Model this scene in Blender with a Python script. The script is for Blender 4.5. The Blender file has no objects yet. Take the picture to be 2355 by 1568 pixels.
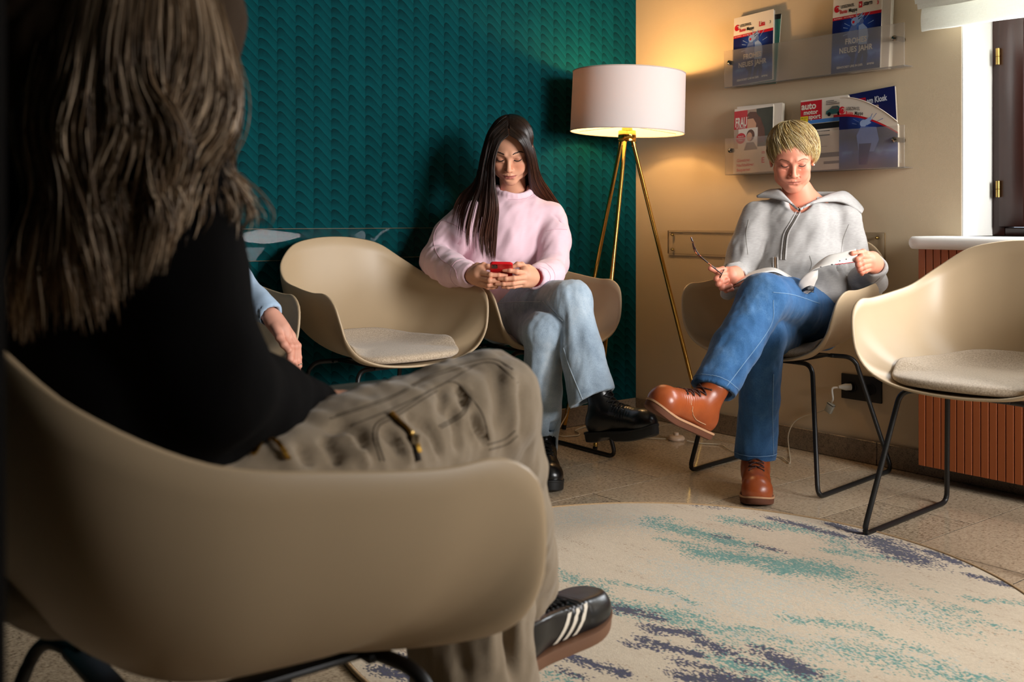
import bpy, bmesh, math, random
import numpy as np
from mathutils import Vector, Matrix
from mathutils.bvhtree import BVHTree

random.seed(7); RNG = np.random.default_rng(11)
SC = bpy.context.scene
COL = SC.collection
FPX, CX, HOR, EYE = 2400.0, 1177.5, 505.0, 0.88      # focal length in pixels (2355x1568), principal column, horizon row, eye height

# ---------------------------------------------------------------- camera
cam = bpy.data.cameras.new('camera'); camo = bpy.data.objects.new('camera', cam); COL.objects.link(camo)
camo.location = (0, 0, EYE); camo.rotation_euler = (math.pi/2, 0, 0)
cam.sensor_width = 36.0; cam.lens = FPX/2355*36.0
cam.shift_y = (HOR-784.0)/2355.0
cam.dof.use_dof = True; cam.dof.focus_distance = 3.6; cam.dof.aperture_fstop = 6.3
cam.clip_start = 0.05
SC.camera = camo

# ---------------------------------------------------------------- room frame: teal wall runs along A, beige wall runs along -B
A2 = Vector((0.7810, 0.6245)); A2.normalize(); B2 = Vector((-A2.y, A2.x))
CORNER = Vector((0.557, 4.690))
ANG_BACK = math.atan2(A2.y, A2.x)                 # things on / along the teal wall face local -Y
ANG_RIGHT = math.atan2(-B2.y, -B2.x)              # things on / along the beige wall face local -Y
def room(x, y, z=0.0):
    p = CORNER + A2*x + B2*y
    return Vector((p.x, p.y, z))

# ---------------------------------------------------------------- world, daylight, exposure
world = bpy.data.worlds.new('sky'); SC.world = world; world.use_nodes = True
wn = world.node_tree; wb = wn.nodes['Background']
wb.inputs[0].default_value = (0.75, 0.85, 1.0, 1); wb.inputs[1].default_value = 1.0
def area(name, loc, direction, sx, sy, power, color, spread=180):
    l = bpy.data.lights.new(name, 'AREA'); l.shape = 'RECTANGLE'; l.size = sx; l.size_y = sy
    l.energy = power; l.color = color; l.spread = math.radians(spread)
    o = bpy.data.objects.new(name, l); COL.objects.link(o); o.location = loc
    o.rotation_euler = Vector(direction).to_track_quat('-Z', 'Z').to_euler()
    return o
# daylight: a wide window in the wall behind the viewer, and the window of the beige wall
area('daylight_window_front', room(-0.72, -4.98, 1.66), (-0.60, 0.80, -0.11), 1.25, 1.45, 82, (1.0, 0.98, 0.965), 107)
area('daylight_window_right', room(0.08, -2.12, 1.35), (-A2.x, -A2.y, -0.05), 1.05, 0.95, 40, (0.93, 0.97, 1.0))
SC.view_settings.view_transform = 'Standard'; SC.view_settings.look = 'None'
SC.view_settings.gamma = 1.0; SC.view_settings.use_curve_mapping = False
SC.view_settings.exposure = 0.0

# ---------------------------------------------------------------- helpers
def P(u, v, d):
    """world point at distance d in front of the eye, read from the photograph's own columns and rows"""
    return Vector(((u-CX)/FPX*d, d, EYE-(v-HOR)/FPX*d))
def floor_at(u, v, z=0.0):
    d = FPX*(EYE-z)/(v-HOR); return Vector(((u-CX)/FPX*d, d, z))
def on_right(u, v, o):
    """(t, z) on a plane o metres in front of the beige wall"""
    k = (u-CX)/FPX
    t = (k*(CORNER.y-A2.y*o)-CORNER.x+A2.x*o)/(-B2.x+B2.y*k)
    Y = CORNER.y-B2.y*t-A2.y*o
    return t, EYE-(v-HOR)/FPX*Y
def on_back(u, v, o):
    k = (u-CX)/FPX       # point = CORNER + A*x - B*o
    x = (k*(CORNER.y-B2.y*o)-CORNER.x+B2.x*o)/(A2.x-A2.y*k)
    Y = CORNER.y+A2.y*x-B2.y*o
    return x, EYE-(v-HOR)/FPX*Y

def lin(r, g, b):
    f = lambda c: (c/255)/12.92 if c/255 <= .04045 else ((c/255+.055)/1.055)**2.4
    return (f(r), f(g), f(b), 1.0)

class M:      # small node builder
    def __init__(s, name):
        s.m = bpy.data.materials.new(name); s.m.use_nodes = True
        s.t = s.m.node_tree; s.n = s.t.nodes; s.b = s.n['Principled BSDF']; s.out = s.n['Material Output']
    def node(s, typ, ins=None, **kw):
        n = s.n.new(typ)
        for k, v in kw.items(): setattr(n, k, v)
        for k, v in (ins or {}).items(): s.set(n.inputs[k], v)
        return n
    def set(s, sock, v):
        if isinstance(v, bpy.types.NodeSocket): s.t.links.new(v, sock)
        elif isinstance(v, bpy.types.Node): s.t.links.new(v.outputs[0], sock)
        else: sock.default_value = v
    def p(s, **kw):
        names = dict(base='Base Color', rough='Roughness', metal='Metallic', spec='Specular IOR Level', sss='Subsurface Weight',
                     sheen='Sheen Weight', coat='Coat Weight', normal='Normal', trans='Transmission Weight', ior='IOR', alpha='Alpha',
                     emit='Emission Color', estr='Emission Strength', crough='Coat Roughness', aniso='Anisotropic', srough='Sheen Roughness')
        for k, v in kw.items(): s.set(s.b.inputs[names[k]], v)
        return s
    def math(s, op, a, b=0.0, c=None, clamp=False):
        n = s.n.new('ShaderNodeMath'); n.operation = op; n.use_clamp = clamp
        s.set(n.inputs[0], a); s.set(n.inputs[1], b)
        if c is not None: s.set(n.inputs[2], c)
        return n.outputs[0]
    def mix(s, f, a, b, mode='MIX'):
        n = s.n.new('ShaderNodeMix'); n.data_type = 'RGBA'; n.blend_type = mode; n.clamp_factor = True
        s.set(n.inputs[0], f); s.set(n.inputs[6], a); s.set(n.inputs[7], b)
        return n.outputs[2]
    def noise(s, scale, vec=None, detail=3.0, rough=0.55, dist=0.0):
        n = s.n.new('ShaderNodeTexNoise'); n.inputs['Scale'].default_value = scale
        n.inputs['Detail'].default_value = detail; n.inputs['Roughness'].default_value = rough; n.inputs['Distortion'].default_value = dist
        if vec is not None: s.set(n.inputs['Vector'], vec)
        return n.outputs[0]
    def obj(s): return s.node('ShaderNodeTexCoord').outputs['Object']
    def pos(s): return s.node('ShaderNodeNewGeometry').outputs['Position']
    def scaled(s, vec, sc, rot=(0, 0, 0)):
        n = s.n.new('ShaderNodeMapping'); s.set(n.inputs['Vector'], vec)
        n.inputs['Scale'].default_value = sc; n.inputs['Rotation'].default_value = rot
        return n.outputs[0]
    def ramp(s, f, stops):
        n = s.n.new('ShaderNodeValToRGB'); s.set(n.inputs[0], f); e = n.color_ramp.elements
        while len(e) < len(stops): e.new(0.5)
        for i, (p_, c) in enumerate(stops): e[i].position = p_; e[i].color = c if len(c) == 4 else (*c, 1)
        return n.outputs[0]
    def bump(s, h, strength=0.3, dist=0.01):
        n = s.n.new('ShaderNodeBump'); n.inputs['Strength'].default_value = strength; n.inputs['Distance'].default_value = dist
        s.set(n.inputs['Height'], h); return n.outputs[0]
    def col(s): 
        n = s.n.new('ShaderNodeVertexColor'); n.layer_name = 'Col'; return n.outputs[0]

_simple = {}
def simple(name, rgb, rough=0.5, metal=0.0, spec=0.5, var=0.08, vscale=40.0, bump=0.0, bscale=200.0, **kw):
    """procedural material: one colour broken up by noise"""
    if name in _simple: return _simple[name]
    m = M(name); c = lin(*rgb); d = tuple(x*(1-var*2) for x in c[:3])+(1,)
    n = m.noise(vscale, m.obj())
    m.p(base=m.mix(n, c, d), rough=rough, metal=metal, spec=spec, **kw)
    if bump: m.p(normal=m.bump(m.noise(bscale, m.obj()), bump, 0.002))
    _simple[name] = m.m
    return m.m

def link(o, parent=None):
    COL.objects.link(o)
    if parent is not None: o.parent = parent
    return o
def tag(o, label=None, cat=None, group=None, kind=None):
    if label: o['label'] = label
    if cat: o['category'] = cat
    if group: o['group'] = group
    if kind: o['kind'] = kind
    return o
def empty(name, loc=(0, 0, 0), rz=0.0):
    o = bpy.data.objects.new(name, None); o.empty_display_size = 0.1; o.location = loc; o.rotation_euler = (0, 0, rz)
    return link(o)
def mesh_np(name, V, F, smooth=True):
    """F: (n,k) int array or list of tuples"""
    me = bpy.data.meshes.new(name)
    if isinstance(F, np.ndarray):
        k = F.shape[1]; V = np.asarray(V, np.float32)
        me.vertices.add(len(V)); me.vertices.foreach_set('co', V.ravel())
        me.loops.add(F.size); me.loops.foreach_set('vertex_index', F.ravel().astype(np.int32))
        me.polygons.add(len(F)); me.polygons.foreach_set('loop_start', np.arange(0, F.size, k, dtype=np.int32))
        me.polygons.foreach_set('loop_total', np.full(len(F), k, np.int32))
        me.update(calc_edges=True); me.validate()
    else:
        me.from_pydata([tuple(v) for v in V], [], F); me.update()
    if smooth: me.polygons.foreach_set('use_smooth', np.ones(len(me.polygons), bool))
    return me
def mesh_obj(name, V, F, mat, parent=None, smooth=True, loc=None, rot=None, colors=None):
    me = mesh_np(name, V, F, smooth)
    if mat is not None:
        for m_ in (mat if isinstance(mat, (list, tuple)) else [mat]): me.materials.append(m_)
    if colors is not None:
        ca = me.color_attributes.new('Col', 'FLOAT_COLOR', 'POINT')
        c4 = np.ones((len(me.vertices), 4), np.float32); c4[:, :3] = np.asarray(colors)[:, :3]
        ca.data.foreach_set('color', c4.ravel())
    o = bpy.data.objects.new(name, me)
    if loc is not None: o.location = loc
    if rot is not None: o.rotation_euler = rot
    return link(o, parent)
def bm_obj(name, bm, mat, parent=None, smooth=False, loc=None, rot=None, angle=35):
    me = bpy.data.meshes.new(name); bm.to_mesh(me); bm.free()
    for m_ in (mat if isinstance(mat, (list, tuple)) else [mat]): me.materials.append(m_)
    if smooth:
        me.polygons.foreach_set('use_smooth', np.ones(len(me.polygons), bool))
        me.set_sharp_from_angle(angle=math.radians(angle))
    o = bpy.data.objects.new(name, me)
    if loc is not None: o.location = loc
    if rot is not None: o.rotation_euler = rot
    return link(o, parent)
def add_box(bm, lo, hi, bevel=0.0, mi=0, seg=2, mat4=None):
    lo, hi = Vector(lo), Vector(hi)
    r = bmesh.ops.create_cube(bm, size=1.0)
    vs = r['verts']
    for v in vs: v.co = Vector(((v.co.x+.5)*(hi.x-lo.x)+lo.x, (v.co.y+.5)*(hi.y-lo.y)+lo.y, (v.co.z+.5)*(hi.z-lo.z)+lo.z))
    fs = set(f for v in vs for f in v.link_faces)
    if bevel > 0:
        es = list(set(e for v in vs for e in v.link_edges))
        rr = bmesh.ops.bevel(bm, geom=es, offset=bevel, segments=seg, affect='EDGES', profile=0.5)
        fs |= set(rr['faces']); vs = list(set(v for f in fs if f.is_valid for v in f.verts))
    for f in fs:
        if f.is_valid: f.material_index = mi
    if mat4 is not None:
        for v in set(v for f in fs if f.is_valid for v in f.verts): v.co = mat4 @ v.co
    return bm
def box_obj(name, lo, hi, mat, parent=None, bevel=0.0, loc=None, rot=None):
    bm = bmesh.new(); add_box(bm, lo, hi, bevel); return bm_obj(name, bm, mat, parent, bevel > 0, loc, rot)
def lathe(prof, seg=32, axis_z=True):
    """prof: [(r,z)...] -> V,F list"""
    V, F = [], []
    for r, z in prof:
        for i in range(seg):
            a = 2*math.pi*i/seg; V.append((r*math.cos(a), r*math.sin(a), z))
    for j in range(len(prof)-1):
        for i in range(seg):
            F.append((j*seg+i, j*seg+(i+1) % seg, (j+1)*seg+(i+1) % seg, (j+1)*seg+i))
    return V, F
def lathe_obj(name, prof, mat, parent=None, seg=32, loc=None, rot=None, angle=40):
    V, F = lathe(prof, seg); o = mesh_obj(name, V, F, mat, parent, True, loc, rot)
    o.data.set_sharp_from_angle(angle=math.radians(angle)); return o
def catmull(pts, n=8, closed=False):
    p = np.array([tuple(q) for q in pts], float); N = len(p)
    if closed: idx = lambda i: p[i % N]
    else: idx = lambda i: p[i] if 0 <= i < N else (2*p[0]-p[1] if i < 0 else 2*p[-1]-p[-2])
    out = []
    for i in range(N if closed else N-1):
        a, b, c, d = idx(i-1), idx(i), idx(i+1), idx(i+2)
        for k in range(n):
            t = k/n
            out.append(0.5*((2*b)+(c-a)*t+(2*a-5*b+4*c-d)*t*t+(3*b-a-3*c+d)*t**3))
    if not closed: out.append(p[-1])
    return np.array(out)
def resample(p, n):
    p = np.asarray(p, float); s = np.r_[0, np.cumsum(np.linalg.norm(np.diff(p, axis=0), axis=1))]
    q = np.linspace(0, s[-1], n); return np.stack([np.interp(q, s, p[:, i]) for i in range(p.shape[1])], 1)
def tubes(paths, radii, sides=3, flat=None):
    """paths (N,K,3), radii (N,K) or (K,) -> V, F(quads); all strands of one call in one mesh"""
    Pp = np.asarray(paths, np.float32); N, K, _ = Pp.shape
    R = np.broadcast_to(np.asarray(radii, np.float32), (N, K))
    T = np.gradient(Pp, axis=1); T /= np.linalg.norm(T, axis=2, keepdims=True)+1e-9
    up = np.where(np.abs(T[..., 2:3]) > .92, np.array([1., 0.2, 0]), np.array([0, 0, 1.]))
    if K > 1: up = np.broadcast_to(up[:, :1] if N > 40 else up, up.shape)
    U = np.cross(T, up); U /= np.linalg.norm(U, axis=2, keepdims=True)+1e-9
    W = np.cross(T, U)
    # keep frames from flipping
    for k in range(1, K):
        s = np.sign((U[:, k]*U[:, k-1]).sum(1, keepdims=True)); s[s == 0] = 1
        U[:, k] *= s; W[:, k] *= s
    a = np.arange(sides)*2*np.pi/sides
    f2 = 1.0 if flat is None else flat
    V = Pp[:, :, None]+R[:, :, None, None]*(np.cos(a)[None, None, :, None]*U[:, :, None]+f2*np.sin(a)[None, None, :, None]*W[:, :, None])
    V = V.reshape(-1, 3)
    i = np.arange(N)[:, None, None]*K*sides; k = np.arange(K-1)[None, :, None]*sides; s = np.arange(sides)[None, None, :]
    s2 = (s+1) % sides
    F = np.stack(np.broadcast_arrays(i+k+s, i+k+s2, i+k+sides+s2, i+k+sides+s), -1).reshape(-1, 4)
    return V, F
def tube_obj(name, pts, r, mat, parent=None, sides=10, loc=None, caps=True, n=None):
    p = np.array([tuple(q) for q in pts], float)
    if n: p = resample(p, n)
    rad = np.full(len(p), r) if np.isscalar(r) else np.asarray(r)
    V, F = tubes(p[None], rad[None], sides)
    F = [tuple(f) for f in F]
    if caps:
        K = len(p); F.append(tuple(range(sides-1, -1, -1))); F.append(tuple(range((K-1)*sides, K*sides)))
    o = mesh_obj(name, V, F, mat, parent, True, loc)
    o.data.set_sharp_from_angle(angle=math.radians(50)); return o
def fillet(pts, r, n=6):
    """polyline with rounded corners"""
    p = [Vector(q) for q in pts]; out = [p[0]]
    for i in range(1, len(p)-1):
        a, b, c = p[i-1], p[i], p[i+1]
        d1, d2 = (a-b), (c-b); rr = min(r, d1.length*.49, d2.length*.49)
        q1, q2 = b+d1.normalized()*rr, b+d2.normalized()*rr
        for k in range(n+1):
            t = k/n; out.append(q1*(1-t)**2+b*2*t*(1-t)+q2*t*t)
    out.append(p[-1]); return out
_FONTMESH = {}
def text_obj(name, body, size, x, z, mat, parent, y=-0.0006, bold=0.0, sx=1.0, align='LEFT', roll=0.0, shear=0.0, space=1.0):
    c = bpy.data.curves.new(name, 'FONT'); c.body = body; c.size = size; c.offset = bold*size; c.align_x = align
    c.extrude = 0.0001; c.shear = shear; c.space_character = space; c.resolution_u = 3
    o = bpy.data.objects.new(name, c); COL.objects.link(o)
    dg = bpy.context.evaluated_depsgraph_get(); me = bpy.data.meshes.new_from_object(o.evaluated_get(dg))
    bpy.data.objects.remove(o); bpy.data.curves.remove(c)
    me.name = name; me.materials.clear(); me.materials.append(mat)
    o = bpy.data.objects.new(name, me); link(o, parent)
    o.location = (x, y, z); o.rotation_euler = (math.pi/2, -math.radians(roll), 0); o.scale = (sx, 1, 1)
    return o
# ---------------------------------------------------------------- room materials
def wallpaper_mat():
    m = M('feather_wallpaper'); o = m.obj()
    sep = m.node('ShaderNodeSeparateXYZ', {0: o}); x, z = sep.outputs[0], sep.outputs[2]
    w, h = 0.070, 0.0362
    xc = m.math('DIVIDE', x, w); i = m.math('FLOOR', xc); u = m.math('SUBTRACT', xc, i)
    par = m.math('ABSOLUTE', m.math('MODULO', i, 2.0))
    u0 = m.math('MULTIPLY_ADD', par, -0.22, 0.60)
    q1 = m.math('SUBTRACT', 1.0, m.math('DIVIDE', u, u0), clamp=True)
    arc = m.math('SUBTRACT', 1.0, m.math('SQRT', m.math('SUBTRACT', 1.0, m.math('MULTIPLY', q1, q1), clamp=True)))
    wn = m.node('ShaderNodeTexWhiteNoise', {'W': i}, noise_dimensions='1D').outputs[0]
    zt = m.math('MULTIPLY_ADD', u, 0.94*w, z)
    zt = m.math('MULTIPLY_ADD', arc, 0.034, zt)
    q = m.math('ADD', m.math('DIVIDE', zt, h), m.math('MULTIPLY', wn, 3.0))
    q = m.math('ADD', q, m.math('MULTIPLY', m.math('SUBTRACT', m.noise(22.0, o, 1.0), 0.5), 0.16))
    t = m.math('FRACT', q); row = m.math('FLOOR', q)
    wr = m.node('ShaderNodeTexWhiteNoise', {'Vector': m.node('ShaderNodeCombineXYZ', {0: i, 1: row}).outputs[0]}, noise_dimensions='2D').outputs[0]
    head = m.math('MULTIPLY', m.math('SUBTRACT', 1.0, m.math('DIVIDE', u, m.math('MULTIPLY_ADD', par, -0.25, 0.80)), clamp=True), m.math('MULTIPLY_ADD', t, 0.75, 0.25))
    v = m.math('SUBTRACT', m.math('MULTIPLY_ADD', m.math('SUBTRACT', 1.0, t), 0.42, 0.42), m.math('MULTIPLY', head, 0.55))
    v = m.math('MULTIPLY_ADD', wr, 0.14, v)
    v = m.math('MULTIPLY_ADD', m.math('SUBTRACT', m.noise(60.0, o, 4.0), 0.5), 0.35, v)
    edge = m.math('GREATER_THAN', t, 0.90)
    v = m.math('SUBTRACT', v, m.math('MULTIPLY', edge, 0.16), clamp=True)
    c = m.ramp(v, [(0.0, lin(0, 33, 36)), (0.45, lin(0, 49, 53)), (1.0, lin(0, 66, 70))])
    hgt = m.math('MULTIPLY_ADD', m.math('SUBTRACT', 1.0, t), 0.7, m.math('MULTIPLY', m.noise(400.0, o, 2.0), 0.25))
    m.p(base=c, rough=0.8, spec=0.06, normal=m.bump(hgt, 0.22, 0.004)); return m.m
def beige_mat():
    m = M('beige_wall_paint'); o = m.pos()
    n1 = m.noise(3.0, o, 2.0); n2 = m.noise(330.0, o, 3.0)
    m.p(base=m.mix(n1, lin(203, 184, 155), lin(196, 176, 146)), rough=0.75, spec=0.25, normal=m.bump(n2, 0.30, 0.002)); return m.m
def tile_mat(name, light, dark, rough, streak=True):
    m = M(name); g = m.pos()
    rot = m.scaled(g, (1, 1, 1), (0, 0, 0))
    v1 = m.scaled(g, (110, 380, 300), (0, 0, 0.2)); a = m.noise(1.0, v1, 3.0, 0.7)
    v2 = m.scaled(g, (60, 60, 60)); b = m.noise(1.0, v2, 4.0, 0.7)
    oi = m.node('ShaderNodeObjectInfo').outputs['Random']
    f = m.math('MULTIPLY_ADD', a, 0.9, m.math('MULTIPLY', b, 0.35))
    f = m.math('MULTIPLY_ADD', oi, 0.06, f)
    c = m.ramp(f, [(0.50, dark), (0.62, tuple(x*.7+y*.3 for x, y in zip(light, dark))), (0.76, light)])
    m.p(base=c, rough=m.math('MULTIPLY_ADD', b, 0.08, rough), spec=0.5); return m.m
MAT_TEAL = wallpaper_mat(); MAT_BEIGE = beige_mat()
MAT_TILE = tile_mat('speckled_granite_tile', lin(204, 184, 156), lin(88, 68, 48), 0.05)
MAT_SKIRT = tile_mat('granite_skirting', lin(140, 122, 100), lin(72, 60, 46), 0.35)
MAT_GROUT = simple('tile_joint', (34, 26, 19), 0.9, var=0.1)
MAT_WHITE = simple('white_paint', (226, 224, 218), 0.5, var=0.02, vscale=8)
MAT_CEIL = simple('ceiling_paint', (150, 142, 130), 0.8, var=0.02, vscale=4)
MAT_DARKWOOD = None

# ---------------------------------------------------------------- floor of half-bond granite tiles
fl = box_obj('floor', (-4.8, -5.2, -0.06), (0.1, 0.1, -0.0009), MAT_GROUT, loc=(CORNER.x, CORNER.y, 0), rot=(0, 0, ANG_BACK)); tag(fl, kind='structure')
bm = bmesh.new(); add_box(bm, (0.0016, 0.0016, -0.012), (0.6244, 0.3101, 0), 0.0003, seg=1)
tile_me = bpy.data.meshes.new('tile'); bm.to_mesh(tile_me); bm.free(); tile_me.materials.append(MAT_TILE)
for r in range(-14, 3):
    y0 = -0.855+0.3117*r
    off = -0.44 if r % 2 else -0.753      # row -1 (-1.167..-0.855) starts at -0.44
    for k in range(-8, 2):
        x0 = off+0.626*k
        if x0 > -0.05 or y0 > -0.05 or x0 < -5.0: continue
        t = bpy.data.objects.new('tile', tile_me); link(t, fl); t.location = (x0, y0, random.uniform(-0.0004, 0.0))
# ---------------------------------------------------------------- walls and ceiling
wb_ = box_obj('wall_back', (-4.8, 0, 0), (0.18, 0.18, 2.62), MAT_TEAL, loc=(CORNER.x, CORNER.y, 0), rot=(0, 0, ANG_BACK)); tag(wb_, kind='structure')
# beige wall, local frame: X = t (towards the window), -Y = into the room
WIN = [(1.522, 2.72, 0.825, 1.98)]
bm = bmesh.new()
segs = [0.0, WIN[0][0], WIN[0][1], 5.3]
for i in range(3):
    if i % 2 == 0: add_box(bm, (segs[i], 0, 0), (segs[i+1], 0.30, 2.62))
    else:
        w_ = WIN[i//2]; add_box(bm, (w_[0], 0, 0), (w_[1], 0.30, w_[2])); add_box(bm, (w_[0], 0, w_[3]), (w_[1], 0.30, 2.62))
wr_ = bm_obj('wall_right', bm, MAT_BEIGE, loc=(CORNER.x, CORNER.y, 0), rot=(0, 0, ANG_RIGHT)); tag(wr_, kind='structure')
w3 = box_obj('wall_left', (-4.8, -5.2, 0), (-4.62, 0, 2.62), MAT_TEAL, loc=(CORNER.x, CORNER.y, 0), rot=(0, 0, ANG_BACK)); tag(w3, kind='structure')
bm = bmesh.new(); add_box(bm, (-4.62, -5.30, 0), (-1.36, -5.07, 2.62)); add_box(bm, (-.08, -5.30, 0), (0, -5.07, 2.62)); add_box(bm, (-1.36, -5.30, 0), (-.08, -5.07, 0.92)); add_box(bm, (-1.36, -5.30, 2.40), (-.08, -5.07, 2.62))
w4 = bm_obj('wall_front', bm, MAT_TEAL, loc=(CORNER.x, CORNER.y, 0), rot=(0, 0, ANG_BACK)); tag(w4, kind='structure')
ce = box_obj('ceiling', (-4.8, -5.25, 2.62), (0.3, 0.2, 2.72), MAT_CEIL, loc=(CORNER.x, CORNER.y, 0), rot=(0, 0, ANG_BACK)); tag(ce, kind='structure')
# skirting: granite strips in lengths
def skirting(name, length, rz, flip):
    root = box_obj(name, (-length if flip else 0, -0.008, 0), (0 if flip else length, 0, 0.080), MAT_GROUT, loc=(CORNER.x, CORNER.y, 0), rot=(0, 0, rz)); tag(root, kind='structure')
    bm = bmesh.new(); add_box(bm, (0.001, -0.014, 0.001), (0.600, -0.0082, 0.083), 0.002, seg=1)
    me = bpy.data.meshes.new('skirting_tile'); bm.to_mesh(me); bm.free(); me.materials.append(MAT_SKIRT)
    k = 0
    while (k+1)*0.601 <= length:
        o = bpy.data.objects.new('skirting_tile', me); link(o, root); o.location = (-(k+1)*0.601-0.012 if flip else k*0.601+0.012, 0, 0); k += 1
skirting('baseboard_back', 4.55, ANG_BACK, True); skirting('baseboard_right', 4.9, ANG_RIGHT, False)

# ---------------------------------------------------------------- the dark edge of the open door close to the camera, at the left
MAT_DOOR = simple('dark_door_varnish', (9, 7, 6), 0.9, spec=0.05, var=0.2)
rootd = bpy.data.objects.new('door_1', None); link(rootd); rootd.location = (-0.2503, 0.52, 0); rootd.rotation_euler = (0, 0, math.radians(173)); tag(rootd, kind='structure')
box_obj('door_leaf', (0, 0.0, 0.008), (0.86, 0.04, 2.05), MAT_DOOR, rootd, 0.004)
lathe_obj('door_handle', [(0.0, 0), (0.011, 0), (0.011, 0.12), (0.0, 0.12)], simple('door_handle_steel', (120, 118, 112), 0.3, 1.0), rootd, 16, (0.80, -0.035, 1.05), (0, -math.pi/2, 0))

# ---------------------------------------------------------------- window with white reveal, dark frame and sash
def wood_mat(name, c1, c2, rough=0.35, sc=(3, 60, 60), spec=0.5):
    m = M(name); o = m.obj(); v = m.scaled(o, sc); n = m.noise(1.0, v, 5.0, 0.6, 0.4); n2 = m.noise(7.0, o, 2.0)
    c = m.mix(m.math('MULTIPLY_ADD', n2, 0.3, m.math('MULTIPLY', n, 0.7)), c1, c2)
    m.p(base=c, rough=rough, spec=spec, normal=m.bump(n, 0.08, 0.002)); return m.m
MAT_DARKWOOD = wood_mat('dark_brown_window_wood', lin(58, 26, 18), lin(26, 11, 8), 0.32, (70, 70, 3))
m = M('window_glass'); m.t.nodes.remove(m.b)
tr = m.node('ShaderNodeBsdfTransparent', {0: (0.95, 0.97, 0.96, 1)}); gl = m.node('ShaderNodeBsdfGlossy', {0: (1, 1, 1, 1), 'Roughness': 0.02})
fr = m.node('ShaderNodeFresnel', {0: 1.45}); mx = m.node('ShaderNodeMixShader', {0: fr, 1: tr, 2: gl}); m.set(m.out.inputs[0], mx); MAT_GLASS = m.m
MAT_BRASS = simple('aged_brass', (168, 138, 78), 0.35, 1.0, var=0.12)
FR = dict(loc=(CORNER.x, CORNER.y, 0), rot=(0, 0, ANG_RIGHT))
def window(name, w_, depth, base=None, ang=None):
    t0, t1, z0, z1 = w_
    root = bpy.data.objects.new(name, None); link(root); root.location = base or FR['loc']; root.rotation_euler = (0, 0, ang) if ang is not None else FR['rot']; tag(root, kind='structure')
    bm = bmesh.new()   # white plaster reveal lining
    add_box(bm, (t0, 0.001, z0), (t0+0.006, 0.30, z1)); add_box(bm, (t1-0.006, 0.001, z0), (t1, 0.30, z1)); add_box(bm, (t0, 0.001, z1-0.006), (t1, 0.30, z1))
    bm_obj('reveal', bm, MAT_WHITE, root)
    bm = bmesh.new(); d0, d1 = depth, depth+0.07
    for a, b in (((t0+.006, d0, z0), (t0+.05, d1, z1)), ((t1-.05, d0, z0), (t1-.006, d1, z1)), ((t0+.05, d0, z0), (t1-.05, d1, z0+.028)), ((t0+.05, d0, z1-.05), (t1-.05, d1, z1-.006))):
        add_box(bm, a, b, 0.004)
    bm_obj('window_frame', bm, MAT_DARKWOOD, root, True)
    tm = (t0+t1)/2
    for a, b in ((t0+.035, tm-.003), (tm+.003, t1-.035)):
        bm = bmesh.new(); e0, e1 = depth-0.014, depth+0.05
        for lo, hi in (((a, e0, z0+.03), (a+.085, e1, z1-.03)), ((b-.085, e0, z0+.03), (b, e1, z1-.03)), ((a+.085, e0+.003, z0+.03), (b-.085, e1, z0+.11)), ((a+.085, e0+.003, z1-.12), (b-.085, e1, z1-.03)),
                       ((a+.085, e0+.012, z0+.11), (a+.10, e1, z1-.12)), ((b-.10, e0+.012, z0+.11), (b-.085, e1, z1-.12))):
            add_box(bm, lo, hi, 0.004)
        s = bm_obj('sash', bm, MAT_DARKWOOD, root, True)
        box_obj('pane', (a+.095, depth+.018, z0+.10), (b-.095, depth+.024, z1-.11), MAT_GLASS, s)
    for z in (z0+.16, z0+.615, z1-.1):
        lathe_obj('hinge', [(0, -.028), (.0075, -.028), (.0075, -.001), (.006, 0), (.0075, .001), (.0075, .028), (0, .028)], MAT_BRASS, root, 14, (t0+.036, depth-0.020, z))
    return root
window('window_1', WIN[0], 0.198)
window('window_2', (0.08, 1.36, 0.92, 2.40), 0.12, tuple(room(0, -5.07)), ANG_BACK+math.pi)
# sill: thick white board with a rounded nose over the radiator
tl, zs = on_right(2088, 560, 0.16)
bm = bmesh.new(); SILL_T0 = tl
prof = []
for k in range(9):
    a = math.pi/2+math.pi*k/8; prof.append((0.021*math.cos(a), 0.021*math.sin(a)))
yf = -0.175
pts = [(0.20, 0.021)]+[(yf+p[0], p[1]) for p in prof]+[(0.20, -0.021)]
zc = 0.825-0.021
def sill_outline(y, t_in):   # rounded front corner at the left end
    return t_in
n = len(pts); V = []; F = []
stations = [(-0.0, 0.055), (0.006, 0.030), (0.018, 0.012), (0.035, 0.003), (0.060, 0.0), (1.6, 0.0)]
for t_, back in stations:
    for (y, z) in pts:
        s = 1.0 if t_ > 0.02 else 0.72+0.28*(t_/0.02)
        V.append((SILL_T0+t_, (y+back if y < 0 else y), zc+z*s))
for j in range(len(stations)-1):
    for i in range(n): F.append((j*n+i, j*n+(i+1) % n, (j+1)*n+(i+1) % n, (j+1)*n+i))
F.append(tuple(range(n-1, -1, -1))); F.append(tuple((len(stations)-1)*n+i for i in range(n)))
sl = mesh_obj('trim_1', V, F, MAT_WHITE, None, True, FR['loc'], FR['rot']); sl.data.set_sharp_from_angle(angle=math.radians(40)); tag(sl, kind='structure')
bm = bmesh.new(); bm.from_mesh(sl.data); bmesh.ops.recalc_face_normals(bm, faces=bm.faces); bm.to_mesh(sl.data); bm.free()
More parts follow.
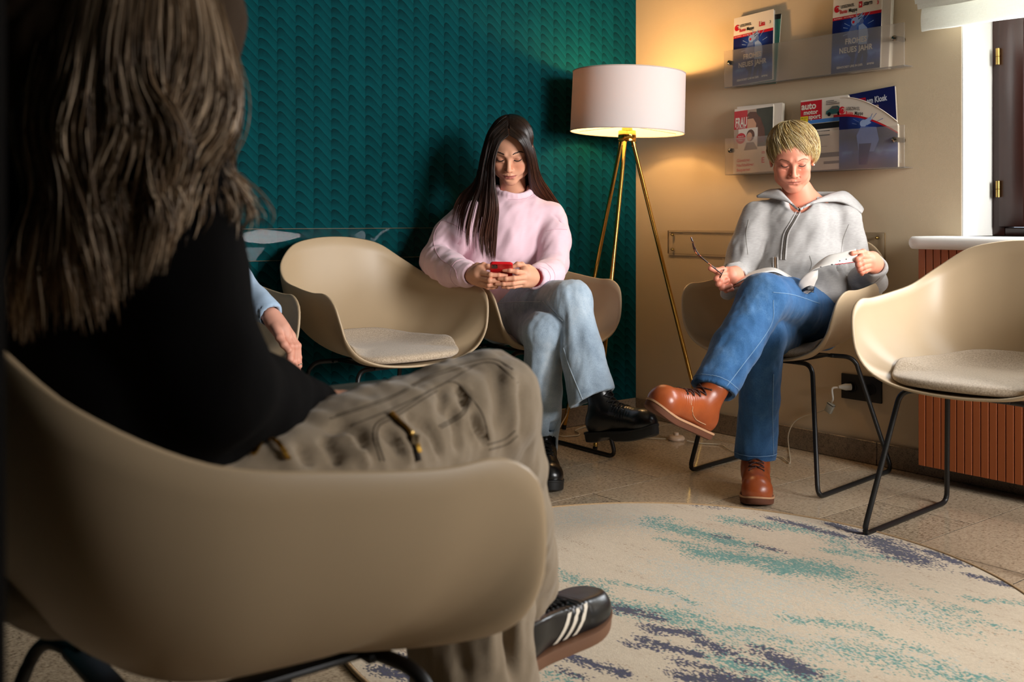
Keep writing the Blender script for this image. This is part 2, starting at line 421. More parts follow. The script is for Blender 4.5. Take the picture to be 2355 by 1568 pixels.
# outside ground/sky is the world; ----------------------------------------------------------------
# ---------------------------------------------------------------- shell chair on a sled base
MAT_SHELL = simple('sand_beige_shell_plastic', (178, 155, 124), 0.42, spec=0.4, var=0.02, vscale=6, bump=0.05, bscale=900)
MAT_STEEL = simple('black_powder_coated_steel', (14, 14, 14), 0.45, spec=0.5, var=0.1)
m = M('oatmeal_felt'); o = m.obj(); n1 = m.noise(260, o, 3.0, 0.7); n2 = m.noise(900, o, 2.0)
m.p(base=m.ramp(n1, [(0.3, lin(150, 130, 108)), (0.55, lin(190, 171, 147)), (0.75, lin(212, 196, 174))]), rough=0.95, spec=0.15, sheen=0.3, normal=m.bump(n2, 0.6, 0.0015)); MAT_FELT = m.m
RIM = [(0, .272, .818), (.09, .270, .812), (.175, .250, .790), (.243, .200, .734), (.279, .110, .684), (.291, .0, .664), (.296, -.10, .653), (.294, -.17, .652),
       (.290, -.217, .624), (.280, -.236, .570), (.264, -.243, .515), (.225, -.248, .468), (.16, -.255, .440), (.08, -.260, .428), (0, -.262, .425)]
def shell_mesh():
    half = RIM; full = half+[(-x, y, z) for (x, y, z) in half[-2:0:-1]]
    E = resample(np.vstack([catmull(full, 8, True), full[:1]]), 129)[:-1]
    N = len(E); K = 22; c0 = np.array([0, -.02, .4235])
    V = [c0]; F = []
    for k in range(1, K+1):
        r = (k/K)**0.85; al = r*math.pi/2
        hh = math.sin(al)**.95*.90+.10*r*r; gg = 1-math.cos(al)**.80
        for e in E:
            x, y = c0[0]+(e[0]-c0[0])*hh, c0[1]+(e[1]-c0[1])*hh
            z = c0[2]+(e[2]-c0[2])*gg
            V.append((x, y, z))
    for i in range(N): F.append((0, 1+i, 1+(i+1) % N))
    for k in range(K-1):
        for i in range(N):
            a = 1+k*N; F.append((a+i, a+N+i, a+N+(i+1) % N, a+(i+1) % N))
    me = bpy.data.meshes.new('shell'); me.from_pydata([tuple(v) for v in V], [], F)
    bm = bmesh.new(); bm.from_mesh(me); bmesh.ops.recalc_face_normals(bm, faces=bm.faces)
    cen = sum((f.normal.z for f in bm.faces if f.calc_center_median().z < .43), 0)
    if cen < 0: bmesh.ops.reverse_faces(bm, faces=bm.faces)
    # thickness to the outside, with a rounded rim
    bm.normal_update(); th = 0.0075
    outer = {}
    for v in bm.verts: outer[v] = v.co - v.normal*th
    geom = bmesh.ops.duplicate(bm, geom=list(bm.verts)+list(bm.faces))
    mp = geom['vert_map']
    bound = [e for e in bm.edges if e.is_boundary]
    for v, co in list(outer.items()):
        w = mp[v]; w.co = co
    newf = [f for f in geom['geom'] if isinstance(f, bmesh.types.BMFace)]
    bmesh.ops.reverse_faces(bm, faces=newf)
    for e in [e for e in bound if e.verts[0] in outer and e.verts[1] in outer]:
        a, b = e.verts; 
        # half-round rim
        mid = {}
        for v in (a, b):
            if v not in mid_cache:
                up = (v.co-Vector((0, 0, .46))); up = Vector((v.co.x*.5, v.co.y*.5, max(v.co.z-.43, 0.0))).normalized()
                mid_cache[v] = bm.verts.new((v.co+mp[v].co)/2+up*th*.45)
        bm.faces.new((a, b, mid_cache[b], mid_cache[a])); bm.faces.new((mid_cache[a], mid_cache[b], mp[b], mp[a]))
    bmesh.ops.recalc_face_normals(bm, faces=bm.faces)
    bm.to_mesh(me); bm.free(); me.polygons.foreach_set('use_smooth', np.ones(len(me.polygons), bool)); me.materials.append(MAT_SHELL)
    return me
mid_cache = {}
def pad_mesh():
    half = [(0, .150, 0), (.09, .143, 0), (.150, .105, 0), (.180, .02, 0), (.195, -.10, 0), (.192, -.185, 0), (.160, -.232, 0), (.09, -.254, 0), (0, -.260, 0)]
    full = half+[(-x, y, z) for (x, y, z) in half[-2:0:-1]]
    E = resample(np.vstack([catmull(full, 8, True), full[:1]]), 97)[:-1]; N = len(E)
    V = [(0, -.04, .4655)]; F = []
    prof = [(.25, .4655), (.5, .465), (.75, .463), (.9, .460), (.965, .4565), (.993, .4515), (1.0, .446), (.992, .4385), (.96, .434), (.5, .430)]
    for s, z in prof:
        for e in E: V.append((e[0]*s, -.04+(e[1]+.04)*s, z))
    bv = BVHTree.FromPolygons([v.co for v in SHELL_ME.vertices], [p_.vertices[:] for p_ in SHELL_ME.polygons])
    for i, (x, y, z) in enumerate(V):
        h = bv.ray_cast(Vector((x, y, .60)), Vector((0, 0, -1))); zs = h[0].z if h[0] else .42
        V[i] = (x, y, max(z, zs+(z-.430)*.72+.0005))
    for i in range(N): F.append((0, 1+i, 1+(i+1) % N))
    for k in range(len(prof)-1):
        for i in range(N): a = 1+k*N; F.append((a+i, a+N+i, a+N+(i+1) % N, a+(i+1) % N))
    me = bpy.data.meshes.new('seat_pad'); me.from_pydata(V, [], F)
    bm = bmesh.new(); bm.from_mesh(me); bmesh.ops.recalc_face_normals(bm, faces=bm.faces); 
    if sum(f.normal.z for f in bm.faces if f.calc_center_median().z > .463) < 0: bmesh.ops.reverse_faces(bm, faces=bm.faces)
    bm.to_mesh(me); bm.free()
    me.polygons.foreach_set('use_smooth', np.ones(len(me.polygons), bool)); me.materials.append(MAT_FELT); return me
def make_chair():
    root = empty('shell_chair')
    global SHELL_ME; SHELL_ME = shell_mesh()
    link(bpy.data.objects.new('shell', SHELL_ME), root); link(bpy.data.objects.new('seat_pad', pad_mesh()), root)
    for s in (-1, 1):
        pts = fillet([(s*.10, -.150, .4105), (s*.178, -.165, .4105), (s*.245, -.25, .0085), (s*.245, .26, .0085), (s*.178, .12, .4085), (s*.10, .10, .4085)], .038, 7)
        tube_obj('sled_leg', pts, .0078, MAT_STEEL, root, 12)
    bm = bmesh.new()
    add_box(bm, (-.115, -.165, .4045), (.115, -.135, .4145), .003); add_box(bm, (-.115, .085, .4035), (.115, .115, .4135), .003)
    add_box(bm, (-.10, -.14, .4055), (-.07, .10, .4135), .003); add_box(bm, (.07, -.14, .4055), (.10, .10, .4135), .003)
    add_box(bm, (-.03, -.06, .409), (.03, .02, .4165), .003)
    bm_obj('under_frame', bm, MAT_STEEL, root, True)
    return root
def copy_tree(o, parent=None):
    c = o.copy(); COL.objects.link(c)
    if parent is not None: c.parent = parent
    for ch in o.children: copy_tree(ch, c)
    return c
proto = make_chair()
CH = dict(girl=(.035, 3.885, ANG_BACK+math.radians(-1)), middle=(-.450, 3.480, ANG_BACK+math.radians(2)), left=(-.995, 3.07, ANG_BACK),
          woman=(.965, 3.625, math.atan2(-.71, .704)), right=(1.319, 2.870, math.atan2(-.736, .677)), front=(-.330, 1.118, math.atan2(A2.x, -A2.y)))
LBL = dict(girl='sand beige shell chair under the young woman in the pink sweatshirt', middle='empty sand beige shell chair along the teal wall, felt pad uncovered',
           left='sand beige shell chair at the left end of the teal wall, mostly hidden', woman='beige shell chair under the blond woman beneath the magazine shelves',
           right='pale beige empty shell chair in front of the wooden radiator cover', front='large beige shell chair seen from behind in the left foreground')
CHAIRS = {}
for i, (k, (x, y, rz)) in enumerate(CH.items()):
    c = proto if i == 0 else copy_tree(proto)
    c.location = (x, y, 0.0); c.rotation_euler = (0, 0, rz); tag(c, LBL[k], 'chair', 'shell chairs in the waiting room'); CHAIRS[k] = c

# ---------------------------------------------------------------- tripod floor lamp
MAT_GOLD = simple('polished_gold_metal', (226, 180, 92), 0.16, 1.0, var=0.03)
LX, LY = 0.470, 4.262
lamp = empty('floor_lamp', (LX, LY, 0)); tag(lamp, 'tripod floor lamp with gold legs and white drum shade standing in the corner', 'lamp')
def shade_part():
    m = M('white_lampshade_fabric'); m.t.nodes.remove(m.b); o = m.obj()
    n = m.noise(500, m.scaled(o, (1, 1, 4)), 2.0); bp = m.bump(n, 0.2, 0.001)
    d = m.node('ShaderNodeBsdfDiffuse', {0: (0.74, 0.69, 0.67, 1), 'Normal': bp}); t = m.node('ShaderNodeBsdfTranslucent', {0: (0.80, 0.58, 0.44, 1)})
    mx = m.node('ShaderNodeMixShader', {0: 0.13, 1: d, 2: t}); m.set(m.out.inputs[0], mx)
    r0, r1, zb, zt = 0.232, 0.229, 1.236, 1.478
    V, F = lathe([(r0, zb), (r1, zt), (r1-.0012, zt), (r0-.0012, zb), (r0, zb)], 96)
    tilt = Matrix.Translation((0, 0, 1.24)) @ Matrix.Rotation(math.radians(2.0), 4, 'Y') @ Matrix.Translation((0, 0, -1.24))
    V = [tuple(tilt @ Vector(v)) for v in V]
    s = mesh_obj('lamp_shade', V, F, m.m, lamp); s.data.set_sharp_from_angle(angle=math.radians(50))
    cream = simple('shade_trim_fabric', (206, 186, 172), 0.8, var=0.03)
    for z, r in ((zb, r0), (zt, r1)):
        p = [tuple(tilt @ Vector((r*math.cos(a), r*math.sin(a), z))) for a in np.linspace(0, 2*math.pi, 97)]
        tube_obj('shade_ring', p, .0022, cream, s, 6, caps=False)
    # spider holding the shade
    bm = bmesh.new()
    for k in range(3):
        a = 2*math.pi*k/3+.4
        V2, F2 = tubes(np.array([[tilt @ Vector((.02*math.cos(a), .02*math.sin(a), 1.262)), tilt @ Vector((.231*math.cos(a), .231*math.sin(a), 1.246))]]), [[.002, .002]], 6)
        vs = [bm.verts.new(v) for v in V2]; [bm.faces.new([vs[i] for i in f]) for f in F2]
    bm_obj('shade_spider', bm, MAT_WHITE, s, True)
shade_part()
lathe_obj('lamp_socket', [(0, 1.250), (.021, 1.250), (.021, 1.300), (.016, 1.305), (.016, 1.312), (0, 1.312)], MAT_GOLD, lamp, 32)
hub = lathe_obj('tripod_hub', [(0, 1.198), (.034, 1.198), (.037, 1.201), (.037, 1.207), (.034, 1.209), (.0365, 1.212), (.0365, 1.240), (.0345, 1.243), (.022, 1.245), (.022, 1.252), (0, 1.252)], MAT_GOLD, lamp, 40)
feet = [floor_at(1297, 985, .004), floor_at(1368, 1037, .004), floor_at(1618, 985, .004)]
for ft in feet:
    a = Vector((ft.x-LX, ft.y-LY, 0)); a.normalize()
    top = Vector((a.x*.024, a.y*.024, 1.205)); f2 = Vector((ft.x-LX, ft.y-LY, .006))
    n = 24; q = [top.lerp(f2, k/n) for k in range(n+1)]
    lg = tube_obj('leg', q, .0085, MAT_GOLD, lamp, 14)
    box_obj('leg_bracket', (-.006, -.006, 1.178), (.006, .006, 1.206), MAT_GOLD, lg, .002, (a.x*.026, a.y*.026, 0))
    tube_obj('foot_cap', [f2+Vector((0, 0, -.004)), f2.lerp(top, .012)], .0092, simple('black_rubber', (20, 19, 18), 0.8), lg, 12)
m = M('warm_bulb_glass'); m.p(base=(1, .85, .6, 1), emit=(1.0, 0.70, 0.38, 1), estr=30.0, rough=0.3)
bulb = lathe_obj('light_bulb', [(0, 1.306), (.012, 1.308), (.014, 1.318), (.024, 1.335), (.030, 1.355), (.027, 1.375), (.016, 1.389), (0, 1.393)], m.m, lamp, 24)
pl = bpy.data.lights.new('lamp_light', 'POINT'); pl.energy = 15.0; pl.color = (1.0, 0.58, 0.22); pl.shadow_soft_size = 0.035
plo = bpy.data.objects.new('lamp_light', pl); link(plo, lamp); plo.location = (0, 0, 1.402)
MAT_CORD = simple('off_white_cord', (196, 184, 160), 0.5, var=0.04)
def fl_(u, v, z=.0045): q = floor_at(u, v, z); return q-Vector((LX, LY, 0))
tp = Vector((LX, LY, 1.2)); lf = feet[0]
clip = Vector((lf.x-LX, lf.y-LY, .11))*1.0; clip = (Vector((0, 0, 1.2))*.075+Vector((lf.x-LX, lf.y-LY, 0))*.925)
cord = [clip+Vector((.006, -.012, .03)), clip+Vector((-.004, -.014, .0)), clip+Vector((-.012, -.014, -.03)), fl_(1283, 999, .012), fl_(1325, 1001), fl_(1332, 996), fl_(1323, 990), fl_(1345, 981), fl_(1372, 974), fl_(1430, 990), fl_(1480, 1006), fl_(1530, 1009, .010)]
tube_obj('lamp_cord', catmull(cord, 8), .0028, MAT_CORD, lamp, 8)
cord2 = [fl_(1580, 1013, .010), fl_(1610, 1019), fl_(1655, 1022), fl_(1672, 1031), fl_(1690, 1040), fl_(1730, 1046), fl_(1790, 1049), fl_(1812, 1062), fl_(1817, 1062)]
t_, z_ = on_right(1808, 985, .02)
wp = lambda u, v, o: (lambda tz: Vector((*(CORNER-B2*tz[0]-A2*o), tz[1]))-Vector((LX, LY, 0)))(on_right(u, v, o))
cord2 += [wp(1814, 1030, .035), wp(1813, 1000, .03), wp(1825, 972, .03), wp(1850, 956, .03), wp(1880, 948, .03), wp(1899, 941, .03)]
tube_obj('lamp_cord', catmull(cord2, 8), .0022, MAT_CORD, lamp, 8)
sw = fl_(1555, 1012, 0.0)
MAT_SWITCH = simple('pale_switch_plastic', (206, 178, 152), 0.4, var=0.03)
so = lathe_obj('foot_switch', [(0, .0), (.030, .0), (.0345, .005), (.0345, .010), (.029, .017), (.015, .0205), (.0, .021)], MAT_SWITCH, lamp, 32, sw)
lathe_obj('switch_button', [(0, .0205), (.0105, .0205), (.0105, .028), (.009, .031), (0, .0315)], MAT_SWITCH, so, 24)

# ---------------------------------------------------------------- socket plate with plug and adapter
t0, z1 = on_right(1938, 857, .0); t1, _ = on_right(2030, 870, 0); _, z0 = on_right(1938, 914, 0)
MAT_BLACKPL = simple('matt_black_plastic', (15, 14, 13), 0.5, var=0.05)
sp = bpy.data.objects.new('power_outlet', None); link(sp); bx = CORNER-B2*t0; sp.location = (bx.x, bx.y, z0); sp.rotation_euler = (0, 0, ANG_RIGHT)
tag(sp, 'black double wall outlet with a white plug, low on the beige wall', 'outlet')
W_, H_ = t1-t0, z1-z0
box_obj('cover_plate', (0, -.010, 0), (W_, 0, H_), MAT_BLACKPL, sp, .002)
for k in (0, 1):
    cx = W_*(.26+.48*k)
    o = lathe_obj('socket_well', [(0, .0005), (.019, .0005), (.0195, .0035), (.022, .0035), (.022, 0)], MAT_BLACKPL, sp, 28, (cx, -.0095, H_/2), (math.pi/2, 0, 0))
plug = empty('charging_plug', tuple(CORNER-B2*(t0+W_*.26))+(z0+H_*.5,), ANG_RIGHT); tag(plug, 'white plug with short cable and small adapter hanging from the black outlet', 'plug')
MAT_PLUG = simple('white_plug_plastic', (214, 208, 196), 0.4, var=0.03)
lathe_obj('plug_body', [(0, 0), (.012, 0), (.0125, .02), (.009, .034), (.005, .046), (0, .046)], MAT_PLUG, plug, 24, (0, -.012, 0), (math.pi/2, 0, math.radians(-35)))
ta, za = on_right(1909, 936, .045)
pa_ = Vector((ta-(t0+W_*.26), -.045, za-(z0+H_*.5)))
st = Vector((-.028, -.045, -.002))
tube_obj('plug_cable', catmull([st, st+Vector((-.02, -.012, -.006)), st.lerp(pa_, .5)+Vector((0, -.01, -.004)), pa_+Vector((.006, 0, .02))], 8), .004, MAT_PLUG, plug, 8)
bm = bmesh.new(); add_box(bm, (-.014, -.008, -.022), (.014, .008, .016), .003)
ad = bm_obj('adapter', bm, simple('clear_grey_adapter', (168, 164, 150), 0.25, var=0.06), plug, True, pa_, (0, math.radians(25), 0))
bm = bmesh.new(); add_box(bm, (-.0145, -.0085, .010), (.0145, .0085, .013), .001); bm_obj('adapter_band', bm, MAT_STEEL, ad)

# ---------------------------------------------------------------- clear acrylic wall guards behind the chairs
m = M('clear_acrylic'); m.t.nodes.remove(m.b)
tr = m.node('ShaderNodeBsdfTransparent', {0: (0.985, 0.985, 0.98, 1)}); gl = m.node('ShaderNodeBsdfGlossy', {0: (1, 1, 1, 1), 'Roughness': 0.03})
fr = m.node('ShaderNodeFresnel', {0: 1.45}); mx = m.node('ShaderNodeMixShader', {0: m.math('MULTIPLY', fr, 0.16), 1: tr, 2: gl}); m.set(m.out.inputs[0], mx); MAT_ACR = m.m
m = M('acrylic_cut_edge'); m.p(base=m.mix(m.noise(20, m.obj()), lin(96, 74, 46), lin(120, 96, 62)), rough=0.3, spec=0.5); MAT_ACR_EDGE = m.m
def acrylic_strip(name, label, loc, rz, x0, x1, z0, z1, screws):
    r = empty(name, loc, rz); tag(r, label, 'panel')
    box_obj('acrylic_panel', (x0, -.009, z0), (x1, -.004, z1), MAT_ACR, r, .0006)
    bm = bmesh.new()
    for lo, hi in (((x0-.0004, -.0092, z0-.0012), (x1+.0004, -.0038, z0)), ((x0-.0004, -.0092, z1), (x1+.0004, -.0038, z1+.0012)), ((x0-.0012, -.0092, z0), (x0, -.0038, z1)), ((x1, -.0092, z0), (x1+.0012, -.0038, z1))): add_box(bm, lo, hi)
    bm_obj('panel_edge', bm, MAT_ACR_EDGE, r)
    for x, z in screws:
        lathe_obj('screw', [(0, .010), (.003, .0095), (.0055, .006), (.0055, -.004), (0, -.004)], MAT_BRASS, r, 16, (x, -.009, z), (math.pi/2, 0, 0))
c3 = (CORNER.x, CORNER.y, 0)
ta, _ = on_right(1537, 555, .006); tb, _ = on_right(2035, 560, .006)
acrylic_strip('acrylic_guard', 'clear acrylic guard strip with brass screws on the beige wall behind the blond woman', c3, ANG_RIGHT, ta, tb, .734, .832, [(ta+.028, .815), (ta+.028, .752), (tb-.028, .815), (tb-.028, .752), ((ta+tb)/2, .752)])
xa, _ = on_back(470, 560, .006); xb, _ = on_back(1135, 560, .006)
acrylic_strip('acrylic_guard', 'clear acrylic guard strip on the teal wall behind the empty chair', c3, ANG_BACK, xa, xb, .740, .848, [(xb-.03, .83), (xb-.03, .755), (xa+.03, .83)])

# ---------------------------------------------------------------- frosted magazine shelves
m = M('frosted_acrylic'); m.t.nodes.remove(m.b)
rf = m.node('ShaderNodeBsdfRefraction', {0: (0.96, 0.93, 0.90, 1), 'Roughness': 0.24, 'IOR': 1.13}); tr = m.node('ShaderNodeBsdfTransparent', {0: (0.96, 0.95, 0.93, 1)})
df = m.node('ShaderNodeBsdfDiffuse', {0: (0.78, 0.74, 0.70, 1)}); tl_ = m.node('ShaderNodeBsdfTranslucent', {0: (0.78, 0.74, 0.70, 1)}); gl = m.node('ShaderNodeBsdfGlossy', {0: (1, 1, 1, 1), 'Roughness': 0.3})
a1 = m.node('ShaderNodeMixShader', {0: 0.5, 1: df, 2: tl_}); a2 = m.node('ShaderNodeMixShader', {0: 0.30, 1: rf, 2: tr}); a3 = m.node('ShaderNodeMixShader', {0: m.math('MULTIPLY_ADD', m.noise(2.0, m.obj()), 0.05, 0.10), 1: a2, 2: a1})
a4 = m.node('ShaderNodeMixShader', {0: 0.04, 1: a3, 2: gl}); m.set(m.out.inputs[0], a4); MAT_FROST = m.m
MAT_CHROME = simple('brushed_standoff_steel', (150, 142, 128), 0.25, 1.0, var=0.05)
SO = 0.058
def shelf(label, uL, uR, vt, vb):
    ta, zt = on_right(uL, vt, SO); tb, _ = on_right(uR, vt, SO); _, zb = on_right(uL, vb, SO)
    r = empty('magazine_shelf', c3, ANG_RIGHT); tag(r, label, 'shelf')
    box_obj('front_panel', (ta, -SO-.002, zb), (tb, -SO+.002, zt), MAT_FROST, r, .0008)
    box_obj('shelf_base', (ta, -SO+.0022, zb), (tb, -.002, zb+.004), MAT_FROST, r, .0008)
    for x in (ta+.028, tb-.036):
        s = lathe_obj('standoff', [(0, -.056), (.009, -.056), (.009, -.004), (0, -.004)], MAT_CHROME, r, 20, (x, 0, (zt+zb)/2+.025), (-math.pi/2, 0, 0))
        s.location.y = 0; s.rotation_euler = (math.pi/2, 0, 0)
        for v in s.data.vertices: v.co.z = -v.co.z
        lathe_obj('screw_cap', [(0, .0675), (.005, .0672), (.0095, .064), (.0095, .060), (0, .060)], MAT_CHROME, s, 20)
    return ta, tb, zb, zt
S1 = shelf('upper frosted acrylic magazine shelf on the beige wall', 1666, 2080, 118, 203)
S2 = shelf('lower frosted acrylic magazine shelf behind the blond woman', 1668, 2080, 319, 403)

# ---------------------------------------------------------------- magazines
def flat(name, rgb, rough=0.35, var=0.03): return simple(name, rgb, rough, var=var, vscale=30)
MP = dict(white=flat('print_white', (228, 216, 200)), red=flat('print_red', (196, 16, 34)), black=flat('print_black', (22, 18, 18)), navy=flat('print_navy', (22, 26, 88), var=0.2), pale=flat('print_pale_blue', (150, 172, 214), var=0.12),
          sky=flat('print_sky_blue', (70, 130, 205)), yellow=flat('print_yellow', (236, 210, 30)), skin=flat('print_skin', (214, 158, 122)), brown=flat('print_brown', (112, 62, 34), var=0.3), green=flat('print_green', (58, 66, 42), var=0.4),
          teal=flat('print_teal', (52, 112, 100)), grey=flat('print_grey', (120, 108, 104)), paper=flat('page_edges', (214, 204, 186)), steelblue=flat('print_mist_blue', (104, 122, 176), var=0.2), carteal=flat('print_car_teal', (60, 116, 118)), rose=flat('print_rose', (214, 90, 96)), tan=flat('print_tan', (176, 150, 128)), kiosk=flat('print_kiosk_white', (196, 196, 206)))
def blue_cover():
    m = M('blue_photo_print'); o = m.obj(); s = m.node('ShaderNodeSeparateXYZ', {0: o}); x, z = s.outputs[0], s.outputs[2]
    d1 = m.math('ADD', m.math('POWER', m.math('DIVIDE', m.math('SUBTRACT', x, .105), .075), 2.0), m.math('POWER', m.math('DIVIDE', m.math('SUBTRACT', z, .165), .06), 2.0))
    glow = m.math('SUBTRACT', 1.0, m.math('SQRT', d1), clamp=True)
    mist = m.math('SUBTRACT', 1.0, m.math('ABSOLUTE', m.math('DIVIDE', m.math('SUBTRACT', z, .06), .05)), clamp=True)
    n = m.noise(22, o, 4.0)
    f = m.math('MULTIPLY_ADD', glow, 0.55, m.math('MULTIPLY', mist, m.math('MULTIPLY', n, 0.95)))
    m.p(base=m.ramp(f, [(0, lin(20, 22, 78)), (0.35, lin(34, 66, 150)), (0.7, lin(110, 150, 214)), (1, lin(190, 205, 235))]), rough=0.3); return m.m
MAT_BLUE = blue_cover()
def poly_obj(name, polys, mats, parent, y=-.0004):
    V, F, MI = [], [], []
    for pts, mi in polys:
        b = len(V); V += [(p[0], y-.00004*len(F), p[1]) for p in pts]; F.append(tuple(range(b, b+len(pts)))); MI.append(mi)
    me = bpy.data.meshes.new(name); me.from_pydata(V, [], F)
    for m_ in mats: me.materials.append(m_)
    me.polygons.foreach_set('material_index', MI); o = bpy.data.objects.new(name, me); return link(o, parent)
def rect(a, b, c, d): return [(a, b), (c, b), (c, d), (a, d)]
def ell(cx, cz, rx, rz, n=24, a0=0, a1=2*math.pi): return [(cx+rx*math.cos(a0+(a1-a0)*k/n), cz+rz*math.sin(a0+(a1-a0)*k/n)) for k in range(n)]
def magazine(name, label, u, v, o, w, h, th, roll=0.0, lean=4.0, cover='white', group=None, z=None, t=None):
    if t is None: t, _ = on_right(u, v, o)
    if z is None: _, z = on_right(u, v, o)
    p = CORNER-B2*t-A2*o
    r = bpy.data.objects.new(name, None); link(r); r.location = (p.x, p.y, z); r.rotation_mode = 'XYZ'
    r.rotation_euler = (Matrix.Rotation(ANG_RIGHT, 3, 'Z') @ Matrix.Rotation(math.radians(-lean), 3, 'X') @ Matrix.Rotation(math.radians(-roll), 3, 'Y')).to_euler()
    tag(r, label, 'magazine', group)
    bm = bmesh.new(); n = max(2, int(th/.0018))
    for k in range(n): 
        y0 = th*(k/n); dx = random.uniform(-.0015, .0005); add_box(bm, (.001, y0+.0008, .001), (w-.001+dx, y0+th/n-.0001, h-.002+random.uniform(-.0015, .001)))
    bm_obj('pages', bm, MP['paper'], r); box_obj('front_cover', (0, 0, 0), (w, .0007, h), MP[cover] if cover in MP else cover, r)
    return r
def swirl(r, cx, cz, s):
    out = []
    for k in range(25):
        a = math.radians(40+300*k/24); out.append((cx+s*math.cos(a), cz+s*math.sin(a)*1.05))
    for k in range(24, -1, -1):
        a = math.radians(40+300*k/24); q = s*(.72-.25*math.sin(math.pi*k/24)); out.append((cx+.12*s+q*math.cos(a), cz+q*math.sin(a)))
    poly_obj('logo_swirl', [(out, 0), (ell(cx+.1*s, cz-.1*s, .42*s, .50*s), 0)], [MP['red']], r, -.0012)
def folder_cover(r, w, h, extra=None):
    hz = h*.735
    poly_obj('cover_photo', [(rect(0, 0, w, hz-.011), 0)], [MAT_BLUE], r, -.0003)
    poly_obj('red_band', [(rect(0, hz-.011, w, hz), 0)], [MP['red']], r, -.0004)
    text_obj('band_lettering', 'ILLUSTRIERTE  ·  ZEITSCHRIFTEN  ·  LESEN', .0056, w*.03, hz-.0075, MP['white'], r, -.0008, sx=1.0)
    swirl(r, w*.09, hz+.031, w*.062)
    text_obj('title_lettering', 'LESEZIRKEL', .0155, w*.165, hz+.031, MP['black'], r, -.001, bold=.012, sx=.72)
    text_obj('title_lettering', 'Bunte', .0195, w*.15, hz+.0115, MP['red'], r, -.001, bold=.02, sx=.68)
    text_obj('title_lettering', 'Mappe', .0195, w*.15+.0365, hz+.0115, MP['black'], r, -.001, bold=.02, sx=.68)
    cx, cz = w*.52, h*.53
    st = []
    for a, d0, d1 in ((150, .035, .062), (165, .04, .06), (95, .045, .066), (62, .035, .062), (48, .045, .075), (20, .045, .07), (195, .04, .06), (120, .05, .06)):
        a = math.radians(a); c, s = math.cos(a), math.sin(a)
        st.append(([(cx+d0*c-.0007*s, cz+d0*s+.0007*c), (cx+d1*c-.0012*s, cz+d1*s+.0012*c), (cx+d1*c+.0012*s, cz+d1*s-.0012*c), (cx+d0*c+.0007*s, cz+d0*s-.0007*c)], 0))
    poly_obj('light_streaks', st, [MP['pale']], r, -.0006)
    # two ice hockey players embracing
    pl = [([(cx-.040, cz-.010), (cx-.022, cz+.022), (cx-.004, cz+.020), (cx+.004, cz-.015), (cx+.002, cz-.05), (cx-.034, cz-.05)], 0),
          ([(cx-.034, cz-.05), (cx+.000, cz-.05), (cx-.006, cz-.10), (cx-.014, cz-.14), (cx-.030, cz-.14), (cx-.022, cz-.10), (cx-.040, cz-.08)], 1),
          ([(cx+.006, cz+.014), (cx+.022, cz+.020), (cx+.040, cz+.002), (cx+.046, cz-.03), (cx+.040, cz-.06), (cx+.006, cz-.055)], 2),
          ([(cx+.006, cz-.055), (cx+.040, cz-.058), (cx+.046, cz-.10), (cx+.040, cz-.13), (cx+.028, cz-.13), (cx+.026, cz-.09), (cx+.012, cz-.13), (cx-.004, cz-.135), (cx+.006, cz-.09)], 1),
          (ell(cx-.012, cz+.032, .014, .015), 2), ([(cx-.006, cz+.046), (cx+.024, cz+.062), (cx+.018, cz+.050), (cx+.028, cz+.050), (cx+.016, cz+.040), (cx+.022, cz+.036), (cx+.002, cz+.022)], 2),
          (ell(cx+.018, cz+.028, .008, .0095), 0), (ell(cx-.016, cz+.030, .005, .005), 3),
          ([(cx+.001, cz+.048), (cx+.020, cz+.057), (cx+.016, cz+.0535), (cx+.002, cz+.044)], 4), ([(cx+.004, cz+.040), (cx+.020, cz+.047), (cx+.016, cz+.043), (cx+.004, cz+.036)], 4)]
    poly_obj('cover_players', pl, [MP['steelblue'], MP['navy'], MP['pale'], MP['red'], MP['black']], r, -.0007)
    text_obj('greeting_lettering', 'FROHES', .028, w*.5, h*.36, MP['white'], r, -.0011, bold=.02, sx=.85, align='CENTER', space=1.05)
    text_obj('greeting_lettering', 'NEUES JAHR', .028, w*.5, h*.25, MP['white'], r, -.0011, bold=.02, sx=.85, align='CENTER', space=1.05)
    text_obj('footer_lettering', 'EISHOCKEY LIVE IN DER', .011, w*.12, h*.055, MP['white'], r, -.0011, bold=.02, sx=.9)
    text_obj('footer_lettering', 'arena', .014, w*.74, h*.057, MP['white'], r, -.0011, bold=.01, sx=.9)
zb1, zb2 = S1[2]+.0045, S2[2]+.0045
GM = 'magazines on the wall shelves'
tA, _ = on_right(1682, 110, .05)
r = magazine('magazine', 'teal edged magazine tucked behind the left folder on the upper shelf', 0, 0, .036, .195, .272, .006, -2, 4, 'teal', GM, zb1, tA+.014)
poly_obj('cover_band', [(rect(.0, .252, .195, .272), 0)], [MP['black']], r)
r = magazine('magazine', 'blue and white folder at the left of the upper shelf, red name beside black 3', 0, 0, .050, .195, .278, .010, 2.5, 5, 'white', GM, zb1+.001, tA+.006)
folder_cover(r, .195, .278)
text_obj('title_lettering', 'Lisa', .029, .126, .278*.735+.017, MP['red'], r, -.001, bold=.025, sx=.66); text_obj('issue_number', '3', .016, .176, .278*.735+.02, MP['black'], r, -.001)
tB, _ = on_right(1911, 90, .05)
r = magazine('magazine', 'thick stack of loose magazines behind the right folder on the upper shelf', 0, 0, .040, .215, .285, .018, -1, 3, 'white', GM, zb1, tB+.012)
r = magazine('magazine', 'blue and white folder at the right of the upper shelf, with red star emblem', 0, 0, .050, .200, .282, .008, .5, 4, 'white', GM, zb1, tB)
folder_cover(r, .200, .282)
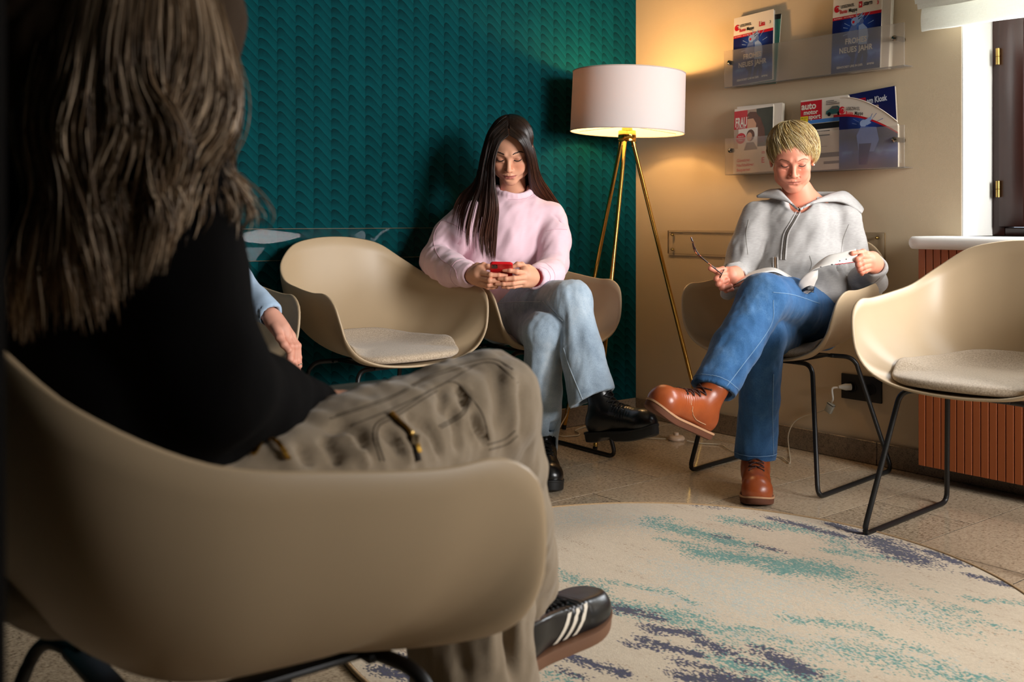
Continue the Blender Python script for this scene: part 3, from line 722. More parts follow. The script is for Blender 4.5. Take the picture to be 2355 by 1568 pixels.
text_obj('title_lettering', 'stern', .024, .126, .282*.735+.026, MP['black'], r, -.001, bold=.02, sx=.72, shear=.2); text_obj('issue_number', '3', .018, .180, .282*.735+.022, MP['red'], r, -.001, bold=.02)
zz = .282*.735+.021
poly_obj('logo_star', [(rect(.108, zz, .122, zz+.022), 0), ([(.110, zz+.016), (.114, zz+.013), (.118, zz+.018), (.116, zz+.011), (.120, zz+.008), (.115, zz+.008), (.112, zz+.003), (.112, zz+.009)], 1)], [MP['red'], MP['white']], r, -.0012)
tC, _ = on_right(1682, 320, .05)
r = magazine('magazine', 'pale reading folder tucked behind the ladies magazine on the lower shelf', 0, 0, .036, .222, .272, .016, -.5, 3, 'white', GM, zb2, tC+.004)
swirl(r, .026, .247, .012); poly_obj('cover_photo', [(rect(0, 0, .016, .205), 0), (rect(0, .205, .016, .216), 1)], [MP['navy'], MP['red']], r)
r = magazine('magazine', 'ladies magazine with a portrait cover at the left of the lower shelf', 0, 0, .050, .190, .262, .008, 1.8, 4, 'white', GM, zb2, tC+.010)
cvr = [(rect(.0, .13, .19, .255), 0), (rect(.12, .13, .19, .255), 1), (ell(.098, .20, .036, .046), 2), (rect(.0, .03, .19, .13), 3),
       (rect(.0, .128, .115, .185), 3)]
poly_obj('cover_photo', [(rect(0, .10, .19, .252), 0), (rect(.11, .10, .19, .252), 1)], [MP['tan'], MP['green']], r, -.0004)
poly_obj('cover_portrait', [([(.050, .150), (.046, .190), (.055, .225), (.078, .243), (.108, .240), (.132, .205), (.150, .160), (.158, .120), (.120, .110)], 1), ([(.045, .185), (.05, .215), (.07, .238), (.10, .240), (.13, .215), (.15, .170), (.155, .125), (.13, .12), (.10, .18)], 1), (ell(.080, .190, .030, .036), 0), ([(.06, .215), (.09, .236), (.12, .21), (.145, .16), (.15, .12), (.135, .125), (.12, .18), (.095, .215)], 1)], [MP['skin'], MP['brown']], r, -.0006)
poly_obj('cover_inset', [(rect(.022, .095, .118, .178), 0), (ell(.083, .148, .020, .024), 1), ([(.052, .090), (.065, .120), (.10, .120), (.118, .095), (.118, .090)], 2), (ell(.078, .143, .013, .018), 3)], [MP['white'], MP['brown'], MP['grey'], MP['skin']], r, -.0008)
poly_obj('title_block', [(rect(0, .178, .066, .252), 0)], [MP['red']], r, -.0010); text_obj('title_lettering', 'FRAU', .052, .006, .188, MP['white'], r, -.0014, bold=.025, sx=.46)
text_obj('title_lettering', 'IM SPIEGEL', .010, .012, .180, MP['white'], r, -.0014)
poly_obj('red_badge', [(ell(.036, .140, .024, .022), 0)], [MP['red']], r, -.0012)
for k, tx in enumerate(('Rente für', 'Hausfrauen und', 'Mütter')): text_obj('badge_lettering', tx, .0075, .036, .146-.0085*k, MP['white'], r, -.0016, align='CENTER')
poly_obj('advert_leaf', [([(.006, 0), (.126, 0), (.132, .084)]+[(.132-.126*k/10, .084-.034*math.sin(math.pi*k/10)) for k in range(11)]+[(.006, .08)], 0), (rect(.132, 0, .19, .1), 0)], [MP['white']], r, -.0010)
for k, tx in enumerate(('Günstiger.', 'Nachhaltiger.', 'Bequemer.')): text_obj('advert_lettering', tx, .0165, .018, .046-.019*k, MP['rose'], r, -.0014, bold=.02)
text_obj('advert_lettering', 'm', .02, .140, .070, MP['rose'], r, -.0014, bold=.02); text_obj('advert_lettering', 'E', .03, .139, .035, MP['rose'], r, -.0014, bold=.03)
tD, _ = on_right(1838, 320, .05)
r = magazine('magazine', 'car magazine folder with red title block and yellow badge on the lower shelf', 0, 0, .046, .205, .268, .012, 1.2, 3, 'white', GM, zb2, tD)
h = .268; w = .205
poly_obj('cover_layout', [(rect(0, .190, .094, .262), 0), (rect(0, .176, w, .190), 1), (rect(0, .152, w, .174), 2), (rect(.0, .07, .012, .152), 2), (rect(.105, .02, .200, .03), 4), (rect(.19, .06, w, .15), 0), (rect(.01, .045, w, .062), 4), (rect(.04, .125, .13, .129), 2), (rect(.05, .100, .075, .122), 4), (rect(.04, .142, .13, .145), 2), (rect(.05, .085, .12, .0865), 4), (rect(.145, .190, .20, .199), 0), (rect(.0, .176, .034, .206), 3)],
         [MP['red'], MP['sky'], MP['black'], MP['yellow'], MP['grey']], r, -.0005)
text_obj('title_lettering', 'auto', .036, .004, .232, MP['white'], r, -.001, bold=.03, sx=1.0); text_obj('title_lettering', 'motor', .024, .014, .212, MP['white'], r, -.001, bold=.03); text_obj('title_lettering', 'sport', .024, .036, .194, MP['white'], r, -.001, bold=.03)
for k, tx in enumerate(('Alle neuen', 'Modelle', 'im Test')): text_obj('badge_lettering', tx, .0065, .003, .198-.008*k, MP['black'], r, -.001)
poly_obj('cover_car', [([(.112, .204), (.114, .216), (.126, .222), (.140, .232), (.162, .232), (.176, .222), (.184, .214), (.182, .203)], 0), ([(.130, .222), (.142, .230), (.158, .230), (.168, .221)], 2), (ell(.126, .204, .0075, .0075), 1), (ell(.168, .204, .0075, .0075), 1)], [MP['carteal'], MP['black'], MP['grey']], r, -.0012)
for k in range(3): poly_obj('cover_print', [(rect(.112, .240+.006*k, .17-.012*k, .2425+.006*k), 0)], [MP['grey']], r, -.001)
tE, _ = on_right(1948, 320, .03)
r = magazine('magazine', 'dark blue magazine leaning behind the curled folder on the lower shelf', 0, 0, .022, .222, .272, .008, 4.5, 2, 'navy', GM, zb2, tE-.02)
text_obj('title_lettering', 'am Kiosk', .030, .110, .226, MP['kiosk'], r, -.001, bold=.03, sx=.70); poly_obj('title_block', [(rect(.062, .222, .106, .250), 0)], [MP['red']], r, -.0008); text_obj('title_lettering', 'NEU', .028, .066, .226, MP['navy'], r, -.0014, bold=.03, sx=.66)
text_obj('title_lettering', 'nz', .028, .03, .226, MP['kiosk'], r, -.0014, bold=.03, sx=.66)
poly_obj('cover_inset', [([(.10, .14), (.17, .14), (.155, .216), (.11, .216)], 0), ([(.11, .19), (.13, .205), (.156, .205), (.16, .19), (.158, .18), (.112, .18)], 1)], [MP['tan'], MP['red']], r, -.0008)
# front folder whose cover flops forward
tF, _ = on_right(1928, 330, .05)
p = CORNER-B2*tF-A2*.050
r = bpy.data.objects.new('magazine', None); link(r); r.location = (p.x, p.y, zb2); r.rotation_euler = (0, 0, ANG_RIGHT); tag(r, 'blue folder with a limp curling cover at the right of the lower shelf', 'magazine', GM)
w, h = .236, .262; nx, nz = 30, 30
def flop(x, z):
    top = h-.105*(x/w)**1.9; zz = z*top/h
    b = max(0, (zz-.12)/.14)
    return (x+.006*b, .004+.014*math.sin(min(1, b)*1.6)*(.4+x/w)*-.55, zz)
V = []; F = []; MI = []
for j in range(nz+1):
    for i in range(nx+1): V.append(flop(w*i/nx, h*j/nz))
for j in range(nz):
    for i in range(nx): 
        F.append((j*(nx+1)+i, j*(nx+1)+i+1, (j+1)*(nx+1)+i+1, (j+1)*(nx+1)+i)); f = j/nz; MI.append(0 if f < .72 else (1 if f < .76 else 2))
me = bpy.data.meshes.new('front_cover'); me.from_pydata(V, [], F); [me.materials.append(q) for q in (MAT_BLUE, MP['red'], MP['white'])]; me.polygons.foreach_set('material_index', MI); me.polygons.foreach_set('use_smooth', [True]*len(F)); link(bpy.data.objects.new('front_cover', me), r)
box_obj('pages', (.002, .006, .0), (w-.004, .016, .150), MP['paper'], r)
tube_obj('cover_edge', [Vector(flop(w*i/20, h))+Vector((0, -.0006, 0)) for i in range(21)], .0016, MP['white'], r, 6)
text_obj('title_lettering', 'LESEZIRKEL', .0155, .036, .214, MP['black'], r, -.0065, bold=.012, sx=.72, roll=-5); text_obj('title_lettering', 'Bunte', .019, .034, .196, MP['red'], r, -.0065, bold=.02, sx=.68, roll=-5); text_obj('title_lettering', 'Mappe', .019, .071, .193, MP['black'], r, -.0065, bold=.02, sx=.68, roll=-5)
swirl(r, .019, .214, .013)
for ch in r.children:
    if ch.name.startswith('logo_swirl'): ch.location.y = -.004
cx, cz = .120, .148; st = []
for a, d0, d1 in ((150, .035, .062), (165, .04, .06), (62, .03, .05), (48, .035, .06), (20, .045, .07)):
    a = math.radians(a); c, s = math.cos(a), math.sin(a); st.append(([(cx+d0*c-.0007*s, cz+d0*s+.0007*c), (cx+d1*c-.0012*s, cz+d1*s+.0012*c), (cx+d1*c+.0012*s, cz+d1*s-.0012*c), (cx+d0*c+.0007*s, cz+d0*s-.0007*c)], 0))
st += [(ell(cx-.012, cz+.012, .014, .013), 1), ([(cx-.006, cz+.024), (cx+.022, cz+.036), (cx+.018, cz+.026), (cx+.026, cz+.026), (cx+.014, cz+.018), (cx+.02, cz+.012), (cx+.002, cz+.004)], 1), ([(cx-.04, cz-.03), (cx-.022, cz+.002), (cx+.04, cz-.004), (cx+.05, cz-.05), (cx+.03, cz-.09), (cx-.03, cz-.09)], 0), ([(cx-.03, cz-.06), (cx+.02, cz-.06), (cx+.0, cz-.135), (cx-.03, cz-.135)], 2)]
poly_obj('cover_players', st, [MP['steelblue'], MP['pale'], MP['navy']], r, -.0075)

# ---------------------------------------------------------------- slatted wooden radiator cover under the sill
MAT_SLAT = wood_mat('orange_oiled_slat_wood', lin(172, 92, 44), lin(136, 66, 28), 0.45, (50, 50, 3))
RO = 0.125
tr0, zr0 = on_right(2112, 1069, RO)
rc = empty('radiator_cover', c3, ANG_RIGHT); tag(rc, 'orange wooden slatted radiator cover below the white window sill', 'radiator cover')
tr1 = tr0+1.30; ztop = .782
box_obj('backing_frame', (tr0+.004, -RO+.010, zr0+.012), (tr1, -.016, ztop), simple('dark_slot_backing', (30, 16, 9), 0.9), rc)
pitch = .0268; ns = int((tr1-tr0)/pitch)
bm = bmesh.new(); add_box(bm, (0, -RO, zr0), (pitch-.0028, -RO+.0098, ztop), .0012, seg=1); sme = bpy.data.meshes.new('slat'); bm.to_mesh(sme); bm.free(); sme.materials.append(MAT_SLAT)
for k in range(ns):
    s = bpy.data.objects.new('slat', sme); link(s, rc); s.location = (tr0+k*pitch, random.uniform(-.0005, .0005), 0)

# ---------------------------------------------------------------- roman blind, drawn up
m = M('linen_blind_fabric'); o = m.obj(); wv = m.noise(1.0, m.scaled(o, (900, 900, 90)), 2.0); wv2 = m.noise(1.0, m.scaled(o, (60, 60, 900)), 2.0)
f = m.math('MULTIPLY_ADD', wv, .5, m.math('MULTIPLY', wv2, .5))
m.p(base=m.ramp(f, [(0.35, lin(206, 203, 192)), (0.65, lin(228, 226, 216))]), rough=0.9, spec=0.1, normal=m.bump(f, .15, .0006))
tl2 = m.node('ShaderNodeBsdfTranslucent', {0: (.78, .77, .70, 1)}); mx2 = m.node('ShaderNodeMixShader', {0: .35, 1: m.b.outputs[0], 2: tl2}); m.set(m.out.inputs[0], mx2); MAT_BLIND = m.m
rb = empty('roman_blind', c3, ANG_RIGHT); tag(rb, 'pale linen roman blind folded up at the top of the window', 'blind')
bt0, bz = on_right(2120, 76, .085)
def blind_fold(y0, z0, z1, x0, bulge, sag, ph):
    nx, nz = 40, 10; V = []; F = []
    L = 1.42-x0+bt0
    for side in (0, 1):
        for j in range(nz+1):
            for i in range(nx+1):
                fx, fz = i/nx, j/nz; x = x0+fx*L
                zz = z0+(z1-z0)*fz+sag*math.sin(fx*math.pi*3.2+ph)*(1-fz)+.010*(1-fz)*math.exp(-fx*9)*-1+.012*math.exp(-((fx-.0)/.06)**2)*(1-fz)
                y = y0-bulge*math.sin(fz*math.pi)-.006*math.sin(fx*9+ph)*(1-fz)+(.004 if side else 0)
                V.append((x, y, zz))
        b = side*(nx+1)*(nz+1)
        for j in range(nz):
            for i in range(nx): q = (b+j*(nx+1)+i, b+j*(nx+1)+i+1, b+(j+1)*(nx+1)+i+1, b+(j+1)*(nx+1)+i); F.append(q if not side else q[::-1])
    o_ = mesh_obj('fabric_fold', V, F, MAT_BLIND, rb); return o_
blind_fold(-.085, bz, bz+.085, bt0, .006, .006, .4)
for k in range(4): blind_fold(-.094-.006*k, bz+.078+.014*k, bz+.20+.02*k, bt0-.010-.003*k, .010, .003, 1.1*k)
blind_fold(-.07, bz+.10, 2.05, bt0-.004, .01, .002, 2.2)
box_obj('head_rail', (bt0-.01, -.085, 2.04), (bt0+1.45, -.002, 2.08), MAT_WHITE, rb, .003)

# ---------------------------------------------------------------- round rug
RC = Vector((0.394, 2.415)); RR = 0.803
rug = empty('round_rug', (RC.x, RC.y, 0), ANG_RIGHT); tag(rug, 'round cream rug with teal and navy brushed streaks in the middle of the floor', 'rug')
def rl(x, y):   # crop coordinates of the rug study -> rug frame
    q = floor_at(1250+x/2.131, 1120+y/2.131, .010); d = Vector((q.x-RC.x, q.y-RC.y)); ax, ay = Vector((-B2.x, -B2.y)), Vector((A2.x, A2.y)); return d.dot(ax), d.dot(ay)
T = [(530,150,610,145,12,.5),(600,185,930,265,26,1),(580,250,830,290,12,.6),(800,320,1400,395,34,1),(1150,390,1390,410,34,1),(930,160,1280,200,20,.8),(1400,240,1560,330,22,.6),(1420,310,1700,345,16,.7),(20,400,250,480,24,.6),(340,460,560,500,12,.6),(600,500,740,560,12,.45),(270,560,700,640,40,.85),(750,690,1030,700,26,.6),(1200,640,1570,680,22,.65),(1650,720,1850,790,22,.5),(1900,560,2050,640,16,.55),(2080,540,2350,560,14,.55),(2050,590,2090,600,16,.6),(2140,650,2350,710,14,.5),(1560,485,1640,490,12,.5),(1130,720,1200,750,20,.5),(950,870,1350,930,60,.75),(1540,800,1900,880,60,.55),(2000,920,2150,940,40,.6),(900,740,1300,790,40,.4),(1700,560,1800,580,12,.4),(1560,480,1900,640,60,.3),(1840,480,1900,500,12,.3),(20,880,120,950,40,.4)]
NV = [(1130,150,1450,230,11,1),(1420,180,1540,215,12,1),(1640,260,1800,340,32,1),(1900,315,2030,365,13,1),(2110,430,2240,465,12,.95),(1060,285,1180,310,7,.7),(850,235,900,240,9,.6),(1000,180,1080,200,9,.6),(320,580,520,620,24,.9),(540,690,720,710,22,1),(490,740,740,810,18,1),(30,800,380,900,22,1),(790,760,890,800,26,.85),(1110,810,1260,890,34,1),(1000,850,1090,870,20,.85),(680,850,860,890,22,.75),(720,930,1000,945,36,1),(100,890,180,920,16,.7),(-735,828,-640,832,8,1),(-800,890,-660,920,24,.95),(750,90,900,100,7,.4),(430,765,540,780,10,.8)]
LB = [(180,150,500,180,40,.5),(750,430,1000,560,70,.6),(1000,480,1200,480,60,.5),(1500,560,1800,600,60,.35),(900,700,1500,760,60,.35),(600,520,760,590,40,.5),(1300,760,1900,850,70,.4)]
NG = 330
gx = np.linspace(-RR, RR, NG); X, Y = np.meshgrid(gx, gx, indexing='ij')
def field(L):
    out = np.zeros_like(X)
    for x0, y0, x1, y1, wpx, s in L:
        a, b = np.array(rl(x0, y0)), np.array(rl(x1, y1)); c0, c1 = rl((x0+x1)/2, (y0+y1)/2-wpx*.5), rl((x0+x1)/2, (y0+y1)/2+wpx*.5)
        wd = max(.016, .5*math.hypot(c0[0]-c1[0], c0[1]-c1[1])*1.8); ba = b-a
        h = np.clip(((X-a[0])*ba[0]+(Y-a[1])*ba[1])/(ba@ba+1e-9), 0, 1)
        dx, dy = X-a[0]-h*ba[0], Y-a[1]-h*ba[1]
        out = np.maximum(out, s*np.exp(-(dx/(wd*1.7))**2-(dy/wd)**2))
    return out
R_ = np.stack([field(T), field(NV), field(LB)], -1).reshape(-1, 3)
rr = np.sqrt(X**2+Y**2).reshape(-1); sc = np.where(rr > RR-.006, (RR-.006)/np.maximum(rr, 1e-6), 1)
V = np.stack([X.reshape(-1)*sc, Y.reshape(-1)*sc, np.full(NG*NG, .0070)], 1)
idx = np.arange(NG*NG).reshape(NG, NG); F = np.stack([idx[:-1, :-1], idx[1:, :-1], idx[1:, 1:], idx[:-1, 1:]], -1).reshape(-1, 4)
keep = (rr[F].min(1) < RR-.006); F = F[keep]
used = np.unique(F); mp_ = -np.ones(NG*NG, int); mp_[used] = np.arange(len(used)); V = V[used]; R_ = R_[used]; F = mp_[F]
m = M('rug_pile'); o = m.obj(); vc = m.col(); s3 = m.node('ShaderNodeSeparateColor', {0: vc})
na = m.noise(1.0, m.scaled(o, (70, 210, 1)), 4.0, .75); nb = m.noise(1.0, m.scaled(o, (190, 330, 1)), 3.0, .8); nc = m.noise(1.0, m.scaled(o, (14, 42, 1)), 4.0, .65); nd = m.noise(1.0, m.scaled(o, (5, 20, 1)), 3.0, .6)
sx_ = m.node('ShaderNodeSeparateXYZ', {0: o}); wob = m.math('MULTIPLY', m.math('SUBTRACT', nb, .5), .006)
tuft = m.node('ShaderNodeCombineXYZ', {0: m.math('FLOOR', m.math('DIVIDE', m.math('ADD', sx_.outputs[0], wob), .0056)), 1: m.math('FLOOR', m.math('DIVIDE', m.math('ADD', sx_.outputs[1], wob), .0034))})
wt = m.node('ShaderNodeTexWhiteNoise', {'Vector': tuft.outputs[0]}, noise_dimensions='2D'); wc = m.node('ShaderNodeSeparateColor', {0: wt.outputs[1]})
cream = m.mix(nd, lin(220, 203, 177), lin(204, 186, 160)); cream = m.mix(m.math('MULTIPLY', wc.outputs[2], .22), cream, lin(150, 128, 100))
mid = m.math('MULTIPLY', m.math('SUBTRACT', m.math('MULTIPLY_ADD', nc, .6, m.math('MULTIPLY', na, .4)), .5), 3.2)
prob = lambda inten, g, b_: m.math('ADD', m.math('MULTIPLY_ADD', inten, g, b_), m.math('MULTIPLY', mid, m.math('MULTIPLY_ADD', inten, .8, .22)))
pick = lambda pr, rnd: m.math('GREATER_THAN', pr, rnd)
br = pick(m.math('MULTIPLY', m.math('SUBTRACT', m.math('MULTIPLY_ADD', nd, .6, m.math('MULTIPLY', na, .4)), .53), 2.6), wc.outputs[1])
c = m.mix(m.math('MULTIPLY', br, .6), cream, lin(150, 108, 72))
c = m.mix(m.math('MULTIPLY', pick(prob(s3.outputs[2], .8, -.05), wc.outputs[1]), .6), c, lin(172, 188, 184))
c = m.mix(m.math('MULTIPLY', pick(prob(s3.outputs[0], .95, -.06), wc.outputs[0]), .92), c, m.mix(wc.outputs[2], lin(40, 128, 122), lin(104, 154, 142)))
c = m.mix(pick(prob(s3.outputs[1], 1.15, -.12), wc.outputs[1]), c, m.mix(wc.outputs[2], lin(50, 44, 86), lin(56, 58, 66)))
m.p(base=c, rough=0.95, spec=0.1, sheen=.2, normal=m.bump(m.math('MULTIPLY_ADD', nb, .7, m.math('MULTIPLY', m.noise(1.0, m.scaled(o, (500, 700, 1)), 2.0), .5)), .5, .004))
mesh_obj('pile', V, F, m.m, rug, True, colors=R_)
ring = [(RR*math.cos(a), RR*math.sin(a), .0052) for a in np.linspace(0, 2*math.pi, 161)]
m = M('rug_binding_cord'); m.p(base=m.mix(m.noise(140, m.obj()), lin(196, 166, 126), lin(150, 118, 82)), rough=.9); tube_obj('edge_binding', ring, .0050, m.m, rug, 8, caps=False)
V, F = lathe([(0, .001), (RR-.004, .001), (RR-.004, .0066), (0, .0064)], 96); mesh_obj('backing', V, F, simple('rug_backing', (150, 130, 104), .95), rug)
# ---------------------------------------------------------------- implicit-surface modelling: smooth unions, meshed by surface nets
def _v(p): return np.array(tuple(p), np.float32)
class Field:
    def __init__(s, lo, hi, res):
        s.lo = np.array(lo, np.float32); s.res = res
        s.n = np.maximum(4, np.ceil((np.array(hi)-s.lo)/res).astype(int)+1)
        s.F = np.full(tuple(s.n), 0.08, np.float32)
    def sub(s, lo, hi):
        a = np.clip(np.floor((np.array(lo)-s.lo)/s.res).astype(int), 0, s.n); b = np.clip(np.ceil((np.array(hi)-s.lo)/s.res).astype(int)+1, 0, s.n)
        if (b <= a).any(): return None
        sl = tuple(slice(x, y) for x, y in zip(a, b))
        X, Y, Z = (s.lo[i]+s.res*np.arange(a[i], b[i], dtype=np.float32) for i in range(3))
        return sl, X[:, None, None], Y[None, :, None], Z[None, None, :]
    def comb(s, sl, d, k, op):
        f = s.F[sl]
        if op == 'cut': d = -d
        if op == 'add':
            if k <= 0: s.F[sl] = np.minimum(f, d); return
            h = np.clip(.5+.5*(f-d)/k, 0, 1); s.F[sl] = f+(d-f)*h-k*h*(1-h)
        else:
            if k <= 0: s.F[sl] = np.maximum(f, d); return
            h = np.clip(.5-.5*(f-d)/k, 0, 1); s.F[sl] = f+(d-f)*h+k*h*(1-h)
    def cap(s, a, b, ra, rb=None, k=.01, op='add', flat=None, fs=1.0):
        """round cone a->b; flat: axis squeezed by factor fs"""
        a, b = _v(a), _v(b); rb = ra if rb is None else rb; R = max(ra, rb)*max(1.0, fs)+k+.012
        q = s.sub(np.minimum(a, b)-R, np.maximum(a, b)+R)
        if q is None: return s
        sl, X, Y, Z = q; ba = b-a; L2 = float(ba@ba)+1e-12
        px, py, pz = X-a[0], Y-a[1], Z-a[2]
        h = np.clip((px*ba[0]+py*ba[1]+pz*ba[2])/L2, 0, 1)
        qx, qy, qz = px-h*ba[0], py-h*ba[1], pz-h*ba[2]
        if flat is not None:
            n = _v(flat); n = n/np.linalg.norm(n); dn = (qx*n[0]+qy*n[1]+qz*n[2])*(1/fs-1)
            qx = qx+dn*n[0]; qy = qy+dn*n[1]; qz = qz+dn*n[2]
        d = np.sqrt(qx*qx+qy*qy+qz*qz)-(ra+(rb-ra)*h)
        if flat is not None and fs < 1: d = d*max(fs, .5)
        s.comb(sl, d, k, op); return s
    def chain(s, pts, radii, k=.01, op='add', flat=None, fs=1.0):
        for i in range(len(pts)-1): s.cap(pts[i], pts[i+1], radii[i], radii[i+1], k, op, flat, fs)
        return s
    def ell(s, c, r, k=.01, R=None, op='add'):
        c = _v(c); r = np.array(r, np.float32); mr = float(r.max())+k+.012
        q = s.sub(c-mr, c+mr)
        if q is None: return s
        sl, X, Y, Z = q; x, y, z = X-c[0], Y-c[1], Z-c[2]
        if R is not None:
            Rm = np.array(R, np.float32)     # columns = local axes in the grid's space
            x, y, z = (x*Rm[0, i]+y*Rm[1, i]+z*Rm[2, i] for i in range(3))
        k0 = np.sqrt((x/r[0])**2+(y/r[1])**2+(z/r[2])**2); k1 = np.sqrt((x/r[0]**2)**2+(y/r[1]**2)**2+(z/r[2]**2)**2)+1e-9
        s.comb(sl, k0*(k0-1)/k1, k, op); return s
    def half(s, p, n, k=0.0, lo=None, hi=None):
        """keep the side where (x-p).n < 0, inside an optional box"""
        p, n = _v(p), _v(n); n = n/np.linalg.norm(n)
        q = s.sub(s.lo if lo is None else lo, s.lo+s.res*s.n if hi is None else hi)
        sl, X, Y, Z = q; d = (X-p[0])*n[0]+(Y-p[1])*n[1]+(Z-p[2])*n[2]
        s.comb(sl, d, k, 'int'); return s
    def front(s, x, z, off=0.0):
        """first surface point met when coming from -Y at (x, z)"""
        i, k = (int(round((a-b)/s.res)) for a, b in ((x, s.lo[0]), (z, s.lo[2]))); col = s.F[i, :, k]; j = int(np.argmax(col < 0))
        t = col[j-1]/(col[j-1]-col[j]) if j > 0 else 0
        return (x, float(s.lo[1]+s.res*(j-1+t))+off, z)
    def mesh(s):
        F = s.F; n0, n1, n2 = F.shape
        I = F < 0
        c = np.zeros((n0-1, n1-1, n2-1), np.uint8)
        corners = [(i, j, k) for i in (0, 1) for j in (0, 1) for k in (0, 1)]
        for i, j, k in corners: c += I[i:n0-1+i, j:n1-1+j, k:n2-1+k]
        act = (c > 0) & (c < 8); ijk = np.argwhere(act)
        vid = np.full(c.shape, -1, np.int32); vid[act] = np.arange(len(ijk), dtype=np.int32)
        vals = np.stack([F[ijk[:, 0]+i, ijk[:, 1]+j, ijk[:, 2]+k] for i, j, k in corners], 1)
        acc = np.zeros((len(ijk), 3), np.float32); cnt = np.zeros(len(ijk), np.float32)
        cc = np.array(corners, np.float32)
        for a in range(8):
            for b in range(a+1, 8):
                if np.abs(cc[a]-cc[b]).sum() != 1: continue
                va, vb = vals[:, a], vals[:, b]; m = (va < 0) != (vb < 0)
                t = np.where(m, va/np.where(m, va-vb, 1), 0)
                acc += m[:, None]*(cc[a]+t[:, None]*(cc[b]-cc[a])); cnt += m
        V = s.lo+s.res*(ijk+acc/cnt[:, None])
        faces = []
        for ax in range(3):
            sl0 = [slice(0, -1)]*3; sl1 = [slice(0, -1)]*3
            lo_ = [slice(1, -1)]*3; lo_[ax] = slice(0, -1); hi_ = [slice(1, -1)]*3; hi_[ax] = slice(1, None)
            A, Bq = I[tuple(lo_)], I[tuple(hi_)]
            e = np.argwhere(A != Bq)
            if not len(e): continue
            flip = A[tuple(e.T)]
            base = e.copy(); o = [0, 1, 2]; o.remove(ax); u, w = o
            base[:, u] += 1; base[:, w] += 1
            def g(du, dw):
                q = base.copy(); q[:, u] -= du; q[:, w] -= dw
                return vid[tuple(q.T)]
            q = np.stack([g(1, 1), g(0, 1), g(0, 0), g(1, 0)], 1)
            if ax == 1: flip = ~flip
            q[~flip] = q[~flip][:, ::-1]; faces.append(q)
        Fq = np.concatenate(faces); Fq = Fq[(Fq >= 0).all(1)]
        return V, Fq.astype(np.int32)
def vnormals(V, F):
    a, b, c, d = (V[F[:, i]] for i in range(4)); n = np.cross(c-a, d-b)
    N = np.zeros_like(V)
    for i in range(4): np.add.at(N, F[:, i], n)
    return N/(np.linalg.norm(N, axis=1, keepdims=True)+1e-12)
def smooth_mesh(V, F, it=2, lam=.5):
    n = len(V); E = np.concatenate([F[:, [0, 1]], F[:, [1, 2]], F[:, [2, 3]], F[:, [3, 0]]])
    deg = np.bincount(E.ravel(), minlength=n).astype(np.float32)[:, None]
    for i in range(it*2):
        S = np.zeros_like(V)
        for k in range(3): S[:, k] = np.bincount(E[:, 0], V[E[:, 1], k], n)+np.bincount(E[:, 1], V[E[:, 0], k], n)
        V = V+(lam if i % 2 == 0 else -lam*1.04)*(S/np.maximum(deg, 1)-V)
    return V
_h = RNG.random(65536).astype(np.float32)
def vnoise(Q):
    """smooth lattice noise in 0..1 for an (n,3) array"""
    Q = np.asarray(Q, np.float32); i = np.floor(Q).astype(np.int64); f = Q-i; f = f*f*(3-2*f); out = 0
    for dx in (0, 1):
        for dy in (0, 1):
            for dz in (0, 1):
                hh = ((i[:, 0]+dx)*73856093 ^ (i[:, 1]+dy)*19349663 ^ (i[:, 2]+dz)*83492791) & 65535
                w = (f[:, 0] if dx else 1-f[:, 0])*(f[:, 1] if dy else 1-f[:, 1])*(f[:, 2] if dz else 1-f[:, 2]); out = out+w*_h[hh]
    return out
def seg_dist(V, a, b):
    a, b = _v(a), _v(b); ba = b-a; h = np.clip(((V-a)@ba)/(ba@ba+1e-12), 0, 1); return np.linalg.norm(V-a-h[:, None]*ba, axis=1), h
def poly_dist(V, pts):
    D = np.full(len(V), 9.0, np.float32); Tt = np.zeros(len(V), np.float32); n = len(pts)-1
    for i in range(n):
        d, h = seg_dist(V, pts[i], pts[i+1]); m = d < D; D[m] = d[m]; Tt[m] = (i+h[m])/n
    return D, Tt
def creases(V, N, lines):
    """lines: (points, width, depth): depth>0 grooves, <0 ridges; faded at both ends"""
    disp = np.zeros(len(V), np.float32)
    for pts, w, dp in lines:
        pp = catmull(pts, 4) if len(pts) > 2 else pts
        D, t = poly_dist(V, pp); disp -= dp*np.exp(-(D/w)**2)*np.clip(np.minimum(t, 1-t)*5+.15, 0, 1)
    return V+N*disp[:, None]
def snap_tube(bvh, pts, r, name, mat, parent, off=0.0, n=40, sides=6, colors=None):
    p = resample(catmull(pts, 6) if len(pts) > 2 else pts, n); out = []
    for q in p:
        loc, nor, _, _ = bvh.find_nearest(Vector(q))
        out.append(loc+nor*off if loc is not None else Vector(q))
    return tube_obj(name, out, r, mat, parent, sides)
def bvh_of(V, F): return BVHTree.FromPolygons([tuple(v) for v in V], [tuple(f) for f in F])
def join_np(parts):
    V, F, C, b = [], [], [], 0
    for v, f, c in parts: V.append(v); F.append(f+b); C.append(c); b += len(v)
    return np.concatenate(V), np.concatenate(F), np.concatenate(C)

# ---------------------------------------------------------------- skin
def skin_mat(name):
    m = M(name); vc = m.col(); o = m.obj(); n = m.noise(55, o, 4.0); n2 = m.noise(420, o, 2.0)
    c = m.mix(m.math('MULTIPLY', n, .30), vc, m.mix(.55, vc, (.46, .10, .06, 1)))
    m.p(base=c, rough=m.math('MULTIPLY_ADD', n2, .15, .42), spec=.35, sss=.05, normal=m.bump(n2, .10, .0008))
    m.b.inputs['Subsurface Radius'].default_value = (.010, .004, .002); m.b.inputs['Subsurface Scale'].default_value = .35
    return m.m
MAT_SKIN = skin_mat('skin')

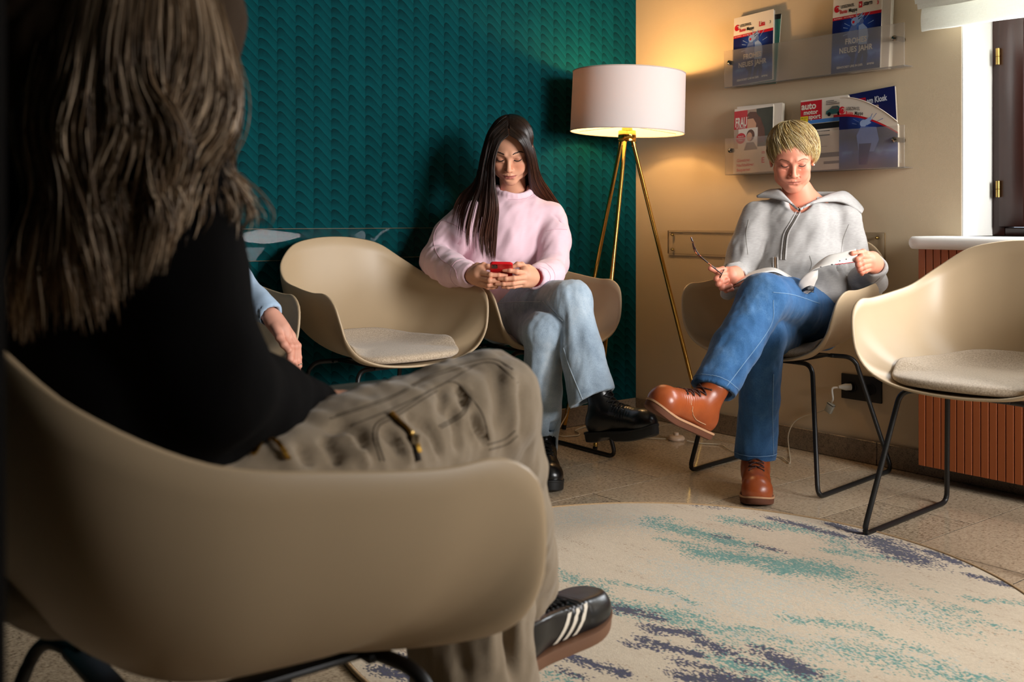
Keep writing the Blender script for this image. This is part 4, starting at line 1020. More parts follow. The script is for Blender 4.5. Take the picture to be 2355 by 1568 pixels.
def head_mesh(Mx, skin, lip, p):
    """head in its own frame (face towards -Y, up +Z, eyes at z=0), meshed and carried into the world by Mx (rotation*scale, translation).
       p: shape options"""
    f = Field((-.092, -.130, -.20), (.092, .125, .135), p.get('res', .0017))
    sx = p.get('width', 1.0); jaw = p.get('jaw', 1.0); age = p.get('age', 0.0)
    f.ell((0, .020, .036), (.0735*sx, .093, .079), .02)
    f.ell((0, -.022, .030), (.064*sx, .066, .066), .03)
    f.ell((0, -.026, -.034), (.0575*sx, .060, .070), .03)
    for q in (-1, 1):
        f.cap((q*.049*sx*jaw, .004, -.050), (q*.040*sx*jaw, -.020, -.082), .015, .014, .025)
        f.cap((q*.040*sx*jaw, -.020, -.082), (q*.010, -.064, -.101), .014, .011, .03)
        f.ell((q*.040*sx, -.060, -.024), (.021, .020, .017), .022)                      # cheekbone
        f.ell((q*.033*sx, -.064, -.050), (.018+.004*age, .017, .020), .022)             # cheek
        f.cap((q*.012, -.087, .019), (q*.046*sx, -.067, .018), .0070, .0055, .016)      # brow
    f.ell((0, -.069, -.098), (.018*jaw, .017, .0145), .025)                              # chin
    f.ell((0, -.074, -.066), (.027, .020, .022), .022)                                   # muzzle
    for q in (-1, 1):                                                                    # sockets
        f.ell((q*.0315, -.100, .0035), (.0165, .0165, .0085), .012, op='cut')
    for q in (-1, 1):
        f.ell((q*.0315, -.0735, .0005), (.0148, .0135, .0118), .004)                    # lidded eyeball
        f.cap((q*.021, -.0835, -.0085), (q*.043, -.0765, -.0070), .0035, .0035, .007)   # lower lid
        f.cap((q*.019, -.0845, .0095), (q*.045, -.0745, .0085), .0028, .0030, .006)     # lid fold
    nz = p.get('nose', 1.0)
    f.cap((0, -.0865, .008), (0, -.1035, -.032), .0070, .0085, .010)
    f.ell((0, -.1055*1.0-.002*(nz-1), -.0375), (.0098*nz, .0095, .0088), .007)
    for q in (-1, 1): f.ell((q*.0115*nz, -.0945, -.0415), (.0068, .0088, .0066), .0045)
    f.cap((0, -.0955, -.0435), (0, -.0885, -.0465), .0045, .005, .006)
    for q in (-1, 1): f.ell((q*.0060*nz, -.0985, -.0475), (.0032, .0040, .0024), .002, op='cut')
    ml = p.get('lips', 1.0); mw = p.get('mouth', .0235)
    sm = p.get('smile', .0016)
    f.chain([(-mw, -.0790, -.0685+sm), (-.012, -.0895, -.0650), (-.004, -.0928, -.0632), (0, -.0922, -.0638), (.004, -.0928, -.0632), (.012, -.0895, -.0650), (mw, -.0790, -.0685+sm)], [.0020, .0042*ml, .0050*ml, .0047*ml, .0050*ml, .0042*ml, .0020], .004)
    f.chain([(-mw*.85, -.0800, -.0715+sm*.7), (-.010, -.0895, -.0735), (0, -.0915, -.0742), (.010, -.0895, -.0735), (mw*.85, -.0800, -.0715+sm*.7)], [.0024, .0060*ml, .0070*ml, .0060*ml, .0024], .005)
    ml_ = [f.front(x_*mw, -.0690+.0006*math.cos(x_*3)+sm*1.2*x_*x_) for x_ in (-1.05, -.75, -.45, -.2, 0, .2, .45, .75, 1.05)]; f.chain([(a, b-.0006, c) for a, b, c in ml_], [.0010, .0018, .0021, .0021, .0020, .0021, .0021, .0018, .0010], .0012, 'cut')
    f.ell((0, -.0925, -.0842), (.012, .005, .0045), .008, op='cut')
    if age:
        for q in (-1, 1):
            f.chain([f.front(q*.0175, -.041), f.front(q*.0225, -.049), f.front(q*.0285, -.060), f.front(q*.0310, -.070)], [.0014, .0034, .0034, .0012], .003, 'cut'); f.ell((q*.0370, -.0715, -.049), (.0130, .012, .017), .010)
            f.chain([f.front(q*.0280, -.071), f.front(q*.0290, -.079), f.front(q*.0285, -.088)], [.0016, .0026, .0010], .003, 'cut')
            f.cap((q*.026, -.070, -.060), (q*.036, -.040, -.086), .013, .014, .02)
            f.chain([f.front(q*.019, -.0135), f.front(q*.028, -.0185), f.front(q*.040, -.0165)], [.0010, .0020, .0010], .003, 'cut'); f.chain([f.front(q*.047, -.003), f.front(q*.053, -.006), f.front(q*.057, -.011)], [.0006, .0009, .0004], .002, 'cut')
        f.ell((0, -.045, -.108), (.030, .030, .020), .025)
        for q in (-1, 1): f.cap((q*.0055, -.0985, .010), (q*.0045, -.0950, .022), .0006, .0004, .002, 'cut')
    for q in (-1, 1):                                                                    # ears
        f.ell((q*.0745*sx, .012, -.006), (.0075, .018, .030), .006, R=Matrix.Rotation(q*.30, 3, 'Z') @ Matrix.Rotation(.18, 3, 'X'))
        f.ell((q*.0800*sx, .008, -.002), (.0050, .010, .017), .004, R=Matrix.Rotation(q*.30, 3, 'Z'), op='cut')
        f.ell((q*.0735*sx, .002, -.032), (.0055, .008, .009), .005)
    nb = p.get('neck', (0, .050, -.20)); nr = p.get('neck_r', .052)
    f.cap((0, .022, -.050), nb, nr*.98, nr, .022)
    V, F = f.mesh(); V = smooth_mesh(V, F, 1)
    # skin colours, with shade painted round the eyes, along the lips and in nostrils
    C = np.tile(np.array(skin, np.float32)[None, :3], (len(V), 1)); x, y, z = V.T; ax = np.abs(x)
    def blend(w, col):
        nonlocal C; w = np.clip(w, 0, 1)[:, None]; C = C*(1-w)+np.array(col, np.float32)[:3]*w
    front = np.clip((-y-.03)/.03, 0, 1); s3 = np.array(skin[:3])
    blend(.45*np.exp(-((ax-.040)/.018)**2-((z+.030)/.018)**2)*front, s3*np.array((1.02, .62, .55)))
    blend(.40*np.exp(-(x/.012)**2-((z+.040)/.010)**2)*front, s3*np.array((1.0, .70, .62)))
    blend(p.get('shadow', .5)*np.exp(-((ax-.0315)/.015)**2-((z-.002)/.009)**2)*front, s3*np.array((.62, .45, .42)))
    hu = .0052*ml*np.sqrt(np.clip(1-(ax/(mw*1.02))**2, 0, 1))+1e-5; hl = .0078*ml*np.sqrt(np.clip(1-(ax/(mw*.92))**2, 0, 1))+1e-5; zl = -.0688+sm*1.1*(ax/mw)**2
    m_up = np.clip(1.5*(1-np.abs((z-zl-hu*.5)/(hu*.62))**3), 0, 1)*(hu > .0008); m_lo = np.clip(1.5*(1-np.abs((z-zl+hl*.5)/(hl*.62))**3), 0, 1)*(hl > .0008)
    blend(np.maximum(m_up, m_lo)*front*p.get('lipw', .85), lip)
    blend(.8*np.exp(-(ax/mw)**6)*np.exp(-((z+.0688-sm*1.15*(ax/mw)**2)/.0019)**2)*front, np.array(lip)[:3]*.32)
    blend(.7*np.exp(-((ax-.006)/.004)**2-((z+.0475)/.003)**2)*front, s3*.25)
    lw = p.get('lower', 1.0)
    if lw != 1.0:
        V = V.copy(); q = V[:, 2] < -.02; V[q, 2] = np.where(V[q, 2] > -.125, -.02+(V[q, 2]+.02)*lw, V[q, 2]+.105*(1-lw))
    Vh = V.copy(); A = np.array(Mx)
    W = V@A[:3, :3].T+A[:3, 3]
    return Vh, W.astype(np.float32), F, C, bvh_of(Vh, F)
def surf_pt(bvh, x, z, off=0.0):
    h = bvh.ray_cast(Vector((x, -.2, z)), Vector((0, 1, 0)))
    return Vector((x, -.06, z)) if h[0] is None else h[0]+h[1]*off
def brows_lashes(bvh, Mx, parent, matb, brow_c, p=None, lash_mat=None):
    """short hairs of the brows, and lash lines of lids cast down"""
    p = p or {}; A = np.array(Mx); rng = np.random.default_rng(3); paths = []
    zb = p.get('brow_z', .0215); n = p.get('brow_n', 90)
    for q in (-1, 1):
        for k in range(n):
            t = rng.random()**.85; x = .0145+.0355*t; zc = zb+.0012+.0055*math.sin(min(1, t/.72)*math.pi*.5)-.0055*max(0, t-.72)/.28
            th = .0028*(min(1, .55+2*t) if t < .5 else 1.0-1.7*(t-.5))*p.get('brow_w', 1.0); z = zc+rng.uniform(-th, th); L = .0065*(1-.3*t)
            dx, dz = L*(.72+.28*t), L*(.62*(1-t)-.30*t)
            pts = [surf_pt(bvh, q*(x+dx*s_), z+dz*s_, .0006+.0005*s_) for s_ in (0, .35, .7, 1)]
            paths.append(pts)
    V, F = tubes(np.array(paths), np.array([.00030, .00042, .00034, .00010])*p.get('brow_t', 1.0), 3)
    mesh_obj('eyebrows', V@A[:3, :3].T+A[:3, 3]-np.array(parent.location), F, matb, parent)
    V_, F_ = [], []
    paths = []
    for q in (-1, 1):
        pts = []
        for k in range(13):
            t = k/12; x = .0185+.0268*t; z = p.get('lash_z', -.0058)+.0046*((t-.5)*2)**2+.0012*t
            pts.append(surf_pt(bvh, q*x, z, .0005))
        paths.append(pts)
    V, F = tubes(np.array(paths), np.array([.0005]+[.0015]*11+[.0005])*p.get('lash_t', 1.0), 6)
    la = []
    for q in (-1, 1):
        for k in range(26):
            t = (k+.5)/26; x = .0190+.0262*t; z = p.get('lash_z', -.0058)+.0046*((t-.5)*2)**2+.0012*t
            b = surf_pt(bvh, q*x, z, .0004); out = Vector((q*(t-.45)*.006, -.0048, -.0034)); la.append([b, b+out*.5, b+out+Vector((0, 0, .0012))])
    V2, F2 = tubes(np.array(la), np.array([.00032, .00025, .00008])*p.get('lash_t', 1.0), 3)
    mesh_obj('eyelashes', np.concatenate([V, V2])@A[:3, :3].T+A[:3, 3]-np.array(parent.location), np.concatenate([F, F2+len(V)]), lash_mat or matb, parent)
def hand_field(fingers, palm, res=.0018, wrist=None):
    """fingers: list of (points, radii); palm: list of (a, b, ra, rb) blended"""
    allp = np.array([tuple(q) for fg in fingers for q in fg[0]]+[tuple(q) for pc in palm for q in pc[:2]])
    f = Field(allp.min(0)-.03, allp.max(0)+.03, res)
    for a, b, ra, rb in palm: f.cap(a, b, ra, rb, .012)
    base = f.F
    for pts, rad in fingers:
        g = Field(f.lo, f.lo+f.res*(f.n-1), res); g.n = f.n; g.F = np.full(f.F.shape, .08, np.float32)
        g.chain(pts, rad, .0025)
        for i in range(1, len(pts)-1): g.ell(pts[i], [rad[i]*1.06]*3, .003)                    # knuckles
        # a finger blends only with the palm, hardly with its neighbours
        k = .006; h = np.clip(.5+.5*(base-g.F)/k, 0, 1); u = base+(g.F-base)*h-k*h*(1-h)
        f.F = np.minimum(f.F, u)
    V, F = f.mesh(); V = smooth_mesh(V, F, 1); return V, F
def hand_colors(V, skin, fingers):
    C = np.tile(np.array(skin[:3], np.float32)[None], (len(V), 1)); s = np.array(skin[:3], np.float32)
    for pts, rad in fingers:
        for q in list(pts[1:]):
            w = (.35*np.exp(-(np.linalg.norm(V-_v(q), axis=1)/(rad[0]*1.2))**2))[:, None]; C = C*(1-w)+s*np.array((1.0, .66, .58))*w
    return C
def nail(name_parent, pts, rad, nrm, mat, parent):
    """small oval nail plate on the last joint"""
    a, b = Vector(pts[-2]), Vector(pts[-1]); d = (b-a).normalized(); n = Vector(nrm); n = (n-d*n.dot(d)).normalized(); s = d.cross(n)
    c = b-d*rad*.05+n*rad*.86; V = []; F = []; m_, k_ = 5, 6
    for i in range(m_+1):
        for j in range(k_+1):
            u_, v_ = (i/m_-.5)*2, (j/k_-.5)*2; w_ = math.sqrt(max(0, 1-abs(u_)**3))
            V.append(tuple(c+d*u_*rad*.85+s*v_*rad*.66*w_-n*(v_*v_)*rad*.24*w_-n*max(0, u_)*rad*.10))
    for i in range(m_):
        for j in range(k_): F.append((i*(k_+1)+j, i*(k_+1)+j+1, (i+1)*(k_+1)+j+1, (i+1)*(k_+1)+j))
    V = np.array(V)-np.array(parent.location)
    o = mesh_obj('fingernail', V, F, mat, parent); return o
def cloth_noise(V, N, amp, sc, axis=None, stretch=3.0, seed=0.0):
    """soft irregular folds, drawn out along axis"""
    Q = V.copy()
    if axis is not None:
        a = _v(axis); a /= np.linalg.norm(a); Q = Q-((Q@a)*(1-1/stretch))[:, None]*a
    n = vnoise(Q*sc+seed)-.5; n = n+.5*(vnoise(Q*sc*2.1+seed+7)-.5)
    return V+N*(amp*n)[:, None]
def boot(name, Mx, parent, mats, L=.27, shaft=.115, sole_h=.028, sole_mat=None, lace=True, welt=None, rs=1.0, heel=0.0, stripes=None, res=.0035, eyelets=5, lace_mat=None, toe_r=.040, shaft_r=.044):
    """laced boot in its own frame: toe to -Y, heel at y=+.07, sole bottom z=0"""
    A = np.array(Mx); toe = -(L-.075)
    f = Field((-.07, toe-.03, -.005), (.07, .12, shaft+.05), res)
    s = sole_h
    f.ell((0, toe+.045, s+.020), (.0445*rs, .048, toe_r), .02); f.cap((0, toe+.075, s+.026), (0, .035, s+.030), .040*rs, .031*rs, .02)
    f.ell((0, .045, s+.030), (.033*rs, .038, .040), .02)
    f.cap((0, toe+.105, s+.040), (0, -.012, s+.062), .030*rs, .036*rs, .03); f.cap((0, .014, s+.03), (0, .022, shaft+.02), shaft_r*.9, shaft_r, .03)
    f.ell((0, toe+.040, s+.026), (.038*rs, .036, toe_r*.86), .015)
    f.half((0, 0, s), (0, 0, -1), .006); f.half((0, .02, shaft), (0, -.08, 1), .004)
    f.cap((0, .022, shaft-.03), (0, .024, shaft+.06), shaft_r-.007, shaft_r-.007, .003, 'cut')
    V, F = f.mesh(); V = smooth_mesh(V, F, 2); N = vnormals(V, F)
    fl = np.exp(-((V[:, 1]-(toe+.105))/.022)**2)*np.clip((V[:, 2]-s-.02)/.02, 0, 1)
    V = V+N*(fl*.0016*np.sin(V[:, 1]*620+V[:, 0]*90))[:, None]*1.0
    V = V+N*(.0014*(vnoise(V*38)-.5))[:, None]
    bv = bvh_of(V, F); W = V@A[:3, :3].T+A[:3, 3]; O = np.array(parent.location)
    b = mesh_obj(name, W-O, F, mats[0], parent)
    # sole: outline loft
    out = []
    for k in range(49):
        a = 2*math.pi*k/48; yy = math.cos(a); xx = math.sin(a)
        y = (toe+.012+(.085-toe-.012)*(1-yy)/2) if False else 0
        out.append(a)
    def outline(g):
        pts = []
        cent = [(.0, toe-.004), (.026, toe+.008), (.043, toe+.038), (.0475, toe+.075), (.040, toe+.125), (.033, -.02), (.035, .035), (.031, .066), (.018, .083), (0, .088)]
        half = [(x*rs+g*(1 if x else 0), y+(g*-1 if y < toe+.02 else (g if y > .06 else 0))) for x, y in cent]
        full = half+[(-x, y) for x, y in half[-2:0:-1]]
        return resample(np.vstack([catmull([(x, y, 0) for x, y in full], 5, True), [(full[0][0], full[0][1], 0)]]), 61)[:-1]
    def toe_spring(y): return .012*max(0, (toe+.085-y)/.085)**2
    V2, F2 = [], []
    prof = [(-.004, 0), (.001, .003), (.002, s*.5), (.002, s*.85), (.0035, s*.88), (.0035, s+.002), (.0005, s+.003), (-.010, s+.003)]
    for g, z in prof:
        for q in outline(g): V2.append((q[0], q[1], z+toe_spring(q[1])*(1 if s < .04 else .5)+(heel*math.exp(-((q[1]+.012)/.026)**4) if z < s*.3 else 0)))
    n = 60
    for j in range(len(prof)-1):
        for i in range(n): F2.append((j*n+i, j*n+(i+1) % n, (j+1)*n+(i+1) % n, (j+1)*n+i))
    F2.append(tuple(range(n-1, -1, -1)))
    F2.append(tuple(range((len(prof)-1)*n, len(prof)*n)))
    V2 = np.array(V2); so = mesh_obj('sole', V2@A[:3, :3].T+A[:3, 3]-O, F2, [sole_mat or mats[1], welt or mats[1]], b)
    b_loc = np.array(b.location)
    mi = [1 if (3 <= i//n <= 5) else 0 for i in range(len(F2))]; so.data.polygons.foreach_set('material_index', mi); so.data.set_sharp_from_angle(angle=math.radians(45))
    if lace:
        lp = []; y0, z0 = toe+.125, None
        for k in range(eyelets):
            t = k/(eyelets-1); y = toe+.112+(-.012-(toe+.112))*t*.85; zq = s+.055+(shaft-.02-(s+.055))*t
            l, r = bv.ray_cast(Vector((-.022, y-.10, zq+.10)), Vector((0, .707, -.707))), bv.ray_cast(Vector((.022, y-.10, zq+.10)), Vector((0, .707, -.707)))
            if l[0] and r[0]: lp.append((l[0]+l[1]*.002, r[0]+r[1]*.002))
        paths = []
        for k in range(len(lp)-1):
            for a, c in ((lp[k][0], lp[k+1][1]), (lp[k][1], lp[k+1][0])):
                pts = []
                for t in np.linspace(0, 1, 9):
                    q = a.lerp(c, t); h = bv.find_nearest(q); pts.append(h[0]+h[1]*(.0022+.0012*math.sin(math.pi*t)))
                paths.append(pts)
        if paths:
            V3, F3 = tubes(np.array(paths), np.full(9, .0021), 6); mesh_obj('laces', V3@A[:3, :3].T+A[:3, 3]-O, F3, lace_mat or mats[2], b)
            ey = []
            for a, c in lp:
                for q in (a, c):
                    V4, F4 = lathe([(0, .0012), (.0028, .001), (.0032, 0), (.0032, -.002)], 10); h = bv.find_nearest(q); R = Vector((0, 0, 1)).rotation_difference(h[1]).to_matrix()
                    V4 = np.array([R @ Vector(v) + h[0]+h[1]*.0004 for v in V4]); mesh_obj('eyelet', V4@A[:3, :3].T+A[:3, 3]-O, F4, mats[3] if len(mats) > 3 else mats[2], b)
    return b, bv
def frame(toe_dir, up, origin):
    """matrix whose -Y points along toe_dir, Z about up, at origin"""
    y = -Vector(toe_dir).normalized(); z = Vector(up); z = (z-y*z.dot(y)).normalized(); x = y.cross(z)
    return Matrix(((x.x, y.x, z.x, origin[0]), (x.y, y.y, z.y, origin[1]), (x.z, y.z, z.z, origin[2]), (0, 0, 0, 1)))
def strand_mesh(name, paths, rad, mat, parent, colors, sides=3):
    """paths (N,K,3), colors (N,K,3) -> one hair mesh"""
    V, F = tubes(paths, rad, sides); C = np.repeat(np.asarray(colors, np.float32).reshape(-1, 3), sides, 0)
    o = mesh_obj(name, V-np.array(parent.location), F, mat, parent, colors=C); return o
def hair_mat(name, rough=.38, spec=.5, sheen=0.0):
    m = M(name); m.p(base=m.mix(m.math('MULTIPLY', m.noise(300, m.obj()), .22), m.col(), (.02, .012, .008, 1)), rough=rough, spec=spec, sheen=sheen); return m.m
def spline_rows(ctrl, n):
    """ctrl (R,K,3) control rows -> function w in 0..1 -> interpolated row"""
    ctrl = np.asarray(ctrl, np.float32); R = len(ctrl)
    def g(w):
        w = np.asarray(w)*(R-1); i = np.clip(np.floor(w).astype(int), 0, R-2); f = (w-i)[:, None, None]; return ctrl[i]*(1-f)+ctrl[i+1]*f
    return g
def smooth_paths(Pc, K):
    """(N,k,3) control points -> (N,K,3) Catmull-Rom samples"""
    N, k, _ = Pc.shape; E = np.concatenate([2*Pc[:, :1]-Pc[:, 1:2], Pc, 2*Pc[:, -1:]-Pc[:, -2:-1]], 1)
    t = np.linspace(0, k-1, K); i = np.clip(np.floor(t).astype(int), 0, k-2); f = (t-i)[None, :, None]
    a, b, c, d = E[:, i], E[:, i+1], E[:, i+2], E[:, i+3]
    return .5*((2*b)+(c-a)*f+(2*a-5*b+4*c-d)*f*f+(3*b-a-3*c+d)*f**3)
def denim_mat(name, dark, mid, light, sc=1.0):
    m = M(name); o = m.obj(); vc = m.node('ShaderNodeSeparateColor', {0: m.col()})
    n1 = m.noise(1.0, m.scaled(o, (520*sc, 520*sc, 160*sc)), 3.0, .7); n2 = m.noise(26, o, 4.0, .6); n3 = m.noise(8, o, 2.0)
    f = m.math('MULTIPLY_ADD', n1, .30, m.math('MULTIPLY', n2, .26)); f = m.math('MULTIPLY_ADD', n3, .22, f); f = m.math('ADD', f, m.math('MULTIPLY', m.math('SUBTRACT', vc.outputs[0], .5), .8))
    m.p(base=m.ramp(f, [(0.12, dark), (0.42, mid), (0.72, light)]), rough=.85, spec=.15, sheen=.15, normal=m.bump(n1, .45, .0012)); return m.m
def jersey_mat(name, c1, c2, sc=1.0, bump=.3, rough=.9, sheen=.25):
    m = M(name); o = m.obj(); n1 = m.noise(1.0, m.scaled(o, (60*sc, 60*sc, 330*sc)), 4.0, .7); n2 = m.noise(900, o, 2.0); n3 = m.noise(12, o, 2.0)
    m.p(base=m.mix(m.math('MULTIPLY_ADD', n1, 1.0, m.math('MULTIPLY_ADD', n3, .3, -.15), clamp=True), c1, c2), rough=rough, spec=.15 if sheen else .05, sheen=sheen, normal=m.bump(n2, bump, .001)); return m.m
# ================================================================ young woman with the red phone
SK1 = lin(224, 166, 134); LIP1 = lin(182, 98, 90)
O1 = Vector((0.053, 3.80, 0)); o1 = np.array(O1)
def rot_head(yaw, pitch, roll=0.0): return Matrix.Rotation(math.radians(yaw), 3, 'Z') @ Matrix.Rotation(math.radians(pitch), 3, 'X') @ Matrix.Rotation(math.radians(roll), 3, 'Y')
def head_tf(R, s, eye_mid):
    T = Vector(eye_mid)-R @ Vector((0, -.0855*s, 0)); m4 = (R*s).to_4x4(); m4.translation = T; return m4
R1 = rot_head(-5, 27, 0); H1 = head_tf(R1, .98, P(1170.5, 367, 3.72)); H1i = H1.inverted()
body_parts = []
Vh, W, F, C, bv1 = head_mesh(H1, SK1, LIP1, dict(neck=tuple(H1i @ P(1181, 470, 3.90)), neck_r=.050, lips=1.1, nose=.92, jaw=.97, width=1.02, shadow=.75, mouth=.0262, lower=.90))
body_parts.append((W, F, C))
# trunk, arms and legs inside the clothes: one continuous figure
f = Field((-.32, 3.22, .05), (.48, 4.05, 1.10), .011)
f.cap(P(1180, 455, 3.90), P(1185, 560, 3.86), .048, .085, .03); f.cap(P(1185, 560, 3.86), P(1185, 710, 3.88), .085, .105, .03)
SHL, ELL, WRL = P(1068, 486, 3.84), P(1008, 600, 3.79), P(1086, 633, 3.53)
SHR, ELR, WRR = P(1272, 492, 3.84), P(1273, 608, 3.74), P(1228, 638, 3.53)
dn = Vector((0, 0, -.03)); f.cap(SHL+dn, SHR+dn, .026, .026, .02); f.chain([SHL+dn, ELL, WRL], [.026, .030, .026], .015); f.chain([SHR+dn, ELR, WRR], [.026, .030, .026], .015)
BT1 = frame((.10, -.99, 0), (0, 0, 1), (.107, 3.525, 0)); BT2 = frame((.68, -.66, .17), (-.08, .10, 1), P(1402, 1014, 3.345))
HPR, KNR, ANR = P(1150, 728, 3.88), P(1313, 694, 3.46), BT2 @ Vector((0, .022, .12))
HPL, KNL, ANL = P(1215, 735, 3.86), P(1250, 768, 3.45), BT1 @ Vector((0, .022, .12))
f.chain([HPR, KNR, ANR], [.070, .050, .030], .02); f.chain([HPL, KNL, ANL], [.070, .050, .030], .02)
f.cap(ANR, BT2 @ Vector((0, .02, .05)), .030, .028, .02); f.cap(ANL, BT1 @ Vector((0, .02, .05)), .030, .028, .02)
V, F = f.mesh(); body_parts.append((V, F, np.tile(np.array(SK1[:3])[None], (len(V), 1))))
# hands
def pj(*a): return [P(*q) for q in a]
HL = [  # her right hand, at the left of the picture
    (pj((1100, 613, 3.520), (1112, 610, 3.500), (1122, 613, 3.490), (1130, 617, 3.487)), [.0105, .0098, .0088, .0076]),
    (pj((1104, 626, 3.475), (1128, 632, 3.440), (1148, 633, 3.440), (1164, 633, 3.452)), [.0092, .0084, .0076, .0064]),
    (pj((1106, 638, 3.475), (1126, 645, 3.438), (1146, 645, 3.440), (1158, 643, 3.452)), [.0094, .0086, .0076, .0064]),
    (pj((1108, 648, 3.480), (1124, 655, 3.448), (1140, 655, 3.448), (1150, 653, 3.458)), [.0090, .0080, .0072, .0062]),
    (pj((1110, 655, 3.495), (1122, 661, 3.470), (1134, 661, 3.468), (1142, 660, 3.474)), [.0080, .0070, .0063, .0055])]
PLm = [(WRL, P(1101, 628, 3.490), .026, .024), (P(1092, 626, 3.52), P(1104, 622, 3.495), .022, .019), (P(1094, 642, 3.52), P(1107, 650, 3.490), .021, .016), (WRL, P(1098, 612, 3.525), .02, .013)]
HR = [
    (pj((1212, 618, 3.520), (1200, 609, 3.500), (1190, 608, 3.490), (1180, 613, 3.488)), [.0105, .0098, .0088, .0076]),
    (pj((1204, 627, 3.470), (1188, 625, 3.436), (1173, 622, 3.434), (1159, 621, 3.442)), [.0092, .0084, .0076, .0066]),
    (pj((1204, 638, 3.468), (1182, 640, 3.424), (1164, 641, 3.422), (1148, 641, 3.430)), [.0094, .0086, .0076, .0064]),
    (pj((1203, 648, 3.472), (1180, 652, 3.430), (1158, 653, 3.428), (1142, 653, 3.436)), [.0090, .0080, .0072, .0062]),
    (pj((1202, 655, 3.484), (1182, 659, 3.448), (1168, 660, 3.444), (1156, 660, 3.450)), [.0080, .0070, .0063, .0055])]
PRm = [(WRR, P(1209, 634, 3.488), .026, .024), (P(1220, 628, 3.52), P(1207, 624, 3.492), .022, .019), (P(1218, 648, 3.52), P(1205, 651, 3.486), .021, .016), (WRR, P(1214, 616, 3.522), .02, .013)]
for fg, pm in ((HL, PLm), (HR, PRm)):
    V, F = hand_field(fg, pm, .0017); body_parts.append((V, F, hand_colors(V, SK1, fg)))
V, F, C = join_np(body_parts)
girl = mesh_obj('person', V-o1, F, MAT_SKIN, None, True, O1, None, C)
tag(girl, 'young woman with long dark hair in a pink sweatshirt looking down at a red phone', 'person', None)
MAT_NAIL = simple('fingernail', (222, 168, 146), .25, var=.02)
for fg in (HL, HR):
    for i, (pts, rad) in enumerate(fg[1:4]): nail('', pts, rad[-1], (0, -1, .35), MAT_NAIL, girl)
HAIR1 = hair_mat('dark_brown_hair', .36, .4); HAIR1B = hair_mat('dark_hair_underlayer', .8, .1)
brows_lashes(bv1, H1, girl, simple('dark_brow_hair', (58, 36, 27), .7), None, dict(brow_n=130, brow_w=.8, brow_t=1.15, lash_t=1.1), simple('dark_lash', (24, 15, 12), .6))
# ---- hair: a dense core and long strands parted in the middle
f = Field((-.22, 3.55, .60), (.27, 4.02, 1.30), .005)
Rm = np.array(R1); hc = lambda *q: H1 @ Vector(q)
f.ell(hc(0, .026, .040), (.0815, .0985, .0830), .02, R=Rm); f.ell(hc(0, .060, -.03), (.070, .055, .10), .03, R=Rm)
f.chain([hc(-.050, -.045, .075), hc(-.066, -.035, .02), hc(-.070, -.025, -.04)], [.016, .018, .018], .02); f.chain([hc(.066, .008, .01), hc(.071, .014, -.04)], [.010, .014], .015)
f.chain(pj((1118, 400, 3.74), (1112, 440, 3.735), (1118, 485, 3.69), (1128, 530, 3.68)), [.034, .030, .016, .004], .03)
f.chain(pj((1226, 400, 3.82), (1238, 436, 3.90), (1252, 458, 3.96)), [.022, .013, .004], .03)
f.chain([hc(0, .07, -.06), P(1180, 450, 3.95), P(1175, 520, 3.97)], [.07, .085, .05], .03)
f.ell(hc(0, -.112, -.018), (.054, .062, .092), .006, R=Rm, op='cut')
V, F = f.mesh(); V = smooth_mesh(V, F, 2); N = vnormals(V, F); V = cloth_noise(V, N, .0015, 60, (0, 0, 1), 6)
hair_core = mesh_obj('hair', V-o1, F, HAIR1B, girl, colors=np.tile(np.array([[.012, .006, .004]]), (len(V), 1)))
LROW = [[(1165, 271, 3.80), (1128, 294, 3.80), (1108, 350, 3.80), (1094, 412, 3.80), (1062, 447, 3.775), (1046, 476, 3.765), (1036, 520, 3.75)],
        [(1167, 276, 3.755), (1130, 306, 3.715), (1112, 370, 3.695), (1101, 430, 3.695), (1086, 480, 3.685), (1076, 530, 3.68), (1076, 575, 3.68)],
        [(1168, 288, 3.715), (1138, 320, 3.675), (1122, 375, 3.66), (1117, 430, 3.66), (1108, 490, 3.66), (1100, 545, 3.66), (1103, 592, 3.66)],
        [(1168, 300, 3.685), (1146, 325, 3.652), (1132, 370, 3.642), (1130, 430, 3.642), (1128, 490, 3.648), (1118, 545, 3.652), (1124, 600, 3.652)],
        [(1169, 311, 3.662), (1149, 331, 3.645), (1137, 375, 3.635), (1138, 430, 3.635), (1145, 475, 3.645), (1142, 530, 3.648), (1137, 604, 3.648)]]
RROW = [[(1172, 271, 3.80), (1206, 290, 3.81), (1227, 340, 3.82), (1241, 400, 3.85), (1266, 442, 3.91), (1297, 490, 3.955), (1305, 527, 3.96)],
        [(1172, 278, 3.755), (1205, 303, 3.73), (1225, 355, 3.745), (1236, 410, 3.80), (1257, 448, 3.89), (1285, 482, 3.945), (1302, 522, 3.96)],
        [(1172, 293, 3.70), (1200, 320, 3.69), (1217, 360, 3.725), (1225, 410, 3.785), (1238, 440, 3.86), (1268, 470, 3.94), (1296, 515, 3.96)],
        [(1172, 311, 3.662), (1197, 327, 3.66), (1213, 360, 3.70), (1218, 400, 3.76), (1223, 432, 3.83), (1246, 462, 3.92), (1285, 505, 3.96)]]
